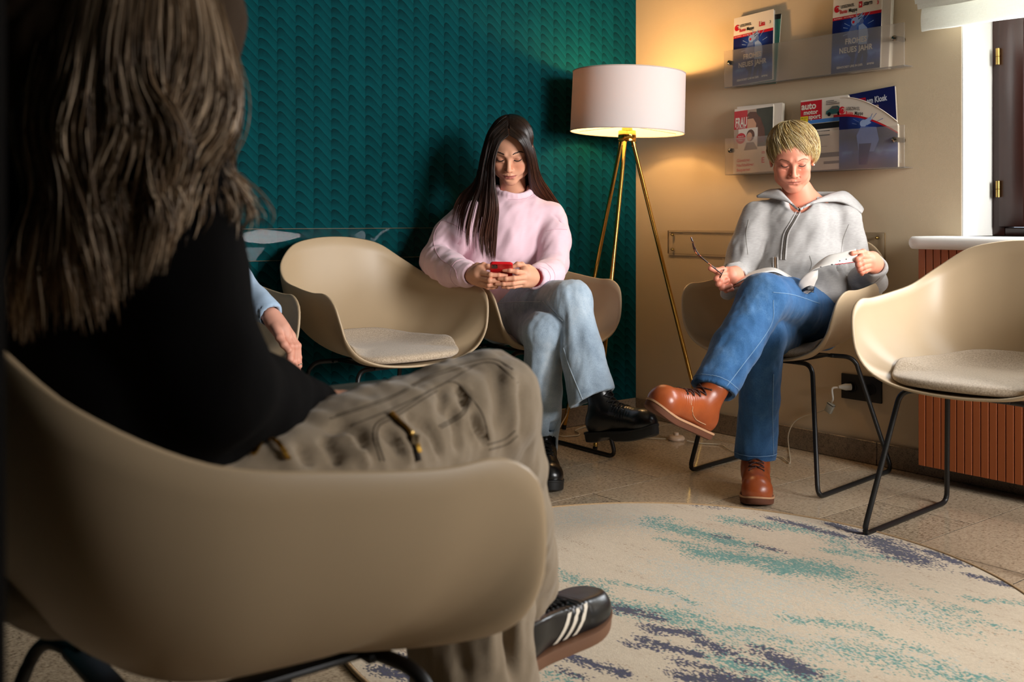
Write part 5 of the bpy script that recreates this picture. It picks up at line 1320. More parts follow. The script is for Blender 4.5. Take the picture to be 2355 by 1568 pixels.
def strands_from_rows(rows, n, K, seed, jit, rad, roots, tips, tipw=1.6, clump=0, ws=None):
    rng = np.random.default_rng(seed); ctrl = np.array([[tuple(P(*q)) for q in r] for r in rows], np.float32); g = spline_rows(ctrl, n)
    w = rng.random(n)
    if clump: cl = rng.random(clump); w = np.where(rng.random(n) < .75, cl[rng.integers(0, clump, n)]+rng.normal(0, .012, n), w); w = np.clip(w, 0, 1)
    if ws is not None:
        cw = np.array([q[0] for q in ws]); pw = np.array([q[1] for q in ws]); sd_ = np.array([q[2] for q in ws]); ch = rng.choice(len(ws), n, p=pw/pw.sum()); w = np.clip(cw[ch]+rng.normal(0, 1, n)*sd_[ch], 0, 1)
    Pc = g(w); k = Pc.shape[1]; grow = np.linspace(.15, 1, k)[None, :, None]**1.1
    Pc = Pc+rng.normal(0, 1, (n, 1, 3))*np.array(jit)*grow+rng.normal(0, 1, (n, k, 3))*np.array(jit)*.22*grow
    cut = rng.uniform(.78, 1.0, n); Ps = smooth_paths(Pc, K); idx = (np.linspace(0, 1, K)[None, :]*cut[:, None]*(K-1)); i0 = np.clip(idx.astype(int), 0, K-2); fr = (idx-i0)[..., None]
    Ps = np.take_along_axis(Ps, i0[..., None].repeat(3, 2), 1)*(1-fr)+np.take_along_axis(Ps, (i0+1)[..., None].repeat(3, 2), 1)*fr
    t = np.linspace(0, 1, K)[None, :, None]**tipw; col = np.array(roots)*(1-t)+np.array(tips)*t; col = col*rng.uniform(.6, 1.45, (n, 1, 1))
    return Ps, np.array([rad]*(K-3)+[rad*.8, rad*.5, rad*.15])*rng.uniform(.7, 1.3, (n, 1)), np.broadcast_to(col, (n, K, 3))
LW = [(.03, 4, .03), (.11, 4, .03), (.25, 7, .015), (.42, 3, .04), (.60, 10, .02), (.74, 16, .025), (.87, 20, .025), (.97, 14, .02)]
for rows, n, sd, ws in ((LROW, 1300, 1, LW), (RROW, 1300, 2, None)):
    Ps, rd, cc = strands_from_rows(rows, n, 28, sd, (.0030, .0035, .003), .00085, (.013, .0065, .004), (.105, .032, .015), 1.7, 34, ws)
    Ai = np.array(H1i); Ql = Ps@Ai[:3, :3].T+Ai[:3, 3]; cE, rE = np.array([0, .026, .040]), np.array([.0815, .0985, .0830]); e = (Ql-cE)/rE; le = np.linalg.norm(e, axis=2, keepdims=True)
    need = (le < 1.025) & (Ql[..., 2:3] > .0); Ql = np.where(need, cE+e/np.maximum(le, .3)*1.025*rE, Ql); A1 = np.array(H1); Ps = Ql@A1[:3, :3].T+A1[:3, 3]
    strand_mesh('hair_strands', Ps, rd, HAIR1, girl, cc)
# ---- sweatshirt
MAT_PINK = jersey_mat('pale_pink_fleece', lin(238, 205, 214), lin(230, 193, 204), .8, .35)
f = Field((-.36, 3.40, .52), (.27, 4.05, 1.02), .0044)
f.cap(P(1175, 525, 3.855), P(1178, 680, 3.855), .136, .142, .03, flat=(0, 1, 0), fs=.84)
f.cap(P(1100, 492, 3.855), P(1260, 496, 3.855), .052, .052, .05); f.ell(P(1181, 466, 3.875), (.078, .066, .045), .04)
f.chain([P(1072, 498, 3.845), P(1040, 540, 3.825), ELL, P(1040, 620, 3.66), P(1072, 631, 3.56)], [.056, .064, .064, .058, .044], .018)
f.chain([P(1268, 505, 3.84), P(1274, 552, 3.80), ELR, P(1262, 630, 3.64), P(1242, 638, 3.565)], [.054, .058, .057, .053, .044], .018)
f.cap(P(1066, 630, 3.58), P(1086, 633, 3.53), .0405, .0375, .008); f.cap(P(1246, 638, 3.575), P(1229, 638, 3.53), .0400, .0370, .008)
f.ell(P(1188, 672, 3.80), (.13, .10, .06), .03); f.cap(P(1118, 560, 3.85), P(1105, 650, 3.84), .07, .08, .03)
def cutend(f, p, n, r): p = Vector(p); f.half(p, n, .003, np.array(p)-r, np.array(p)+r)
cutend(f, P(1086.5, 633, 3.528), WRL-P(1060, 629, 3.60), .055); cutend(f, P(1229, 638, 3.53), WRR-P(1250, 638, 3.60), .055)
f.cap(P(1086, 633, 3.53), P(1070, 631, 3.57), .0290, .0285, .002, 'cut'); f.cap(P(1229, 638, 3.53), P(1244, 638, 3.57), .0290, .0285, .002, 'cut')
# rib collar
cc_, cn = P(1180, 436, 3.852), Vector((.0, -.34, .94)).normalized(); cu = cn.cross(Vector((1, 0, 0))).normalized(); cw = cu.cross(cn)
ring1 = [cc_+cw*(.062*math.cos(a))+cu*(.062*math.sin(a)) for a in np.linspace(0, 2*math.pi, 25)]
f.cap(cc_-cn*.05, cc_+cn*.08, .056, .056, .004, 'cut')
f.chain(ring1, [.0095]*25, .005); f.chain([q-cn*.011 for q in ring1], [.0105]*25, .005)
V, F = f.mesh(); V = smooth_mesh(V, F, 2); N = vnormals(V, F)
BOOST = lambda ls, k: [(a, b, c*k) for a, b, c in ls]
L = lambda *q: [tuple(P(*a)) for a in q]
V = creases(V, N, BOOST([(L((1052, 552, 3.77), (1064, 575, 3.75), (1068, 600, 3.70)), .010, .010), (L((1030, 560, 3.74), (1046, 580, 3.72), (1060, 600, 3.66)), .008, .006), (L((985, 575, 3.73), (1010, 572, 3.73), (1035, 590, 3.70)), .008, -.005),
   (L((985, 590, 3.73), (1005, 598, 3.73), (1030, 605, 3.70)), .007, .005), (L((1262, 470, 3.77), (1245, 520, 3.74), (1222, 580, 3.74)), .013, .0055), (L((1275, 480, 3.77), (1258, 525, 3.74), (1240, 590, 3.72)), .010, -.002),
   (L((1218, 610, 3.72), (1238, 575, 3.72), (1246, 545, 3.74)), .009, .008), (L((1250, 600, 3.68), (1275, 590, 3.69), (1300, 598, 3.72)), .008, .005), (L((1245, 618, 3.62), (1275, 615, 3.66), (1305, 618, 3.72)), .007, .005), (L((1255, 475, 3.78), (1280, 498, 3.78), (1295, 520, 3.78)), .007, .005),
   (L((1020, 520, 3.78), (1045, 545, 3.76), (1060, 570, 3.74)), .009, -.004), (L((1150, 600, 3.74), (1170, 560, 3.73), (1180, 520, 3.74)), .012, -.002), (L((1130, 590, 3.74), (1160, 605, 3.74), (1200, 600, 3.74)), .010, .004)], 1.5))
N = vnormals(V, F); V = cloth_noise(V, N, .017, 12, (0.3, 0, 1), 1.7, 3.3); N = vnormals(V, F); V = cloth_noise(V, N, .006, 30, (0.6, 0, 1), 2.5, 8.3); N = vnormals(V, F)
sw = mesh_obj('sweatshirt', V-o1, F, MAT_PINK, girl)
bs = bvh_of(V-o1, F); MAT_PSEAM = simple('pink_seam', (214, 172, 184), .9, var=.05)
def hit(bvh, O, u, v, off=0.0):
    d = (P(u, v, 1.0)-Vector((0, 0, EYE))).normalized(); h = bvh.ray_cast(Vector((0, 0, EYE))-O, d)
    return None if h[0] is None else h[0]+h[1]*off
def seam_px(bvh, O, pts, r, name, mat, parent, off=0.0, n=60, sides=6):
    q = resample(catmull([(a, b, 0) for a, b in pts], 6), n) if len(pts) > 2 else resample([(a, b, 0) for a, b in pts], n)
    out = []
    for a in q:
        h = hit(bvh, O, a[0], a[1], off)
        if h is not None and (not out or abs(h.y-out[-1].y) < .05): out.append(h)
    if len(out) < 4: return None
    o_ = np.array([tuple(h) for h in out])
    for _ in range(3): o_[1:-1] = (o_[:-2]+2*o_[1:-1]+o_[2:])/4
    return tube_obj(name, o_, r, mat, parent, sides)
rel = lambda pts: [Vector(q)-O1 for q in pts]
for pts in (((1016, 506), (1045, 517), (1071, 535)), ((1014, 510), (1000, 534), (998, 564), (1013, 595), (1044, 616), (1052, 640)), ((1257, 531), (1280, 527), (1304, 528)), ((1240, 612), (1258, 620), (1266, 636), (1262, 650))): seam_px(bs, O1, pts, .0012, 'seam', MAT_PSEAM, sw, .0001)
for c0, dr, r_ in ((P(1066, 630, 3.58), WRL-P(1060, 629, 3.60), .046), (P(1247, 638, 3.578), WRR-P(1250, 638, 3.60), .045)):
    d_ = dr.normalized(); u_ = d_.cross(Vector((0, 0, 1))).normalized(); v_ = d_.cross(u_)
    snap_tube(bs, [c0-O1+u_*r_*math.cos(a)+v_*r_*math.sin(a) for a in np.linspace(0, 2*math.pi, 25)], .0013, 'cuff_seam', MAT_PSEAM, sw, 0, 60)
snap_tube(bs, [q-cn*.021-O1+(q-cc_)*.14 for q in ring1], .0013, 'collar_seam', MAT_PSEAM, sw, 0, 70)
# dark red inner sleeve showing at one wrist
d_ = (WRR-P(1250, 638, 3.60)).normalized(); tube_obj('inner_sleeve', [P(1240, 638, 3.56)-O1, P(1226.5, 638, 3.525)-O1], .0325, simple('dark_red_knit', (120, 18, 24), .9), girl, 24)
# ---- jeans
JEAN1 = denim_mat('washed_light_denim', lin(84, 102, 120), lin(156, 173, 188), lin(212, 219, 222))
def finish_leg_colors(V, lines):
    c = np.full((len(V), 3), .5, np.float32)
    for pts, w, val in lines:
        D, t = poly_dist(V, pts); k = np.exp(-(D/w)**2)[:, None]; c = c*(1-k)+val*k
    return c
f = Field((-.22, 3.20, .05), (.50, 4.06, .74), .0046)
f.ell(P(1183, 730, 3.92), (.16, .13, .10), .04)
f.chain([HPR+Vector((0, 0, .0)), P(1240, 702, 3.64), KNR], [.098, .086, .071], .02); HM1 = P(1366, 932, 3.355); f.chain([KNR, KNR.lerp(HM1, .5), HM1], [.068, .067, .079], .02)
f.chain([HPL, P(1236, 752, 3.62), KNL], [.095, .080, .066], .018); f.chain([KNL, KNL.lerp(ANL, .5), KNL.lerp(ANL, 1.02)], [.064, .063, .054], .015)
hem1 = KNR.lerp(HM1, .93); n1 = Vector((.40, -.30, -.88)); f.half(hem1, n1, .002, np.array(hem1)-.13, np.array(hem1)+.13)
ax1 = (HM1-KNR).normalized(); f.cap(hem1-ax1*.05, hem1+ax1*.1, .052, .066, .002, 'cut')
hem2 = P(1252, 1043, 3.515); f.half(hem2, (.0, -.1, -1), .002, np.array(hem2)-.12, np.array(hem2)+.12)
f.cap(hem2+Vector((0, 0, .05)), hem2-Vector((0, 0, .1)), .038, .042, .002, 'cut')
V, F = f.mesh(); V = smooth_mesh(V, F, 2); N = vnormals(V, F)
V = creases(V, N, [(L((1225, 712, 3.50), (1245, 695, 3.46), (1264, 672, 3.44)), .007, .010), (L((1224, 720, 3.48), (1255, 735, 3.42), (1290, 760, 3.40)), .010, -.008), (L((1295, 715, 3.38), (1297, 750, 3.37), (1296, 790, 3.36)), .008, .012), (L((1300, 660, 3.40), (1308, 720, 3.37), (1315, 790, 3.36)), .012, -.005),
   (L((1255, 695, 3.46), (1275, 725, 3.41), (1293, 750, 3.38)), .008, .007), (L((1265, 770, 3.40), (1258, 830, 3.42), (1245, 900, 3.43)), .010, .007), (L((1280, 780, 3.40), (1275, 850, 3.42), (1262, 940, 3.43)), .011, -.005), (L((1238, 770, 3.41), (1228, 820, 3.42), (1222, 880, 3.44)), .010, -.004),
   (L((1320, 760, 3.34), (1345, 850, 3.30), (1372, 900, 3.28)), .014, .005), (L((1340, 740, 3.36), (1368, 830, 3.32), (1392, 890, 3.30)), .012, -.004), (L((1150, 692, 3.60), (1200, 690, 3.54), (1240, 690, 3.48)), .008, .004), (L((1215, 955, 3.46), (1235, 985, 3.45), (1258, 1010, 3.45)), .009, .005)])
N = vnormals(V, F); V = cloth_noise(V, N, .007, 20, (0.1, 0, 1), 2.2, 9.1); N = vnormals(V, F); V = cloth_noise(V, N, .003, 55, (0.1, 0, 1), 3, 4.1)
sl1 = L((1148, 697, 3.60), (1190, 693, 3.55), (1242, 694, 3.47)); sl2 = L((1248, 692, 3.43), (1270, 715, 3.40), (1294, 738, 3.37)); sl3 = L((1296, 800, 3.33), (1310, 845, 3.31), (1328, 890, 3.28), (1341, 925, 3.27)); sl4 = L((1284, 970, 3.44), (1272, 1000, 3.45), (1268, 1045, 3.46))
Cj = finish_leg_colors(V, [(sl3, .012, .30), (sl2, .010, .30), (sl1, .014, .36), (sl4, .008, .3)]+[(L((1312, 650, 3.42), (1335, 700, 3.39), (1330, 760, 3.36)), .05, .60), (L((1160, 720, 3.62), (1230, 725, 3.5)), .05, .36), (L((1262, 790, 3.39), (1258, 960, 3.44)), .022, .62), (L((1345, 760, 3.35), (1385, 880, 3.30)), .03, .40)])
jn = mesh_obj('jeans', V-o1, F, JEAN1, girl, colors=Cj); bj = bvh_of(V-o1, F); MAT_DSEAM = simple('light_denim_seam', (176, 190, 200), .9, var=.15, vscale=300)
for pts in (((1148, 697), (1190, 694), (1242, 694)), ((1248, 692), (1270, 715), (1294, 738)), ((1296, 800), (1310, 845), (1328, 890), (1341, 922)), ((1284, 970), (1272, 1000), (1268, 1042))): seam_px(bj, O1, pts, .0014, 'seam', MAT_DSEAM, jn, .0002)
# ---- boots
MAT_BLK = simple('black_boot_leather', (13, 12, 12), .28, spec=.5, var=.15, bump=.1, bscale=160); MAT_BLKSOLE = simple('black_rubber_sole', (12, 12, 12), .6, var=.1)
MAT_LACEB = simple('black_lace', (10, 10, 10), .8); MAT_EYEL = simple('boot_eyelet_steel', (120, 118, 116), .3, 1.0)
boot('boot', BT1, girl, [MAT_BLK, MAT_BLKSOLE, MAT_LACEB, MAT_EYEL], .262, .195, sole_h=.031, eyelets=6, heel=.016)
boot('boot', BT2, girl, [MAT_BLK, MAT_BLKSOLE, MAT_LACEB, MAT_EYEL], .262, .195, sole_h=.031, eyelets=6, heel=.016)
# ---- phone
MAT_RED = simple('glossy_red_phone_case', (206, 12, 26), .3, spec=.5, var=.02); 
phx = Vector((1, 0, -.02)).normalized(); phu = Vector((.02, -.84, .54)).normalized(); phn = phx.cross(phu).normalized()   # phn: screen normal or back
pc = P(1153, 630, 3.472)
ph = bpy.data.objects.new('smartphone', None); link(ph); ph.location = pc; bk = -phn if phn.y > 0 else phn
ph.rotation_euler = Matrix((phx, -bk, phu)).transposed().to_euler()
tag(ph, 'red smartphone held in both hands of the young woman', 'phone')
def rrect(w, h, r, n=6):
    out = []
    for cx, cz, a0 in ((w/2-r, h/2-r, 0), (-w/2+r, h/2-r, 90), (-w/2+r, -h/2+r, 180), (w/2-r, -h/2+r, 270)):
        for k in range(n+1): a = math.radians(a0+90*k/n); out.append((cx+r*math.cos(a), cz+r*math.sin(a)))
    return out
def slab(name, w, h, r, y0, y1, mat, parent, bev=.0015, loc=None):
    o = rrect(w, h, r); o2 = rrect(w-2*bev, h-2*bev, max(.0004, r-bev)); n = len(o); V = []; F = []
    for pts, y in ((o2, y0), (o, y0+bev), (o, y1-bev), (o2, y1)): V += [(a, y, b) for a, b in pts]
    for j in range(3):
        for i in range(n): F.append((j*n+i, j*n+(i+1) % n, (j+1)*n+(i+1) % n, (j+1)*n+i))
    F.append(tuple(range(n-1, -1, -1))); F.append(tuple(range(3*n, 4*n)))
    m_ = mesh_np(name, V, F); bm = bmesh.new(); bm.from_mesh(m_); bmesh.ops.recalc_face_normals(bm, faces=bm.faces); bm.to_mesh(m_); bm.free(); m_.materials.append(mat); m_.set_sharp_from_angle(angle=math.radians(40))
    o_ = bpy.data.objects.new(name, m_); link(o_, parent)
    if loc: o_.location = loc
    return o_
slab('phone_case', .0745, .150, .011, -.0048, .0048, MAT_RED, ph, .0022); slab('phone_screen', .066, .140, .008, .0046, .0056, simple('dark_phone_screen', (10, 11, 13), .1), ph, .0003)
cb = slab('camera_module', .020, .024, .005, -.0062, -.0046, simple('black_camera_glass', (9, 9, 10), .15), ph, .0006, (-.0225, 0, .057))
lathe_obj('camera_lens', [(0, .0012), (.0035, .001), (.0042, 0), (.0042, -.001)], simple('camera_lens_ring', (60, 60, 64), .2, .8), cb, 20, (0, -.0062, .004), (math.pi/2, 0, 0))
# ================================================================ older woman with short blond hair, reading
SK2 = lin(222, 146, 118); LIP2 = lin(176, 96, 84)
O2 = Vector((0.95, 3.60, 0)); o2 = np.array(O2)
R2 = rot_head(-11, 25, -1.5); H2 = head_tf(R2, .90, P(1825, 380, 3.53)); H2i = H2.inverted(); hw = lambda *q: H2 @ Vector(q)
bp2 = []
Vh, W, F, C, bv2 = head_mesh(H2, SK2, LIP2, dict(neck=tuple(H2i @ P(1838, 478, 3.685)), neck_r=.052, lips=.72, nose=1.14, jaw=1.05, width=1.05, age=1.0, shadow=.55, mouth=.0270, lipw=.6, lower=.96))
bp2.append((W, F, C))
NW = P(1838, 470, 3.63)
f = Field((.35, 2.95, .05), (1.45, 3.85, 1.05), .010)
SHWL, ELWL, WRWL = P(1735, 490, 3.62), P(1697, 634, 3.62), P(1692, 636, 3.40)          # her right arm (left in the picture)
SHWR, ELWR, WRWR = P(1950, 494, 3.66), P(1968, 660, 3.645), P(2012, 606, 3.40)
HPA, KNA = P(1885, 738, 3.60), P(1757, 684, 3.24)                                         # crossing leg
BTA = frame((-.62, -.62, .36), (.38, .0, .92), P(1584, 990, 3.03))
ANA = BTA @ Vector((0, .022, .11))
HPB, KNB = P(1800, 752, 3.62), P(1758, 772, 3.27)
BTB = frame((-.20, -.98, 0), (0, 0, 1), tuple(floor_at(1738, 1168)+Vector((.045, .195, 0)))); ANB = BTB @ Vector((0, .022, .11))
f.cap(P(1838, 490, 3.67), P(1838, 560, 3.66), .05, .09, .03); f.cap(P(1838, 560, 3.66), P(1842, 720, 3.64), .09, .11, .03); dn = Vector((0, 0, -.035)); f.cap(SHWL+dn, SHWR+dn, .024, .024, .02)
f.chain([SHWL+dn, ELWL, WRWL], [.024, .030, .027], .015); f.chain([SHWR+dn, ELWR, WRWR], [.024, .030, .027], .015)
f.chain([HPA, KNA, ANA, BTA @ Vector((0, .02, .05))], [.072, .050, .031, .028], .02); f.chain([HPB, KNB, ANB, BTB @ Vector((0, .02, .05))], [.072, .050, .031, .028], .02)
V, F = f.mesh(); bp2.append((V, F, np.tile(np.array(SK2[:3])[None], (len(V), 1))))
# bare chest in the open neckline
f = Field((.75, 3.40, .82), (1.22, 3.80, 1.02), .0035)
f.cap(P(1836, 436, 3.645), P(1840, 505, 3.645), .046, .076, .03); f.cap(P(1818, 452, 3.675), P(1796, 484, 3.665), .030, .034, .04); f.cap(P(1858, 452, 3.675), P(1894, 482, 3.665), .030, .034, .04); f.ell(P(1842, 494, 3.612), (.055, .040, .045), .04)
f.cap(P(1842, 474, 3.590), P(1795, 467, 3.615), .006, .008, .014); f.cap(P(1850, 474, 3.590), P(1900, 466, 3.615), .006, .008, .014)
V, F = f.mesh(); V = smooth_mesh(V, F, 2); s2 = np.array(SK2[:3]); red = np.exp(-((V-np.array(P(1845, 478, 3.57)))**2).sum(1)/(2*.05**2))[:, None]; bp2.append((V, F, (s2*(1-red*.35)+s2*np.array((1.02, .72, .62))*red*.35).astype(np.float32)))
WL = [  # hand holding the spectacles (left in the picture): fingers curled over, thumb along the top
    (pj((1676, 622, 3.370), (1662, 620, 3.345), (1648, 623, 3.330), (1634, 617, 3.325)), [.0110, .0102, .0095, .0086]),
    (pj((1672, 630, 3.350), (1654, 632, 3.318), (1648, 641, 3.315), (1662, 648, 3.328)), [.0104, .0096, .0088, .0080]),
    (pj((1674, 638, 3.350), (1656, 643, 3.315), (1652, 653, 3.312), (1673, 644, 3.322)), [.0104, .0096, .0088, .0078]),
    (pj((1676, 646, 3.352), (1659, 655, 3.318), (1660, 662, 3.316), (1680, 657, 3.322)), [.0100, .0092, .0084, .0076]),
    (pj((1680, 652, 3.360), (1666, 663, 3.330), (1670, 668, 3.326), (1684, 665, 3.330)), [.0088, .0080, .0074, .0066])]
WLp = [(WRWL, P(1680, 635, 3.355), .028, .026), (P(1690, 628, 3.39), P(1677, 627, 3.358), .024, .018), (P(1691, 644, 3.39), P(1680, 650, 3.356), .022, .017)]
WR = [  # hand turning the page (right in the picture)
    (pj((1996, 586, 3.360), (1985, 580, 3.335), (1972, 582, 3.318), (1960, 583, 3.310)), [.0112, .0102, .0092, .0080]),
    (pj((1996, 591, 3.345), (1982, 590, 3.305), (1972, 598, 3.296), (1972, 606, 3.308)), [.0106, .0098, .0090, .0080]),
    (pj((1998, 600, 3.345), (1983, 603, 3.303), (1974, 609, 3.296), (1974, 615, 3.308)), [.0106, .0098, .0090, .0080]),
    (pj((2000, 609, 3.350), (1986, 614, 3.308), (1977, 618, 3.302), (1977, 623, 3.314)), [.0102, .0094, .0086, .0076]),
    (pj((2002, 617, 3.360), (1990, 623, 3.325), (1982, 626, 3.320), (1982, 630, 3.330)), [.0090, .0082, .0076, .0068])]
WRp = [(WRWR, P(1998, 600, 3.360), .028, .026), (P(2006, 594, 3.39), P(1996, 592, 3.358), .024, .018), (P(2010, 614, 3.39), P(2001, 614, 3.360), .022, .017)]
for fg, pm in ((WL, WLp), (WR, WRp)):
    V, F = hand_field(fg, pm, .0018); bp2.append((V, F, hand_colors(V, SK2, fg)))
V, F, C = join_np(bp2)
wom = mesh_obj('person', V-o2, F, MAT_SKIN, None, True, O2, None, C); tag(wom, 'older woman with short blond hair in grey hoodie and blue jeans reading in her chair', 'person')
for fg in (WL, WR):
    for pts, rad in fg[1:4]: nail('', pts, rad[-1], (-.2, -1, .3), MAT_NAIL, wom)
brows_lashes(bv2, H2, wom, simple('faded_brow_hair', (150, 100, 72), .7), None, dict(brow_n=60, brow_w=.9, brow_t=.8, brow_z=.0165, lash_t=.85), simple('grey_brown_lash', (52, 34, 28), .6))
for q in (-1, 1):
    e = hw(q*.0785*1.04, .000, -.036)-O2; o = lathe_obj('earring', [(0, .0028), (.0018, .0022), (.0026, 0), (.0018, -.0022), (0, -.0028)], simple('pearl_stud', (235, 228, 218), .2), wom, 14, e)
# ---- short layered hair
HAIR2 = hair_mat('blond_hair', .45, .45); HAIR2B = hair_mat('blond_underlayer', .8, .1)
def short_hair(Hm, parent, mat, mat_core, core, dark, mid, pale, n, seed):
  rng = np.random.default_rng(seed); O_ = np.array(parent.location)
  f = Field((-.115, -.115, -.10), (.115, .150, .150), .0035)
  f.ell((0, .026, .040), (.0815, .097, .0815), .02); f.ell((0, .075, -.020), (.062, .040, .055), .03)
  for q in (-1, 1): f.chain([(q*.070, -.030, .035), (q*.077, -.012, .0)], [.010, .007], .015)
  f.ell((0, -.118, -.020), (.068, .075, .085), .008, op='cut'); f.ell((0, -.07, -.105), (.11, .10, .05), .01, op='cut')
  V, F = f.mesh(); V = smooth_mesh(V, F, 2); V = V+vnormals(V, F)*(.004*(vnoise(V*np.array((90, 40, 40)))-.5))[:, None]; A = np.array(Hm)
  mesh_obj('hair', V@A[:3, :3].T+A[:3, 3]-O_, F, mat_core, parent, colors=np.tile(np.array([core]), (len(V), 1)))
  N_ = n; K_ = 12; az = rng.uniform(-math.pi, math.pi, N_); st = rng.uniform(0.0, 1.0, N_)**.8
  ea = np.abs(az)                                         # azimuth 0 = face, pi = nape
  end = np.interp(ea, [0, .35, .75, 1.1, 1.5, 2.1, math.pi], [112, 114, 117, 124, 127, 118, 112])+rng.normal(0, 7, N_)
  end = end+rng.normal(0, 5, 1)[0]*0+np.where(az < 0, 6, -4)*np.exp(-(ea/.6)**2)      # the fringe is swept
  start = st*np.interp(ea, [0, 1, math.pi], [62, 80, 100])
  ln = np.minimum(end-start, rng.uniform(38, 74, N_)); endp = start+ln; late = endp > end-14; endp = np.where(late, end, endp)
  t = np.linspace(0, 1, K_)[None]; pol = np.radians(start[:, None]+(endp-start)[:, None]*t)
  ncl = 90; clc = rng.uniform(-math.pi, math.pi, ncl); ci = np.abs(np.angle(np.exp(1j*(az[:, None]-clc[None])))).argmin(1); pull = np.angle(np.exp(1j*(clc[ci]-az)))
  sweep = .70*(t**1.1)*np.exp(-((az[:, None]+.1)/1.1)**2)-.30*t*np.exp(-((az[:, None]-1.9)/.8)**2)+(.62*pull)[:, None]*t**1.5+(rng.normal(0, .10, ncl)[ci])[:, None]*t+rng.normal(0, .05, N_)[:, None]*t
  phi = az[:, None]+sweep
  lift = 1.03+.075*np.sin(t*math.pi*.8)*rng.uniform(.3, 1.4, N_)[:, None]+rng.uniform(0, .045, N_)[:, None]+(rng.normal(0, .018, ncl)[ci])[:, None]*t
  cx, cy, cz = .004, .026, .038
  X = cx+.0860*lift*np.sin(pol)*np.sin(phi); Y = cy-.098*lift*np.sin(pol)*np.cos(phi); Z = cz+.087*lift*np.cos(pol)
  ca_, sa_ = math.cos(math.radians(24)), math.sin(math.radians(24)); Yr, Zr = Y-cy, Z-cz; Y = cy+Yr*ca_+Zr*sa_; Z = cz-Yr*sa_+Zr*ca_
  # hang straighter below the widest point, flicking at the tips
  hang = np.clip(np.degrees(pol)-92, 0, 60)/60; X = X*(1+.16*hang); Y = np.where(phi**2 < 1.2, Y-.006*hang, Y+.012*hang); Z = Z-.012*hang
  Ps = np.stack([X, Y, Z], -1); Ps = Ps@A[:3, :3].T+A[:3, 3]
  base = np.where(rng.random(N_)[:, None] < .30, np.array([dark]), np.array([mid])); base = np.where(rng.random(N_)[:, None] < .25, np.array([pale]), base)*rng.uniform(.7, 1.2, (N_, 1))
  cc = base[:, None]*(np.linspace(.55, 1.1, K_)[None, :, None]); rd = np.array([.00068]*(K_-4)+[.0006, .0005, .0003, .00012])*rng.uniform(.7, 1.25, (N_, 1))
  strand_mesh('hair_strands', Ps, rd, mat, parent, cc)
short_hair(H2, wom, HAIR2, HAIR2B, (.34, .215, .08), (.32, .17, .055), (.68, .48, .185), (.94, .79, .48), 9000, 5)
# ---- hoodie
MAT_GREY = jersey_mat('heather_grey_fleece', lin(188, 184, 180), lin(142, 137, 134), 1.0, .35)
f = Field((.62, 3.22, .50), (1.42, 3.90, 1.03), .0047)
f.cap(P(1835, 535, 3.665), P(1842, 690, 3.64), .140, .160, .04, flat=(0, 1, 0), fs=.86); f.ell(P(1838, 650, 3.60), (.165, .125, .10), .05)
f.cap(P(1760, 500, 3.66), P(1925, 502, 3.66), .055, .055, .05); f.ell(P(1838, 505, 3.625), (.115, .085, .07), .04)
f.chain([P(1742, 500, 3.645), P(1712, 575, 3.635), ELWL, P(1692, 640, 3.50), P(1690, 640, 3.43)], [.056, .055, .056, .050, .044], .018)
f.cap(P(1672, 676, 3.44), P(1690, 645, 3.42), .020, .034, .03)
f.chain([P(1945, 505, 3.645), P(1958, 585, 3.645), P(1968, 655, 3.625), P(1996, 640, 3.50), P(2010, 614, 3.425)], [.056, .056, .058, .052, .043], .018)
f.cap(P(1975, 672, 3.56), P(2016, 650, 3.50), .040, .034, .02)
# neckline: an open V between the shoulders, hood lying on the back
f.chain([P(1838, 425, 3.56), P(1838, 452, 3.56), P(1838, 474, 3.53)], [.075, .052, .006], .006, 'cut')
f.cap(P(1838, 448, 3.62), P(1838, 400, 3.60), .056, .070, .004, 'cut')
def cutend2(p, n, r=.06): f.half(p, n, .003, np.array(p)-r, np.array(p)+r)
cutend2(P(1692, 637, 3.405), Vector((0, -1, .05))); cutend2(P(2012, 607, 3.408), WRWR-P(1998, 636, 3.50), .06)
f.cap(P(1692, 637, 3.38), P(1690, 640, 3.45), .030, .029, .002, 'cut'); f.cap(P(2012, 606, 3.395), P(2006, 620, 3.45), .030, .029, .002, 'cut')
V, F = f.mesh(); V = smooth_mesh(V, F, 2); N = vnormals(V, F)
V = creases(V, N, [(L((1722, 520, 3.55), (1726, 580, 3.52), (1728, 640, 3.50)), .010, .012), (L((1738, 545, 3.52), (1760, 520, 3.52), (1790, 505, 3.52)), .016, -.005), (L((1930, 520, 3.55), (1926, 575, 3.53), (1928, 650, 3.52)), .010, .012),
  (L((1700, 560, 3.58), (1690, 600, 3.56), (1675, 620, 3.54)), .010, .006), (L((1720, 555, 3.57), (1706, 590, 3.56), (1690, 625, 3.50)), .009, -.006), (L((1925, 510, 3.57), (1940, 525, 3.57), (1955, 560, 3.58)), .009, .007), (L((1935, 580, 3.55), (1955, 600, 3.55), (1975, 598, 3.55)), .010, .008), (L((1930, 610, 3.54), (1950, 630, 3.54), (1970, 640, 3.53)), .009, .006),
  (L((1790, 590, 3.50), (1830, 605, 3.48), (1880, 590, 3.49)), .014, .008), (L((1760, 600, 3.50), (1790, 625, 3.48), (1800, 650, 3.48)), .011, .007), (L((1850, 610, 3.47), (1885, 625, 3.47), (1915, 615, 3.50)), .012, -.007), (L((1870, 560, 3.50), (1895, 600, 3.49), (1915, 640, 3.50)), .014, .006), (L((1975, 620, 3.47), (1995, 650, 3.47), (2020, 655, 3.46)), .010, .006), (L((1960, 660, 3.54), (1990, 670, 3.50), (2020, 668, 3.48)), .009, -.004),
  (L((1780, 640, 3.47), (1830, 650, 3.46), (1890, 655, 3.47)), .010, .007), (L((1780, 665, 3.47), (1850, 668, 3.46), (1910, 680, 3.48)), .012, -.005)])
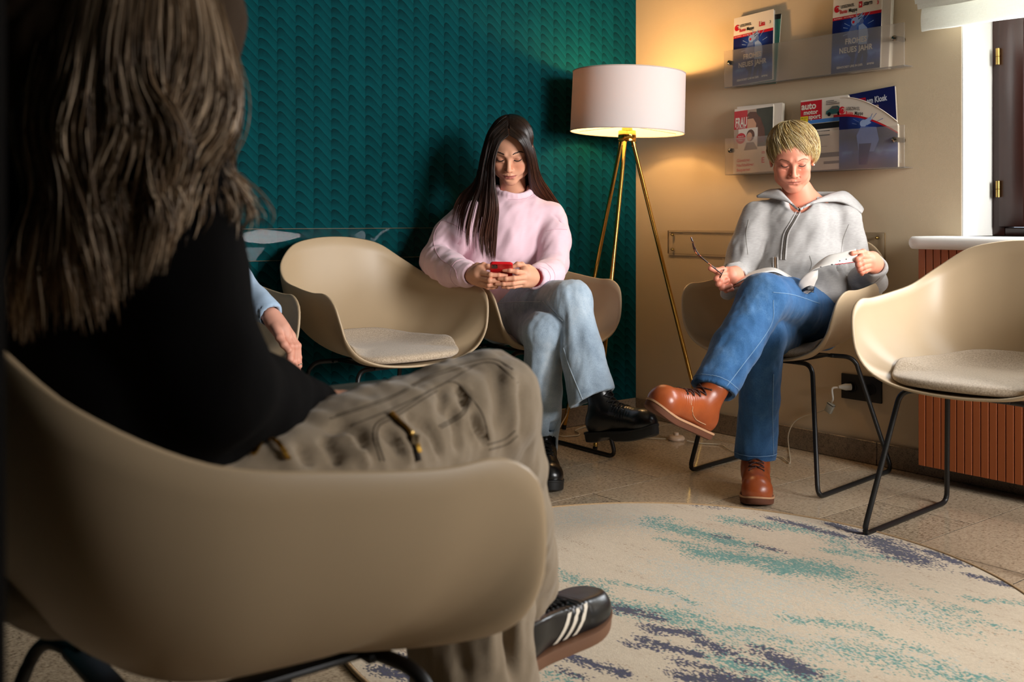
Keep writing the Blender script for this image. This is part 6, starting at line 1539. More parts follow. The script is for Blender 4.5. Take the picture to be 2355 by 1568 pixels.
N = vnormals(V, F); V = cloth_noise(V, N, .016, 13, (.3, 0, 1), 1.6, 21.0); N = vnormals(V, F); V = cloth_noise(V, N, .006, 32, (.6, 0, 1), 2.2, 2.0)
hd = mesh_obj('hoodie', V-o2, F, MAT_GREY, wom); bh = bvh_of(V-o2, F); MAT_GSEAM = simple('grey_seam', (150, 146, 140), .9, var=.1); rel2 = lambda pts: [Vector(q)-O2 for q in pts]
MAT_ZIP = simple('silver_grey_zip', (120, 112, 104), .4, .5); zpx = ((1838, 484), (1824, 508), (1808, 538), (1803, 575), (1801, 598))
for dx in (-5, 5): seam_px(bh, O2, [(a+dx, b) for a, b in zpx], .0026, 'zip_placket', MAT_GREY, hd, .0012)
seam_px(bh, O2, zpx, .0018, 'zip', MAT_ZIP, hd, .0016)
zpy = ((1783, 592), (1783, 615), (1786, 632)); 
for dx in (-4, 5): seam_px(bh, O2, [(a+dx, b) for a, b in zpy], .0024, 'zip_placket', MAT_GREY, hd, .0008)
seam_px(bh, O2, zpy, .0018, 'zip', simple('brown_zip_tape', (140, 106, 74), .6), hd, .0014)
bm = bmesh.new(); add_box(bm, (-.0035, -.002, -.008), (.0035, .002, .008), .0015); bm_obj('zip_pull', bm, simple('antique_copper', (96, 62, 44), .35, .9), hd, True, P(1838, 481, 3.535)-O2)
for pts in (((1862, 588), (1867, 606), (1863, 622)), ((1952, 516), (1938, 555), (1931, 610)), ((1722, 505), (1716, 540), (1720, 585)), ((1990, 655), (2010, 650), (2024, 638))): seam_px(bh, O2, pts, .0012, 'seam', MAT_GSEAM, hd, .0001)
# collar edges and hood cloth thrown back on the shoulders
def ribbon_surf(name, rows, mat, parent, th=.006, O=O2, nu=28, nv=8):
    g = [resample(catmull([P(*q) for q in r], 6), nu) for r in rows]; g = np.array(g); R_ = len(g)
    w = np.linspace(0, R_-1, nv); G = []
    E = np.concatenate([2*g[:1]-g[1:2], g, 2*g[-1:]-g[-2:-1]])
    for x in w:
        i = min(int(x), R_-2); fr_ = x-i; a, b, c, d = E[i], E[i+1], E[i+2], E[i+3]; G.append(.5*((2*b)+(c-a)*fr_+(2*a-5*b+4*c-d)*fr_**2+(3*b-a-3*c+d)*fr_**3))
    G = np.array(G); V = G.reshape(-1, 3); idx = np.arange(nv*nu).reshape(nv, nu); Fq = np.stack([idx[:-1, :-1], idx[:-1, 1:], idx[1:, 1:], idx[1:, :-1]], -1).reshape(-1, 4)
    o = mesh_obj(name, V-np.array(O), Fq, mat, parent); md = o.modifiers.new('thickness', 'SOLIDIFY'); md.thickness = th; md.offset = 0
    dg = bpy.context.evaluated_depsgraph_get(); me = bpy.data.meshes.new_from_object(o.evaluated_get(dg)); o.modifiers.clear(); o.data = me; me.name = name
    bm = bmesh.new(); bm.from_mesh(me); bmesh.ops.recalc_face_normals(bm, faces=bm.faces); bm.to_mesh(me); bm.free(); me.polygons.foreach_set('use_smooth', [True]*len(me.polygons)); return o
ribbon_surf('hood', [[(1836, 482, 3.528), (1815, 466, 3.545), (1778, 455, 3.575), (1740, 452, 3.62)], [(1828, 476, 3.535), (1806, 455, 3.56), (1788, 440, 3.60), (1768, 438, 3.68)], [(1815, 462, 3.565), (1802, 448, 3.60), (1795, 436, 3.66), (1790, 436, 3.74)]], MAT_GREY, hd, .008)
ribbon_surf('hood', [[(1840, 482, 3.528), (1862, 470, 3.545), (1900, 464, 3.575), (1940, 466, 3.60), (1982, 490, 3.62)], [(1848, 477, 3.535), (1878, 462, 3.56), (1915, 450, 3.60), (1950, 448, 3.64), (1984, 480, 3.68)], [(1862, 468, 3.56), (1890, 456, 3.60), (1920, 444, 3.66), (1945, 442, 3.72), (1970, 462, 3.76)]], MAT_GREY, hd, .008)
ribbon_surf('hood', [[(1790, 437, 3.74), (1830, 440, 3.78), (1880, 442, 3.79), (1945, 443, 3.74)], [(1770, 470, 3.78), (1830, 480, 3.82), (1890, 480, 3.82), (1965, 470, 3.78)]], MAT_GREY, hd, .01)
# ---- jeans
JEAN2 = denim_mat('mid_blue_denim', lin(16, 46, 84), lin(52, 94, 138), lin(110, 146, 182))
f = Field((.40, 2.95, .05), (1.35, 3.85, .76), .0048)
f.ell(P(1842, 735, 3.66), (.17, .14, .10), .04)
f.chain([HPA, P(1822, 702, 3.44), KNA], [.100, .088, .075], .02); f.chain([KNA, KNA.lerp(ANA, .5)+Vector((-.004, 0, 0)), KNA.lerp(ANA, .97)], [.074, .068, .067], .02)
f.chain([HPB, P(1782, 764, 3.45), KNB], [.098, .082, .066], .016); f.chain([KNB, KNB.lerp(ANB, .5), KNB.lerp(ANB, 1.0)], [.064, .062, .066], .015)
hemA = KNA.lerp(ANA, .93); nA = (ANA-KNA).normalized()+Vector((.15, 0, -.15)); f.half(hemA, nA, .002, np.array(hemA)-.12, np.array(hemA)+.12); axA = nA.normalized(); f.cap(hemA-axA*.045, hemA+axA*.1, .047, .057, .002, 'cut')
hemB = Vector((ANB.x, ANB.y, P(1745, 1054, ANB.y).z)); f.half(hemB, (-.02, -.03, -1), .002, np.array(hemB)-.12, np.array(hemB)+.12); f.cap(hemB+Vector((0, 0, .05)), hemB-Vector((0, 0, .1)), .047, .054, .002, 'cut')
V, F = f.mesh(); V = smooth_mesh(V, F, 2); N = vnormals(V, F)
V = creases(V, N, [(L((1785, 660, 3.30), (1776, 690, 3.26), (1760, 720, 3.22)), .008, .006), (L((1768, 760, 3.20), (1740, 800, 3.20), (1715, 830, 3.20)), .010, .006), (L((1790, 760, 3.23), (1775, 800, 3.24), (1785, 850, 3.25)), .009, .007), (L((1790, 800, 3.24), (1770, 830, 3.24), (1755, 850, 3.23)), .008, -.004), (L((1640, 800, 3.07), (1690, 760, 3.10), (1730, 730, 3.14)), .014, .003), (L((1650, 830, 3.06), (1690, 800, 3.08)), .010, -.003), (L((1705, 870, 3.22), (1715, 950, 3.24), (1708, 1020, 3.26)), .012, .004)])
N = vnormals(V, F); V = cloth_noise(V, N, .008, 19, (.1, 0, 1), 2.0, 31.0); N = vnormals(V, F); V = cloth_noise(V, N, .003, 52, (.1, 0, 1), 2.5, 3.0)
ja = L((1778, 672, 3.26), (1825, 676, 3.34), (1885, 698, 3.44), (1915, 712, 3.5)); jb = L((1779, 690, 3.24), (1774, 750, 3.18), (1700, 850, 3.05), (1644, 930, 3.01)); jc = L((1779, 860, 3.24), (1776, 950, 3.26), (1778, 1048, 3.27)); jd = [hemA-axA*.012]
hemring = lambda c_, ax_, r_: [c_-ax_*.020+u_*r_ for u_ in [ax_.cross(Vector((0, 0, 1) if abs(ax_.z) < .9 else (0, 1, 0))).normalized()*math.cos(a)+ax_.cross(ax_.cross(Vector((0, 0, 1) if abs(ax_.z) < .9 else (0, 1, 0))).normalized())*math.sin(a) for a in np.linspace(0, 2*math.pi, 33)]]
Cj = finish_leg_colors(V, [(L((1748, 640, 3.18), (1690, 730, 3.07), (1620, 850, 3.0)), .045, .64), (jb, .010, .34), (jc, .010, .26), (ja, .010, .34), (L((1880, 740, 3.5), (1800, 720, 3.4)), .05, .30), (L((1740, 800, 3.21), (1738, 1030, 3.26)), .03, .58), (hemring(hemA, axA, .075), .011, .36), (hemring(hemB, Vector((0, 0, -1)), .075), .011, .32)])
jn2 = mesh_obj('jeans', V-o2, F, JEAN2, wom, colors=Cj); bj2 = bvh_of(V-o2, F); MAT_DS2 = simple('faded_denim_seam', (120, 156, 192), .9, var=.25, vscale=300)
for pts in (((1778, 672), (1825, 678), (1885, 698)), ((1779, 690), (1772, 750), (1700, 850), (1650, 915)), ((1779, 860), (1777, 950), (1779, 1045))): seam_px(bj2, O2, pts, .0014, 'seam', MAT_DS2, jn2, .0002, 90)
for c_, ax_, in ((hemA, axA), (hemB, Vector((0, 0, -1)))): snap_tube(bj2, rel2(hemring(c_, ax_, .08)), .0013, 'hem_stitch', MAT_DS2, jn2, .0003, 90)
# ---- tan boots
m = M('tan_boot_leather'); o = m.obj(); n1 = m.noise(16, o, 3.0); n2 = m.noise(260, o, 3.0)
m.p(base=m.mix(n1, lin(168, 84, 40), lin(120, 50, 22)), rough=m.math('MULTIPLY_ADD', n1, .18, .24), spec=.5, normal=m.bump(n2, .12, .0008)); MAT_TAN = m.m
MAT_SOLE = simple('brown_crepe_sole', (104, 58, 34), .8, var=.2); MAT_WELT = simple('pale_leather_welt', (196, 150, 112), .6, var=.12, vscale=200); MAT_LACE2 = simple('dark_brown_lace', (66, 30, 18), .7, var=.2); MAT_EY2 = simple('dark_eyelet', (30, 18, 14), .5)
for B_ in (BTA, BTB):
    b_, bvb = boot('boot', B_, wom, [MAT_TAN, MAT_SOLE, MAT_LACE2, MAT_EY2], .282, .160, sole_h=.022, sole_mat=MAT_SOLE, welt=MAT_WELT, eyelets=5, rs=1.06, toe_r=.046)
    A = np.array(B_)
    for q in (-1, 1):    # stitched quarter edge
        pts = [(q*.022, -.095, .075), (q*.036, -.085, .055), (q*.046, -.055, .040), (q*.045, -.035, .035), (q*.044, .0, .038)]
        pp = []
        for c in resample(catmull(pts, 6), 26): h = bvb.find_nearest(Vector(c)); pp.append(np.array(h[0]+h[1]*.0006)@A[:3, :3].T+A[:3, 3]-o2)
        tube_obj('seam', pp, .0012, MAT_WELT, b_, 6)
# ---- spectacles
MAT_TORT = M('tortoiseshell_acetate'); o = MAT_TORT.obj(); MAT_TORT.p(base=MAT_TORT.ramp(MAT_TORT.noise(60, o, 2.0, .5, 1.5), [(.42, lin(26, 12, 8)), (.56, lin(70, 24, 10)), (.66, lin(196, 88, 24))]), rough=.2, spec=.5); MAT_TORT = MAT_TORT.m
MAT_FRAME = simple('dark_metal_frame', (38, 44, 48), .3, .8, var=.1)
sg = empty('eyeglasses', tuple(P(1660, 632, 3.305))); tag(sg, 'tortoiseshell reading glasses held in the blond woman\'s hand', 'glasses'); OS = Vector(sg.location)
gl_ = lambda *q: [P(*x)-OS for x in q]
tube_obj('temple', catmull(gl_((1660, 630, 3.300), (1630, 606, 3.285), (1609, 587, 3.27), (1599, 572, 3.265), (1593, 556, 3.26), (1589, 545, 3.26)), 8), [.0021]*32+[.0026]*9, MAT_TORT, sg, 8)
tube_obj('temple', catmull(gl_((1672, 628, 3.345), (1648, 618, 3.325), (1625, 602, 3.31), (1602, 583, 3.295), (1596, 572, 3.29), (1593, 558, 3.285)), 8), [.0020]*32+[.0025]*9, MAT_TORT, sg, 8)
fa, fb = P(1659, 632, 3.297)-OS, P(1673, 604, 3.375)-OS       # front seen almost edge on
ax_ = (fb-fa); wv_ = ax_.normalized(); hv_ = Vector((-.2, -.97, .06)); hv_ = (hv_-wv_*hv_.dot(wv_)).normalized(); W2 = ax_.length
gg_ = M('spectacle_lens'); gg_.t.nodes.remove(gg_.b); mx = gg_.node('ShaderNodeMixShader', {0: gg_.math('MULTIPLY_ADD', gg_.noise(5, gg_.obj()), .1, .12), 1: gg_.node('ShaderNodeBsdfTransparent', {0: (.95, .96, .96, 1)}), 2: gg_.node('ShaderNodeBsdfGlossy', {0: (1, 1, 1, 1), 'Roughness': .03})}); gg_.set(gg_.out.inputs[0], mx); MAT_LENS = gg_.m
for c in (.25, .75):
    cen = fa+ax_*c; ring = [cen+wv_*(W2*.21*math.copysign(abs(math.cos(a))**.8, math.cos(a)))+hv_*(.017*math.copysign(abs(math.sin(a))**.8, math.sin(a)))-hv_*.012 for a in np.linspace(0, 2*math.pi, 33)]
    r_ = tube_obj('lens_rim', ring, .0015, MAT_FRAME, sg, 8, caps=False)
    V = [tuple(cen-hv_*.012)]+[tuple(q) for q in ring[:-1]]; mesh_obj('lens', V, [(0, 1+i, 1+(i+1) % 32) for i in range(32)], MAT_LENS, r_)
tube_obj('bridge', [fa+ax_*.46-hv_*.014, fa+ax_*.5-hv_*.018, fa+ax_*.54-hv_*.014], .0014, MAT_FRAME, sg, 8)
# ---- the magazine open on her lap: back half lying over the thigh, one leaf lifted by the right hand
def leaf_mat(name, base, seed, inkc):
    m = M(name); o = m.obj(); n = m.noise(26, m.scaled(o, (1, 1, 1), (0, 0, seed)), 2.0, .5, .3); n2 = m.noise(150, o, 2.0)
    m.p(base=m.mix(m.math('MULTIPLY', m.math('SUBTRACT', n, .54), 8.0, clamp=True), base, m.mix(n2, inkc, lin(120, 90, 76))), rough=.35); return m.m
MAT_LEAF = simple('magazine_paper', (226, 220, 212), .4, var=.03); MAT_LEAFP = leaf_mat('printed_leaf', lin(206, 196, 188), 1.1, lin(84, 40, 34)); MAT_COVD = simple('dark_magazine_cover', (24, 24, 30), .3)
mg = empty('open_magazine', tuple(P(1800, 650, 3.32))); tag(mg, 'magazine lying open on the blond woman\'s lap with one page lifted', 'magazine'); OM = Vector(mg.location)
ribbon_surf('cover', [[(1688, 656, 3.330), (1720, 640, 3.325), (1770, 628, 3.325), (1800, 636, 3.335), (1850, 668, 3.33), (1872, 672, 3.33)], [(1700, 640, 3.44), (1735, 626, 3.44), (1772, 618, 3.44), (1800, 628, 3.44), (1842, 655, 3.44), (1866, 660, 3.44)]], MAT_COVD, mg, .0016, OM, 40, 6)
ribbon_surf('pages', [[(1692, 653, 3.332), (1722, 637, 3.328), (1770, 624.5, 3.328), (1800, 632, 3.337), (1848, 663, 3.332), (1866, 668, 3.332)], [(1703, 637, 3.438), (1736, 623, 3.438), (1772, 615, 3.438), (1800, 624, 3.438), (1842, 651, 3.438), (1862, 656, 3.438)]], MAT_LEAF, mg, .0025, OM, 40, 6)
lf1 = ribbon_surf('lifted_page', [[(1834, 662, 3.325), (1848, 640, 3.315), (1868, 622, 3.305), (1900, 611, 3.300), (1940, 606, 3.297), (1977, 603, 3.297)], [(1850, 652, 3.40), (1858, 630, 3.37), (1876, 608, 3.345), (1904, 588, 3.33), (1936, 580, 3.32), (1968, 572, 3.317)]], MAT_LEAF, mg, .0010, OM, 40, 8)
bvl = BVHTree.FromPolygons([v.co for v in lf1.data.vertices], [p_.vertices[:] for p_ in lf1.data.polygons])
snap_tube(bvl, gl_((1922, 604, 3.296), (1950, 601, 3.294), (1975, 598, 3.294)) if False else [P(*q)-OM for q in ((1922, 606, 3.29), (1950, 602, 3.29), (1974, 599, 3.29))], .0011, 'printed_line', MP['red'], mg, .0006, 20, 4)
for q in ((1950, 586), (1934, 588), (1915, 600), (1917, 604), (1890, 611)):
    h = bvl.find_nearest(P(q[0], q[1], 3.28)-OM); lathe_obj('printed_dot', [(0, .0006), (.0022, .0004), (.0022, -.0004)], MP['black'], mg, 8, h[0]+h[1]*.0002, (math.radians(80), 0, 0))
ribbon_surf('curled_pages', [[(1833, 665, 3.318), (1836, 650, 3.306), (1848, 635, 3.302), (1864, 625, 3.300), (1881, 621, 3.300)], [(1842, 671, 3.316), (1848, 660, 3.300), (1858, 648, 3.296), (1870, 638, 3.296), (1881, 630, 3.298)], [(1856, 676, 3.322), (1866, 668, 3.306), (1872, 658, 3.302), (1876, 648, 3.300), (1880, 640, 3.300)]], MAT_LEAFP, mg, .0014, OM, 40, 8)
ribbon_surf('cover', [[(1840, 671, 3.314), (1850, 662, 3.300), (1862, 657, 3.298), (1873, 659, 3.300)], [(1842, 673, 3.312), (1854, 668, 3.298), (1864, 668, 3.298), (1872, 668, 3.300)]], MAT_COVD, mg, .001, OM, 20, 5)  # dark sheet standing in for the shaded hollow inside the curl
# ================================================================ long haired woman in the foreground, seen from behind
CF = Vector(CH['front'][:2]); FWD, RGT = A2, -B2
def fw(r, f_, z): p_ = CF+FWD*f_+RGT*r; return Vector((p_.x, p_.y, z))
O3 = Vector((CF.x, CF.y, 0)); o3 = np.array(O3)
SHF, ELF, WRF = P(372, 350, .935), P(490, 885, .985), P(722, 945, 1.24)
SHG, ELG, WRG = fw(-.17, -.09, .955), fw(-.27, -.06, .70), fw(-.10, .14, .63)
HF, KF, AF = fw(.10, -.06, .55), P(1110, 940, 1.36), Vector((.012, 1.592, .30))
HG, KG, AG = fw(-.09, -.06, .55), P(1068, 1120, 1.47), P(1100, 1790, 1.46)
SK3 = lin(205, 150, 122); R3 = Matrix.Rotation(math.atan2(FWD.x, -FWD.y), 3, 'Z') @ Matrix.Rotation(math.radians(8), 3, 'X'); H3 = (R3).to_4x4(); H3.translation = fw(0, -.06, 1.235)
Vh, W, F, C, bv3 = head_mesh(H3, SK3, LIP1, dict(res=.003, neck=tuple(H3.inverted() @ fw(0, -.12, 1.0)), neck_r=.052)); parts3 = [(W, F, C)]
f = Field((-.85, .70, .02), (.30, 1.85, 1.1), .013)
f.cap(fw(0, -.12, 1.02), fw(0, -.12, .85), .045, .09, .03); f.cap(fw(0, -.12, .85), fw(0, -.09, .60), .09, .11, .03); f.cap(SHF+Vector((0, 0, -.03)), SHG+Vector((0, 0, -.03)), .028, .028, .02)
f.chain([SHF+Vector((0, 0, -.03)), ELF, WRF], [.028, .030, .025], .02); f.chain([SHG+Vector((0, 0, -.03)), ELG, WRG], [.028, .030, .025], .02); f.chain([HF, KF, AF, AF-Vector((0, 0, .03))], [.06, .045, .030, .028], .02); f.chain([HG, KG, AG], [.06, .045, .034], .02)
V, F = f.mesh(); parts3.append((V, F, np.tile(np.array(SK3[:3])[None], (len(V), 1))))
for wr, d_ in ((WRF, (RGT*-.25+FWD*.9)), (WRG, (RGT*.5+FWD*.7))):
    d3 = Vector((d_.x, d_.y, -.12)).normalized(); s3_ = d3.cross(Vector((0, 0, 1))).normalized(); c3_ = wr+d3*.075
    fg = []
    for i, o_ in enumerate((.027, .009, -.009, -.026)): b_ = c3_+s3_*o_; fg.append(([b_, b_+d3*.035+Vector((0, 0, -.004)), b_+d3*.055+Vector((0, 0, -.016)), b_+d3*.066+Vector((0, 0, -.030))], [.0095, .0088, .008, .007]))
    fg.append(([wr+s3_*.024+d3*.02, wr+s3_*.042+d3*.045, wr+s3_*.046+d3*.07, wr+s3_*.044+d3*.088], [.0115, .0105, .0095, .008]))
    V, F = hand_field(fg, [(wr, c3_, .025, .024), (wr+s3_*.008, c3_+s3_*.020, .02, .016), (wr-s3_*.008, c3_-s3_*.020, .02, .015)], .0025); parts3.append((V, F, hand_colors(V, SK3, fg)))
V, F, C = join_np(parts3); fwo = mesh_obj('person', V-o3, F, MAT_SKIN, None, True, O3, None, C); tag(fwo, 'woman with very long wavy hair, black sweater and khaki cargo trousers, seen from behind', 'person')
brows_lashes(bv3, H3, fwo, simple('brown_brow_hair', (70, 46, 30), .7), None, dict(brow_n=40))
# ---- black sweater
MAT_BLKSW = jersey_mat('black_knit', lin(13, 12, 12), lin(8, 7, 7), 1.0, .4, sheen=0)
f = Field((-.86, .66, .50), (.05, 1.62, 1.09), .0075)
f.cap(fw(0, -.10, .62), fw(0, -.10, .90), .135, .150, .04, flat=(FWD.x, FWD.y, 0), fs=.8); f.cap(SHF+Vector((-.02, 0, -.01)), SHG+Vector((0, 0, -.01)), .058, .058, .05); f.cap(fw(0, -.10, .98), fw(0, -.10, 1.045), .075, .064, .04)
f.chain([SHF, P(410, 620, .955), ELF, P(592, 922, 1.11), WRF], [.062, .060, .054, .046, .036], .03); f.chain([SHG, ELG, WRG], [.062, .055, .040], .03); f.ell(fw(.0, -.09, .60), (.15, .13, .07), .05)
f.cap(fw(0, -.10, 1.0), fw(0, -.08, 1.12), .055, .055, .004, 'cut')
V, F = f.mesh(); V = smooth_mesh(V, F, 2); N = vnormals(V, F); V = cloth_noise(V, N, .014, 13, (.2, 0, 1), 1.6, 51.0); mesh_obj('sweater', V-o3, F, MAT_BLKSW, fwo)
# ---- khaki cargo trousers
m = M('khaki_cotton_twill'); o = m.obj(); n1 = m.noise(1.0, m.scaled(o, (700, 700, 260), (0, 0, .6)), 2.0); n2 = m.noise(14, o, 3.0)
m.p(base=m.mix(m.math('MULTIPLY_ADD', n1, .45, m.math('MULTIPLY', n2, .5)), lin(150, 134, 112), lin(112, 97, 78)), rough=.85, spec=.2, sheen=.2, normal=m.bump(n1, .25, .0008)); MAT_KHAKI = m.m
f = Field((-.72, .85, .02), (.20, 1.80, .80), .0052)
f.ell(fw(0, -.07, .56), (.17, .17, .09), .04)
f.chain([HF, HF.lerp(KF, .5)+Vector((0, 0, .004)), KF], [.098, .086, .074], .02); f.chain([KF, KF.lerp(AF, .5), KF.lerp(AF, .97)], [.071, .066, .066], .02)
f.chain([HG, HG.lerp(KG, .5), KG], [.096, .088, .076], .02); f.chain([KG, KG.lerp(AG, .4), KG.lerp(AG, .95)], [.076, .085, .092], .02)
hA = KF.lerp(AF, .93); nA3 = (AF-KF).normalized(); f.half(hA, nA3, .002, np.array(hA)-.11, np.array(hA)+.11); f.cap(hA-nA3*.05, hA+nA3*.08, .046, .054, .002, 'cut')
hB = KG.lerp(AG, .93); nB3 = (AG-KG).normalized(); f.half(hB, nB3, .002, np.array(hB)-.13, np.array(hB)+.13); f.cap(hB-nB3*.06, hB+nB3*.08, .068, .078, .002, 'cut')
V, F = f.mesh(); V = smooth_mesh(V, F, 2); N = vnormals(V, F)
bk = bvh_of(V, F); Z0 = Vector((0, 0, 0))
def px3(pts): return [h for h in (hit(bk, Z0, a, b) for a, b in resample([(x, y, 0) for x, y in pts], 10)[:, :2]) if h is not None]
CR = [((750, 985), (792, 973), (828, 1000), (845, 1042), .011, .011), ((744, 1000), (768, 1033), (786, 1068), .009, .009), ((878, 982), (911, 1009), (929, 1047), .009, .010), ((1050, 886), (1072, 908), (1066, 930), .007, .012), ((1089, 946), (1104, 988), (1122, 1020), .006, .011), ((970, 964), (1000, 1000), (1015, 1050), .008, .009),
      ((690, 1020), (700, 1045), (712, 1070), .010, .008), ((1010, 890), (1018, 920), (1010, 950), .008, .006), ((1140, 850), (1150, 920), (1145, 1000), .018, .006), ((1190, 880), (1200, 950), (1195, 1020), .012, .006), ((940, 945), (952, 965), (975, 975), .007, .005), ((1040, 930), (1050, 975), (1060, 1040), .009, .007), ((830, 1040), (835, 1060), (845, 1075), .009, -.006), ((800, 985), (815, 1030), (822, 1065), .012, -.006), ((915, 1000), (940, 1040), (945, 1070), .008, -.005), ((1170, 830), (1180, 900), (1175, 990), .012, -.005),
      ((1175, 1370), (1180, 1460), (1182, 1560), .012, .022), ((1050, 1420), (1060, 1500), (1070, 1560), .016, .006), ((1225, 1390), (1235, 1480), (1240, 1560), .012, -.006), ((1120, 1400), (1130, 1480), (1128, 1560), .014, -.006)]
lines = []
for c_ in CR:
    q = px3(c_[:-2])
    if len(q) > 4: lines.append(([tuple(v_) for v_ in q], c_[-2]*.75, c_[-1]*1.05))
V = creases(V, N, lines); N = vnormals(V, F); V = cloth_noise(V, N, .009, 18, (.78, .62, .1), .6, 61.0); N = vnormals(V, F); V = cloth_noise(V, N, .0035, 60, (.1, .1, 1), 2.0, 5.0)
tro = mesh_obj('cargo_trousers', V-o3, F, MAT_KHAKI, fwo); bk = bvh_of(V-o3, F); MAT_KSEAM = simple('dark_khaki_stitching', (92, 80, 64), .9, var=.1)
for pts in (((875, 1060), (860, 1006), (866, 973), (911, 949), (1006, 890), (1047, 878), (1077, 908), (1110, 952), (1125, 1012)), ((774, 955), (902, 911), (1006, 857), (1125, 825), (1180, 850)), ((810, 978), (911, 937), (1024, 881), (1125, 832), (1190, 880)), ((760, 963), (895, 919), (1000, 865), (1120, 832)), ((1010, 980), (1060, 950), (1080, 915)), ((1015, 984), (1064, 955), (1084, 920)), ((1122, 1022), (1160, 1010), (1185, 990)), ((1125, 1034), (1165, 1022), (1190, 1002)), ((884, 1060), (868, 1008), (874, 978), (914, 956), (1006, 898))):
    seam_px(bk, O3, pts, .0009, 'seam', MAT_KSEAM, tro, .0002, 70)
zb_ = seam_px(bk, O3, ((896, 952), (932, 985), (949, 1012), (961, 1060)), .0042, 'zip_tape', simple('dark_zip_tape', (34, 28, 22), .9), tro, .0006, 40)
MAT_BRZ = simple('brass_zip_teeth', (190, 148, 62), .3, 1.0, var=.2)
def zip_teeth(pts, n, s, parent, off):
    q = resample(catmull([(a, b, 0) for a, b in pts], 6), n); bm = bmesh.new()
    for k in range(n-1):
        h, h2 = hit(bk, O3, q[k][0], q[k][1], off), hit(bk, O3, q[k+1][0], q[k+1][1], off)
        if h is None or h2 is None: continue
        d = (h2-h).normalized() if (h2-h).length > 1e-6 else Vector((1, 0, 0)); Mx_ = d.to_track_quat('X', 'Z').to_matrix().to_4x4(); Mx_.translation = h
        add_box(bm, (-s*.28, -s, -s*.6), (s*.28, s, s*.6), 0, mat4=Mx_)
    return bm_obj('zip_teeth', bm, MAT_BRZ, parent)
zip_teeth(((898, 955), (932, 987), (950, 1014), (960, 1045)), 30, .0026, tro, .0042)
h = hit(bk, O3, 948, 1016, .006)
if h: 
    bm = bmesh.new(); add_box(bm, (-.004, -.003, -.006), (.004, .003, .006), .0015); add_box(bm, (-.0028, -.0016, -.030), (.0028, .0016, -.006), .001); bm_obj('zip_pull', bm, simple('silver_zip_pull', (176, 168, 150), .25, 1.0), tro, True, h, (.2, .15, -.2))
zip_teeth(((581, 1050), (608, 1018), (637, 1022), (664, 1062)), 40, .0022, tro, .004)
# ---- black trainer with three white stripes and a gum sole
MAT_SNK = simple('black_trainer_leather', (24, 26, 28), .3, spec=.5, var=.15, bump=.08, bscale=300); MAT_GUM = simple('brown_gum_sole', (112, 76, 52), .55, var=.1); MAT_LC = simple('black_flat_lace', (18, 17, 17), .8)
BTF = frame((.66, .75, .04), (-.12, -.06, 1), (.018, 1.592, .198))
def stripes_on(B_, parent, bvb, side, mat):
    A = np.array(B_)
    for k in range(3):
        y0 = -.040-.0215*k; rows = []
        for j in range(9):
            t = j/8; y = y0-.030*t; z = .028+.040*t; row = []
            for w in (-.0048, 0, .0048):
                h = bvb.ray_cast(Vector((side*.12, y+w, z)), Vector((-side, 0, 0)))
                row.append(h[0]+h[1]*.0010 if h[0] else None)
            if all(q is not None for q in row): rows.append(row)
        if len(rows) < 3: continue
        V = np.array([tuple(q) for r_ in rows for q in r_]); n = len(rows); Fq = [(j*3+i, j*3+i+1, (j+1)*3+i+1, (j+1)*3+i) for j in range(n-1) for i in range(2)]
        mesh_obj('stripe', V@A[:3, :3].T+A[:3, 3]-np.array(fwo.location), Fq, mat, parent)
MAT_STR = simple('white_leather_stripe', (224, 214, 196), .5, var=.05)
b_, bvb = boot('trainer', BTF, fwo, [MAT_SNK, MAT_GUM, MAT_LC, MAT_LC], .272, .082, sole_h=.020, sole_mat=MAT_GUM, welt=MAT_GUM, eyelets=5, toe_r=.034, shaft_r=.040, res=.003); stripes_on(BTF, b_, bvb, -1, MAT_STR)
BTG = frame((.72, .70, 0), (0, 0, 1), (AG.x-.016, AG.y-.016, 0.0095)); b_, bvb = boot('trainer', BTG, fwo, [MAT_SNK, MAT_GUM, MAT_LC, MAT_LC], .272, .082, sole_h=.020, sole_mat=MAT_GUM, welt=MAT_GUM, eyelets=5, toe_r=.034, shaft_r=.040); stripes_on(BTG, b_, bvb, -1, MAT_STR)
# ---- long wavy hair
HAIR3 = hair_mat('ash_brown_hair', .45, .35)
f = Field((-.75, .62, .45), (-.08, 1.40, 1.42), .009)
A = np.array(H3); hh3 = lambda *q: H3 @ Vector(q)
f.ell(hh3(0, .030, .045), (.088, .104, .088), .03, R=np.array(R3)); f.ell(hh3(0, .07, -.05), (.085, .06, .12), .04, R=np.array(R3))
f.chain([P(330, -200, 1.06), P(340, 40, .99), P(330, 220, .955)], [.085, .080, .050], .04); f.chain([P(200, -100, 1.0), P(160, 150, .95), P(150, 380, .95)], [.07, .06, .03], .04); f.chain([P(430, -100, 1.03), P(455, 60, .985), P(470, 180, .965)], [.026, .022, .010], .03)
f.ell(hh3(0, -.115, -.03), (.060, .07, .10), .008, R=np.array(R3), op='cut')
V, F = f.mesh(); V = smooth_mesh(V, F, 2); N = vnormals(V, F); V = cloth_noise(V, N, .012, 40, (0, 0, 1), 5, 2.0)
mesh_obj('hair', V-o3, F, hair_mat('ash_brown_underlayer', .85, .1), fwo, colors=np.tile(np.array([[.040, .024, .013]]), (len(V), 1)))
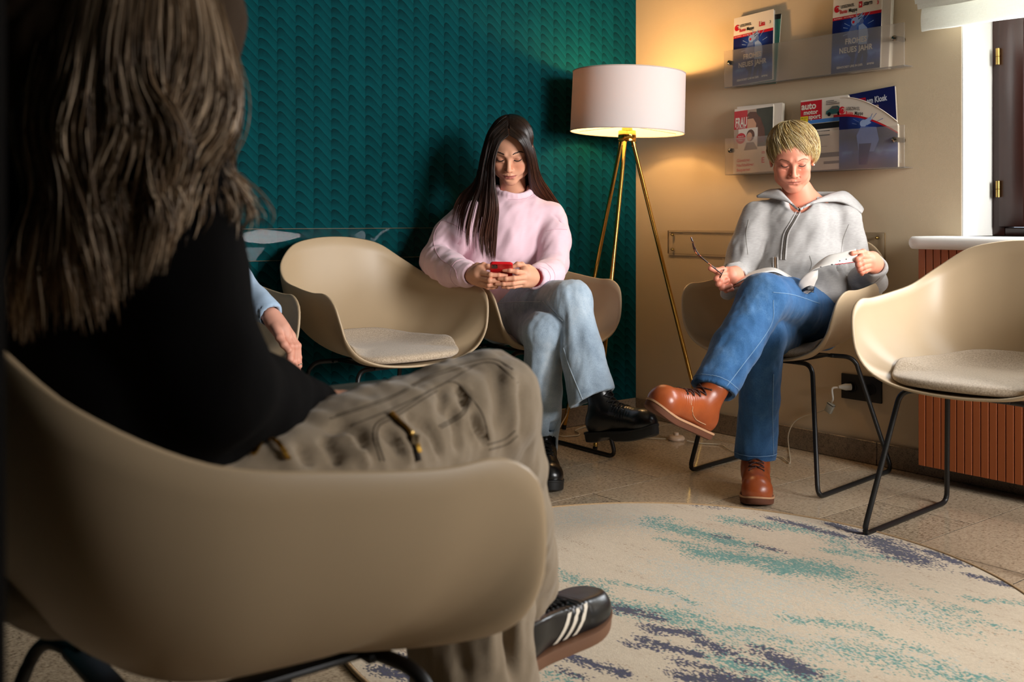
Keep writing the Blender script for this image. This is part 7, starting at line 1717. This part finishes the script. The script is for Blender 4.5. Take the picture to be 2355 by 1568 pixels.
FR_ = [[(440, -300, 1.04), (486, -60, .975), (520, 80, .94), (548, 200, .925), (536, 300, .925), (512, 380, .93), (560, 430, .94), (596, 490, .95), (572, 545, .95)],
       [(425, -300, 1.0), (470, -60, .945), (505, 90, .915), (530, 210, .905), (520, 300, .905), (470, 360, .90), (430, 430, .895), (400, 500, .89), (372, 560, .89)],
       [(400, -300, .98), (425, -60, .915), (440, 80, .89), (420, 190, .88), (385, 260, .875), (350, 330, .875), (352, 420, .875), (375, 500, .88), (345, 640, .885)],
       [(350, -300, .965), (350, -60, .90), (345, 80, .875), (355, 190, .87), (400, 260, .87), (425, 330, .875), (400, 420, .88), (372, 500, .885), (336, 650, .89)],
       [(300, -300, .965), (280, -60, .895), (260, 80, .87), (262, 190, .865), (280, 280, .865), (250, 360, .87), (225, 450, .875), (250, 540, .88), (262, 700, .89)],
       [(250, -300, .975), (215, -60, .90), (190, 80, .875), (170, 190, .865), (150, 300, .865), (175, 420, .87), (200, 540, .875), (215, 640, .88), (240, 760, .89)],
       [(200, -300, 1.0), (150, -60, .92), (110, 80, .89), (85, 200, .88), (80, 320, .88), (110, 440, .88), (90, 560, .885), (70, 660, .89), (62, 780, .90)],
       [(160, -300, 1.03), (100, -60, .95), (60, 80, .92), (40, 200, .91), (45, 340, .91), (70, 460, .91), (50, 580, .91), (40, 680, .91), (46, 780, .92)]]
FWS = [(.02, 2.5, .015), (.09, 6, .04), (.16, 12, .03), (.25, 9, .03), (.33, 10, .03), (.44, 11, .04), (.55, 11, .03), (.66, 10, .04), (.76, 10, .03), (.88, 9, .04), (.97, 6, .03)]
Ps, rd, cc = strands_from_rows(FR_, 2600, 34, 9, (.0055, .006, .004), .00075, (.150, .096, .053), (.175, .107, .056), 1.0, 0, FWS)
rng = np.random.default_rng(4); ph = rng.uniform(0, 6.28, (len(Ps), 1)); t = np.linspace(0, 1, Ps.shape[1])[None]; fq = rng.uniform(9, 17, (len(Ps), 1))
Ps = Ps.copy(); Ps[..., 0] += .0045*np.sin(t*fq+ph)*t; Ps[..., 1] += .003*np.cos(t*fq*1.2+ph)*t
lt = (rng.random((len(Ps), 1, 1)) < .30)*(1.0); cc = cc*(1-lt)+np.array([.56, .41, .27])*lt*rng.uniform(.6, 1.2, (len(Ps), 1, 1))
strand_mesh('hair_strands', Ps, rd, HAIR3, fwo, cc)
# ---- black leather handbag on her lap
hb = empty('handbag', (-.222, 1.405, .605), math.atan2(A2.y, A2.x)); tag(hb, 'black leather handbag on the lap of the long haired woman, mostly hidden', 'bag')
MAT_BAG = simple('black_bag_leather', (20, 19, 18), .35, spec=.5, var=.2, bump=.3, bscale=120)
bm = bmesh.new(); add_box(bm, (-.11, -.07, 0), (.11, .07, .045), .018, seg=4); bm_obj('bag_body', bm, MAT_BAG, hb, True)
bm = bmesh.new(); add_box(bm, (-.10, -.074, .020), (.10, -.0, .049), .008, seg=3); bm_obj('bag_flap', bm, MAT_BAG, hb, True)
lathe_obj('stud', [(0, .004), (.003, .003), (.004, 0), (.004, -.002)], MAT_BRASS, hb, 14, (-.062, -.03, .049))
# ================================================================ the person in the left chair: only one hand and a cuff show
SK4 = lin(216, 160, 138); C4 = Vector(CH['left'][:2]); F4, R4_ = -B2, -A2
def p4(r, f_, z): q = C4+F4*f_+R4_*r; return Vector((q.x, q.y, z))
O4 = Vector((C4.x, C4.y, 0)); o4 = np.array(O4)
R4 = Matrix.Rotation(math.atan2(F4.x, -F4.y)-.45, 3, 'Z') @ Matrix.Rotation(math.radians(14), 3, 'X'); H4 = (R4*.97).to_4x4(); H4.translation = p4(.03, .02, 1.165)
Vh, W, F, C, bv4 = head_mesh(H4, SK4, LIP1, dict(res=.003, neck=tuple(H4.inverted() @ p4(.03, -.06, .95)), neck_r=.055)); parts4 = [(W, F, C)]
SH4, EL4, WR4 = P(452, 490, 3.10), P(538, 640, 2.96), P(623, 727, 2.860); SH4b, EL4b, WR4b = p4(.20, -.06, .92), p4(.24, .04, .68), p4(.10, .24, .62)
HPS, KNS, ANS = [p4(.10, 0, .54), p4(-.04, 0, .54)], [p4(.16, .42, .52), p4(.03, .42, .52)], [p4(.16, .44, .10), p4(.03, .44, .10)]
f = Field((-1.40, 2.45, .02), (-.50, 3.40, 1.05), .013); f.cap(p4(.02, -.06, .95), p4(.02, -.05, .60), .06, .10, .03); f.cap(SH4+Vector((0, 0, -.03)), SH4b+Vector((0, 0, -.03)), .028, .028, .02)
f.chain([SH4+Vector((0, 0, -.03)), EL4, WR4], [.028, .030, .024], .02); f.chain([SH4b+Vector((0, 0, -.03)), EL4b, WR4b], [.028, .030, .024], .02)
for a, b, c in zip(HPS, KNS, ANS): f.chain([a, b, c], [.06, .045, .032], .02)
V, F = f.mesh(); parts4.append((V, F, np.tile(np.array(SK4[:3])[None], (len(V), 1))))
H4f = [(pj((634, 752, 2.835), (643, 776, 2.812), (653, 792, 2.803), (664, 805, 2.800)), [.0125, .0112, .0104, .0094]),
       (pj((652, 770, 2.835), (667, 797, 2.822), (667, 826, 2.822), (668, 848, 2.832)), [.0112, .0104, .0094, .0082]),
       (pj((662, 770, 2.850), (677, 797, 2.840), (676, 832, 2.840), (679, 862, 2.848)), [.0114, .0106, .0096, .0084]),
       (pj((668, 772, 2.868), (682, 796, 2.860), (683, 830, 2.860), (686, 856, 2.866)), [.0110, .0102, .0092, .0080]),
       (pj((672, 776, 2.885), (685, 795, 2.880), (687, 822, 2.880), (689, 842, 2.884)), [.0098, .0090, .0082, .0072])]
V, F = hand_field(H4f, [(WR4, P(646, 757, 2.850), .025, .026), (P(630, 740, 2.855), P(655, 770, 2.842), .020, .017), (P(634, 734, 2.87), P(668, 773, 2.872), .020, .015)], .002); parts4.append((V, F, hand_colors(V, SK4, H4f)))
g_ = [([WR4b+R4_*(-.05-.018*i)*.6+F4.to_3d()*(.05+.02*j) if False else WR4b+Vector((F4.x, F4.y, 0))*(.06+.025*j)+Vector((R4_.x, R4_.y, 0))*(-.03+.018*i)+Vector((0, 0, -.006*j*j)) for j in range(4)], [.0105, .0098, .009, .008]) for i in range(4)]+[([WR4b+Vector((R4_.x, R4_.y, 0))*(-.03-.008*j)+Vector((F4.x, F4.y, 0))*(.02+.02*j) for j in range(4)], [.0115, .0105, .0095, .008])]
V, F = hand_field(g_, [(WR4b, WR4b+Vector((F4.x, F4.y, 0))*.06, .024, .026)], .0025); parts4.append((V, F, hand_colors(V, SK4, g_)))
V, F, C = join_np(parts4); per4 = mesh_obj('person', V-o4, F, MAT_SKIN, None, True, O4, None, C); tag(per4, 'person in light blue shirt hidden behind the long haired woman, hand hanging over the armrest', 'person')
for pts, rad in H4f[:1]: nail('', pts, rad[-1], (.5, -.85, .2), MAT_NAIL, per4)
brows_lashes(bv4, H4, per4, simple('brown_brow_hair', (70, 46, 30), .7), None, dict(brow_n=40))
h_ = P(687, 838, 2.860)-O4; tube_obj('finger_ring', [h_+Vector((.0098*math.cos(a), .0098*math.sin(a), .0015*math.cos(a))) for a in np.linspace(0, 2*math.pi, 21)], .0014, simple('silver_ring', (196, 192, 182), .2, 1.0), per4, 8, caps=False)
short_hair(H4, per4, HAIR1, HAIR1B, (.02, .012, .008), (.03, .018, .01), (.06, .035, .02), (.09, .055, .03), 5000, 8)
MAT_SHIRT = jersey_mat('light_blue_cotton', lin(176, 198, 220), lin(150, 176, 204), .7, .25)
f = Field((-1.42, 2.50, .50), (-.50, 3.42, 1.02), .0075); f.cap(p4(.02, -.05, .90), p4(.02, -.04, .60), .135, .14, .04, flat=(F4.x, F4.y, 0), fs=.8); f.cap(SH4, SH4b, .052, .052, .04)
f.chain([SH4, EL4, P(618, 718, 2.868)], [.055, .050, .036], .02); f.chain([SH4b, EL4b, WR4b], [.055, .050, .036], .02); f.cap(P(602, 708, 2.885), P(620, 722, 2.864), .038, .036, .006); f.cap(p4(.03, -.05, .93), p4(.03, -.04, 1.05), .052, .056, .004, 'cut')
q = P(624, 725, 2.858); f.half(q, (q-P(590, 694, 2.90)), .003, np.array(q)-.06, np.array(q)+.06); f.cap(P(630, 732, 2.85), P(606, 710, 2.88), .027, .027, .002, 'cut')
V, F = f.mesh(); V = smooth_mesh(V, F, 2); N = vnormals(V, F); V = cloth_noise(V, N, .012, 14, (.2, 0, 1), 1.6, 71.0); mesh_obj('shirt', V-o4, F, MAT_SHIRT, per4)
f = Field((-1.42, 2.45, .02), (-.50, 3.40, .72), .008); f.ell(p4(.03, -.03, .55), (.17, .16, .09), .04)
for a, b, c in zip(HPS, KNS, ANS): f.chain([a, b, c+Vector((0, 0, -.03))], [.088, .068, .058], .02)
V, F = f.mesh(); V = smooth_mesh(V, F, 2); N = vnormals(V, F); V = cloth_noise(V, N, .007, 16, (.1, 0, 1), 2, 81.0); mesh_obj('trousers', V-o4, F, simple('black_cotton_trousers', (18, 18, 20), .9, var=.1), per4)
for c in ANS: boot('shoe', frame((F4.x, F4.y, 0), (0, 0, 1), (c.x-F4.x*.02, c.y-F4.y*.02, 0)), per4, [MAT_BLK, MAT_BLKSOLE, MAT_LACEB, MAT_EYEL], .27, .09, sole_h=.022, eyelets=4, res=.0045)
